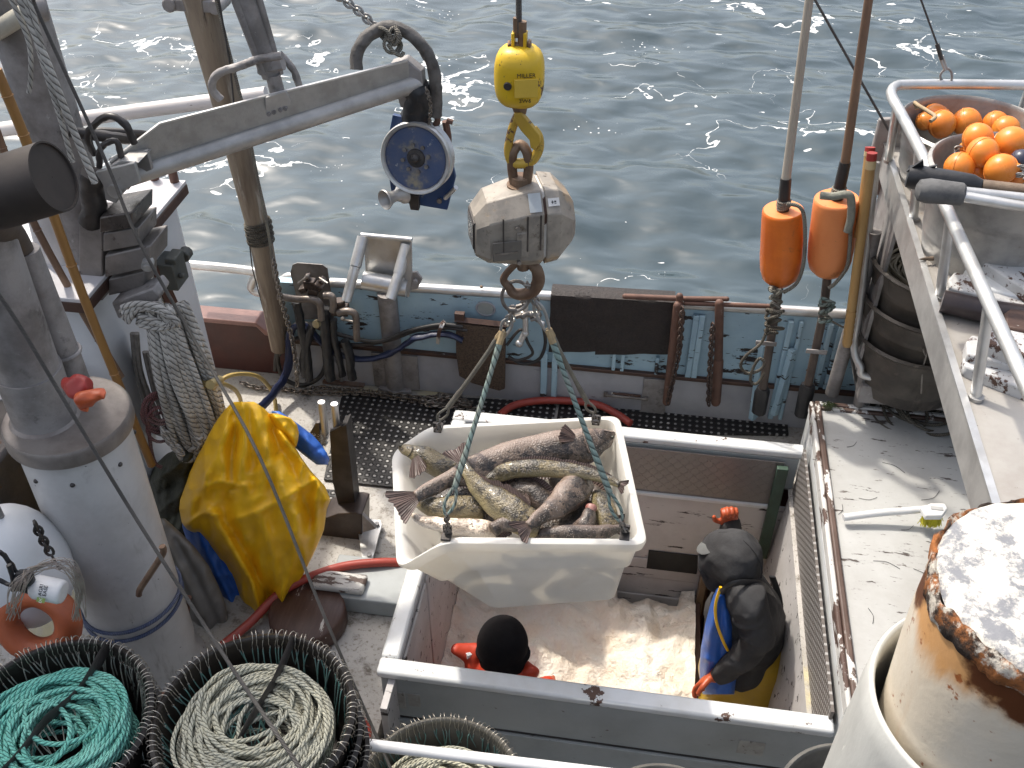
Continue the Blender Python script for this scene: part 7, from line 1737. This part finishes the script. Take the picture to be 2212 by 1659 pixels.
def worker():
    q = lambda u, v, dy=0: at(u, v, y=3.0 + dy)
    hc = q(1566, 1208, .03); floor = -1.42
    t = thing('person', 'man in charcoal hoodie and yellow and blue bib overalls standing in the fish hold', 'person', (q(1600, 1480).x, 3.0, floor))
    fd = V(-.72, .50, -.42)
    neck, chest, waist, hip = q(1596, 1262), q(1608, 1335, .02), q(1602, 1425, .03), q(1600, 1490, .04)
    LS, LE, LW = q(1620, 1300, -.15), q(1634, 1385, -.20), q(1556, 1456, -.20)
    RS, RE, RW = q(1606, 1290, .18), q(1592, 1205, .40), q(1577, 1138, .50)
    # body: one continuous figure
    b, sd, up = face(t, hc, fd)
    blob(b, [hc + V(.01, 0, -.05), neck], [.058, .062]); blob(b, [neck, chest, waist, hip], [.08, .14, .13, .14])
    blob(b, [neck - V(0, 0, .03), LS], [.07, .06]); blob(b, [neck - V(0, 0, .03), RS], [.07, .06])
    blob(b, [LS, LE, LW], [.055, .042, .03]); blob(b, [RS, RE, RW], [.055, .042, .03])
    feet = []
    for k, dx in ((-1, -.10), (1, .09)):
        hp_ = hip + V(dx*.8, k*.06, -.03); kn = V(hp_.x-.04, hp_.y, -.93); an = V(hp_.x + dx*.2, hp_.y, floor+.08)
        blob(b, [hp_, kn, an], [.085, .06, .045]); blob(b, [an, an + V(-.14, .03, -.045)], [.045, .04]); feet.append((hp_, kn, an))
    b.build('body', skin_m, t, remesh=.012, smooth=4, sharp=180)
    # hoodie: torso, sleeves and the hood as one garment
    b = MB()
    blob(b, [neck + V(0, 0, .02), q(1608, 1310, .0), chest, q(1606, 1385, .03), waist], [.10, .165, .185, .18, .17], 18)
    blob(b, [neck - V(0, 0, .02), LS + V(.0, 0, .01)], [.10, .085]); blob(b, [neck - V(0, 0, .02), RS], [.10, .085])
    blob(b, [LS, LS.lerp(LE, .5) + V(.01, 0, 0), LE, LE.lerp(LW, .5), LW + (LW-LE)*.0], [.088, .082, .078, .066, .052]); blob(b, [RS, RE, RW], [.085, .075, .055])
    hd = fd.normalized(); bk = hc - hd*.035 + V(.012, 0, .012)
    b.ell(bk, (.120, .124, .145), None, 28, 18); b.ell(bk + hd*.055 - V(.012, 0, .012), (.108, .112, .135), None, 28, 18);
    blob(b, [bk - V(0, 0, .05) - hd*.03, neck - hd*.02, neck + V(.03, 0, -.05)], [.10, .088, .12], 18)
    b.ell(q(1548, 1238, .02), (.075, .08, .085), None, 20, 12)
    for k in range(5):
        p = LE.lerp(LW, .12 + .17*k); b.torus(p, .062 - .004*k, .013, (LW-LE) + V(.05*sin(k*2), 0, .04*cos(k*3)), 20, 6)
    for k in range(3):
        p = LS.lerp(LE, .35 + .25*k); b.torus(p, .080 - .003*k, .012, (LE-LS) + V(.1*sin(k*2), 0, .05), 20, 6)
    b.jitter(.022, 8, 2); b.jitter(.010, 19, 5)
    b.build('hoodie', hoodie_m, t, remesh=.008, smooth=3, sharp=180)
    P = [bk + (up*cos(a) - hd*sin(a))*.139 for a in [(-.9 + 3.0*k/20) for k in range(21)]]; b = MB(); b.tube(P, .0035, 6); b.build('hood_seam', M('seam_dark', (.022, .021, .022), rough=.95), t)
    b = MB(); b.torus(hc + hd*.062, .086, .017, hd, 28, 8, sy=1.15); b.build('hood_edge', hoodie_m, t)
    b = MB(); br = q(1528, 1182, .03); m5 = axis_matrix(br, V(-.55, .15, 1), fd); b.lathe([(.001, .012), (.03, .007), (.048, .0), (.051, .003), (.046, .006), (.001, .016)], m5, 24); b.build('cap_brim', M('grey_brim', (.12, .125, .12), (.09, .09, .09), 9, .85), t, sub=1)
    # bib overalls: trousers, seat and the side in yellow; front bib blue with yellow binding; black braces
    b = MB()
    blob(b, [q(1650, 1375, .02), q(1634, 1420, .02), q(1618, 1470, .03), hip], [.10, .155, .185, .19], 18); blob(b, [waist + V(-.02, 0, -.02), hip + V(-.03, 0, 0)], [.175, .185], 18)
    for hp_, kn, an in feet: blob(b, [hp_ + V(0, 0, .02), kn, an + V(0, 0, .03)], [.13, .10, .085])
    b.jitter(.022, 7, 4); b.build('overalls', M('worn_yellow_oilskin', (.42, .27, .02), (.34, .22, .025), 5, .42, bump=.4, bs=9, bd=.02, chips=[((.20, .15, .05), 10, .62, .74)]), t, remesh=.010, smooth=5, sharp=180)
    drape('bib', cloth_blue, [(1270, 1549, 1560), (1285, 1541, 1568), (1310, 1533, 1578), (1350, 1523, 1586), (1400, 1514, 1592), (1440, 1511, 1594), (1470, 1512, 1590), (1500, 1518, 1586)], ((1270, 2.94), (1500, 2.86)), .075, [([(1552, 1290), (1535, 1370), (1530, 1470)], .016, 7), ([(1560, 1320), (1556, 1400), (1550, 1480)], -.012, 6), ([(1515, 1420), (1570, 1440)], .010, 6)], t, n=44, per=4, wr=.006, ws=8, seed=3)
    b = MB(); b.tube(spline([q(1557, 1268, -.14), q(1546, 1305, -.16), q(1548, 1345, -.18), q(1562, 1385, -.2), q(1572, 1405, -.2)], 5), .007, 8); b.build('binding', cloth_yellow, t)
    b = MB(); b.tube(spline([q(1556, 1282, -.14), q(1580, 1262, -.16), q(1612, 1258, -.13), q(1648, 1266, -.06), q(1676, 1310, .0), q(1684, 1365, .0)], 6), .017, 8, sq=.3); b.build('brace', tape, t)
    b = MB(); b.tube(spline([q(1668, 1245, .10), q(1682, 1290, .06), q(1686, 1350, .02)], 6), .022, 8, sq=.4); b.build('brace', tape, t)
    b = MB(); hand(b, LW + V(-.01, 0, 0), q(1500, 1484, -.2) - LW, V(0, -.4, -.8), 1.08, .45, -1); blob(b, [LW + (LE-LW)*.06, LW + V(-.01, 0, 0)], [.046, .040]); b.build('glove', glove_m, t, remesh=.005, smooth=3, sharp=180)
    b = MB(); hand(b, RW, q(1574, 1095, .52) - RW, V(.2, -.9, -.2), 1.05, 1.15, 1); blob(b, [RW + (RE-RW)*.1, RW], [.050, .042]); b.build('glove', glove_m, t, remesh=.005, smooth=3, sharp=180)
    for hp_, kn, an in feet:
        b = MB(); blob(b, [an + V(0, 0, .22), an + V(0, 0, .0)], [.075, .062]); blob(b, [an + V(.03, 0, -.03), an + V(-.17, .04, -.04)], [.052, .046]); b.build('boot', rubber, t, remesh=.012, smooth=3, sharp=180)
worker()
def crouching():
    floor = -1.42; hc = at(1087, 1388, y=2.62)
    t = thing('person', 'man in black knit cap and red jacket bending low in the fish hold', 'person', (hc.x, 2.55, floor))
    fd = V(.05, .8, -.6)
    neck = hc + V(-.0, -.10, -.12); chest = hc + V(0, -.14, -.36); hip = V(hc.x, 2.40, -.72)
    LS, RS = neck + V(-.175, -.03, -.10), neck + V(.165, -.03, -.13); LE, RE = LS + V(-.08, .10, -.28), RS + V(.06, .12, -.28); LW, RW = LE + V(.06, .24, -.10), RE + V(-.04, .24, -.12)
    b, sd, up = face(t, hc, fd)
    blob(b, [hc + V(0, -.02, -.05), neck], [.058, .064]); blob(b, [neck, chest, hip], [.085, .14, .15]); blob(b, [neck, LS], [.07, .06]); blob(b, [neck, RS], [.07, .06])
    blob(b, [LS, LE, LW], [.055, .042, .03]); blob(b, [RS, RE, RW], [.055, .042, .03]); feet = []
    for k in (-1, 1):
        hp_ = hip + V(k*.1, 0, -.03); kn = V(hp_.x + k*.03, 2.62, -1.02); an = V(hp_.x + k*.02, 2.44, floor+.08); blob(b, [hp_, kn, an], [.085, .062, .045]); blob(b, [an, an + V(0, .14, -.045)], [.045, .04]); feet.append((hp_, kn, an))
    b.build('body', skin_m, t, remesh=.012, smooth=4, sharp=180)
    b = MB(); blob(b, [neck + V(0, 0, -.01), chest, hip + V(0, 0, .12)], [.11, .19, .18], 18); blob(b, [neck - V(0, 0, .04), LS + V(.01, 0, .01)], [.09, .085]); blob(b, [neck - V(0, 0, .06), RS + V(-.01, 0, .01)], [.085, .08]); blob(b, [LS, LE, LW], [.088, .078, .055]); blob(b, [RS, RE, RW], [.088, .078, .055])
    blob(b, [neck + V(-.13, .03, .03), neck + V(-.05, .10, .0), neck + V(.06, .10, .0), neck + V(.13, .03, .02)], [.038, .034, .034, .038]); blob(b, [neck + V(-.19, .05, .10), neck + V(-.13, .06, .06)], [.03, .05]); b.jitter(.02, 9, 3)
    b.build('jacket', red_jacket, t, remesh=.010, smooth=4, sharp=180)
    b = MB(); b.tube(spline([neck + V(-.155, .03, .085), neck + V(-.11, .07, .07), neck + V(-.07, .10, .03)], 5), .016, 8); b.build('collar', white_clean, t)
    b = MB(); b.ell(hc + V(0, -.01, .012), (.112, .122, .128), None, 32, 20); b.torus(hc + V(0, -.01, -.045), .112, .013, (.05, .3, 1), 32, 8); b.ell(hc + V(0.005, -.045, -.05), (.105, .095, .10), None, 24, 16); b.jitter(.006, 9); b.build('knit_cap', black_cloth, t, remesh=.008, smooth=6, sharp=180)
    b = MB(); blob(b, [hip + V(0, 0, .08), hip], [.18, .19], 18)
    for hp_, kn, an in feet: blob(b, [hp_, kn, an + V(0, 0, .03)], [.12, .10, .085])
    b.build('trousers', M('orange_trousers', (.45, .12, .03), (.38, .1, .03), 6, .45), t, remesh=.012, smooth=4, sharp=180)
    for W_, E_, s in ((LW, LE, 1), (RW, RE, -1)):
        b = MB(); hand(b, W_, W_-E_, V(0, .2, -1), 1.05, .6, s); b.build('glove', glove_m, t, remesh=.005, smooth=3, sharp=180)
    for hp_, kn, an in feet:
        b = MB(); blob(b, [an + V(0, 0, .2), an], [.07, .06]); blob(b, [an + V(0, -.03, -.03), an + V(0, .17, -.04)], [.052, .046]); b.build('boot', rubber, t, remesh=.012, smooth=3, sharp=180)
crouching()

# ================================================================== rusty bollard close to the eye, lower right
def bollard():
    c = at(2296, 1280, z=2.5); R = .172
    t = thing('rusty_bollard', 'big cream painted steel post with a rust eaten rim close at the lower right', 'bollard', (c.x, c.y, 0))
    tt = NT('rust_streaked_cream'); v = tt.coords((1, 1, .18), False); v1 = tt.coords((1, 1, 1), False); tc = tt.n('ShaderNodeTexCoord'); sp = tt.n('ShaderNodeSeparateXYZ'); tt.l(tc.outputs['Object'], sp.inputs[0])
    col = tt.mix(tt.step(tt.noise(v1, 3, 5), .4, .7), (.66, .58, .46), (.68, .63, .54))
    near = tt.step(sp.outputs[2], 2.33, 2.48)
    st = tt.math('MULTIPLY_ADD', near, .40, tt.noise(v, 8, 6, .6)); st2 = tt.math('MULTIPLY_ADD', near, .36, tt.noise(v1, 9, 6, .6))
    col = tt.mix(tt.math('MULTIPLY', tt.step(st, .62, .84), .85), col, (.52, .24, .055))
    col = tt.mix(tt.step(st2, .74, .86), col, (.10, .035, .014))
    col = tt.mix(tt.step(tt.noise(v1, 34, 4, .6), .635, .71), col, (.30, .10, .03))
    tt.l(col, tt.b.inputs['Base Color']); tt.b.inputs['Roughness'].default_value = .42
    tt.l(tt.bump(tt.noise(v1, 14, 8), .25, .01), tt.b.inputs['Normal'])
    b = MB(); b.lathe([(R*.985, 2.478), (R*1.0, 2.44), (R*1.005, 2.38), (R*.995, 2.30), (R*.96, 2.18), (R*.92, 2.0), (R*.92, .02)], axis_matrix(V(c.x, c.y, 0), (0, 0, 1)), 96); b.build('post', tt.m, t, sharp=180)
    m2 = NT('flaking_cap'); v = m2.coords()
    col = m2.mix(m2.step(m2.noise(v, 16, 9, .76), .44, .56), (.64, .61, .54), (.20, .205, .22)); col = m2.mix(m2.step(m2.noise(v, 5, 8, .7), .60, .64), col, (.60, .57, .5)); col = m2.mix(m2.step(m2.noise(v, 13, 5), .68, .76), col, (.36, .36, .22))
    m2.l(col, m2.b.inputs['Base Color']); m2.b.inputs['Roughness'].default_value = .6; m2.l(m2.bump(m2.noise(v, 22, 9, .7), .6, .01), m2.b.inputs['Normal'])
    b = MB(); pr = [(.001, 2.512)] + [(R*k/14, 2.512 - .002*(k/14)**2) for k in range(1, 14)] + [(R*.955, 2.508), (R*.985, 2.498)]
    b.lathe(pr, axis_matrix(V(c.x, c.y, 0), (0, 0, 1)), 120); b.jitter(.004, 30); b.build('cap', m2.m, t, sharp=180)
    m3 = NT('rust_crust'); v = m3.coords()
    col = m3.mix(m3.step(m3.noise(v, 22, 8, .7), .42, .58), (.035, .022, .015), (.34, .12, .03)); col = m3.mix(m3.step(m3.noise(v, 15, 6, .7), .56, .64), col, (.60, .55, .47))
    m3.l(col, m3.b.inputs['Base Color']); m3.b.inputs['Roughness'].default_value = .8; m3.l(m3.bump(m3.noise(v, 50, 8, .7), 1.0, .01), m3.b.inputs['Normal'])
    b = MB(); b.lathe([(R*.96, 2.500), (R*.985, 2.509), (R*1.01, 2.504), (R*1.022, 2.492), (R*1.018, 2.478), (R*1.01, 2.466), (R*.985, 2.462)], axis_matrix(V(c.x, c.y, 0), (0, 0, 1)), 320)
    for i, p in enumerate(b.v):
        b.v[i] = p + mnoise.noise_vector(p*34)*.007 + mnoise.noise_vector(p*80)*.004 + V(0, 0, -.014*max(0, mnoise.noise(V(p.x*11, p.y*11, 3))))
    b.build('rust_rim', m3.m, t, sharp=180)
    s = thing('steel_collar', 'weathered grey white steel collar standing round the rusty bollard', 'collar', (c.x, c.y, 0))
    R2 = .184; b = MB(); b.lathe([(R2*.97, 1.7), (R2*.985, 2.19), (R2*.995, 2.215), (R2*1.02, 2.226), (R2*1.055, 2.218), (R2*1.075, 2.17), (R2*1.10, 2.0), (R2*1.12, 1.6), (R2*1.12, .02)], axis_matrix(V(c.x-.004, c.y, 0), (0, 0, 1)), 96)
    b.build('collar', M('weathered_white_steel', (.50, .50, .47), (.36, .36, .34), 5, .5, bump=.4, bs=30, stretch=(1, 1, .4), chips=[((.66, .65, .6), 14, .6, .66)]), s, sharp=180)
bollard()
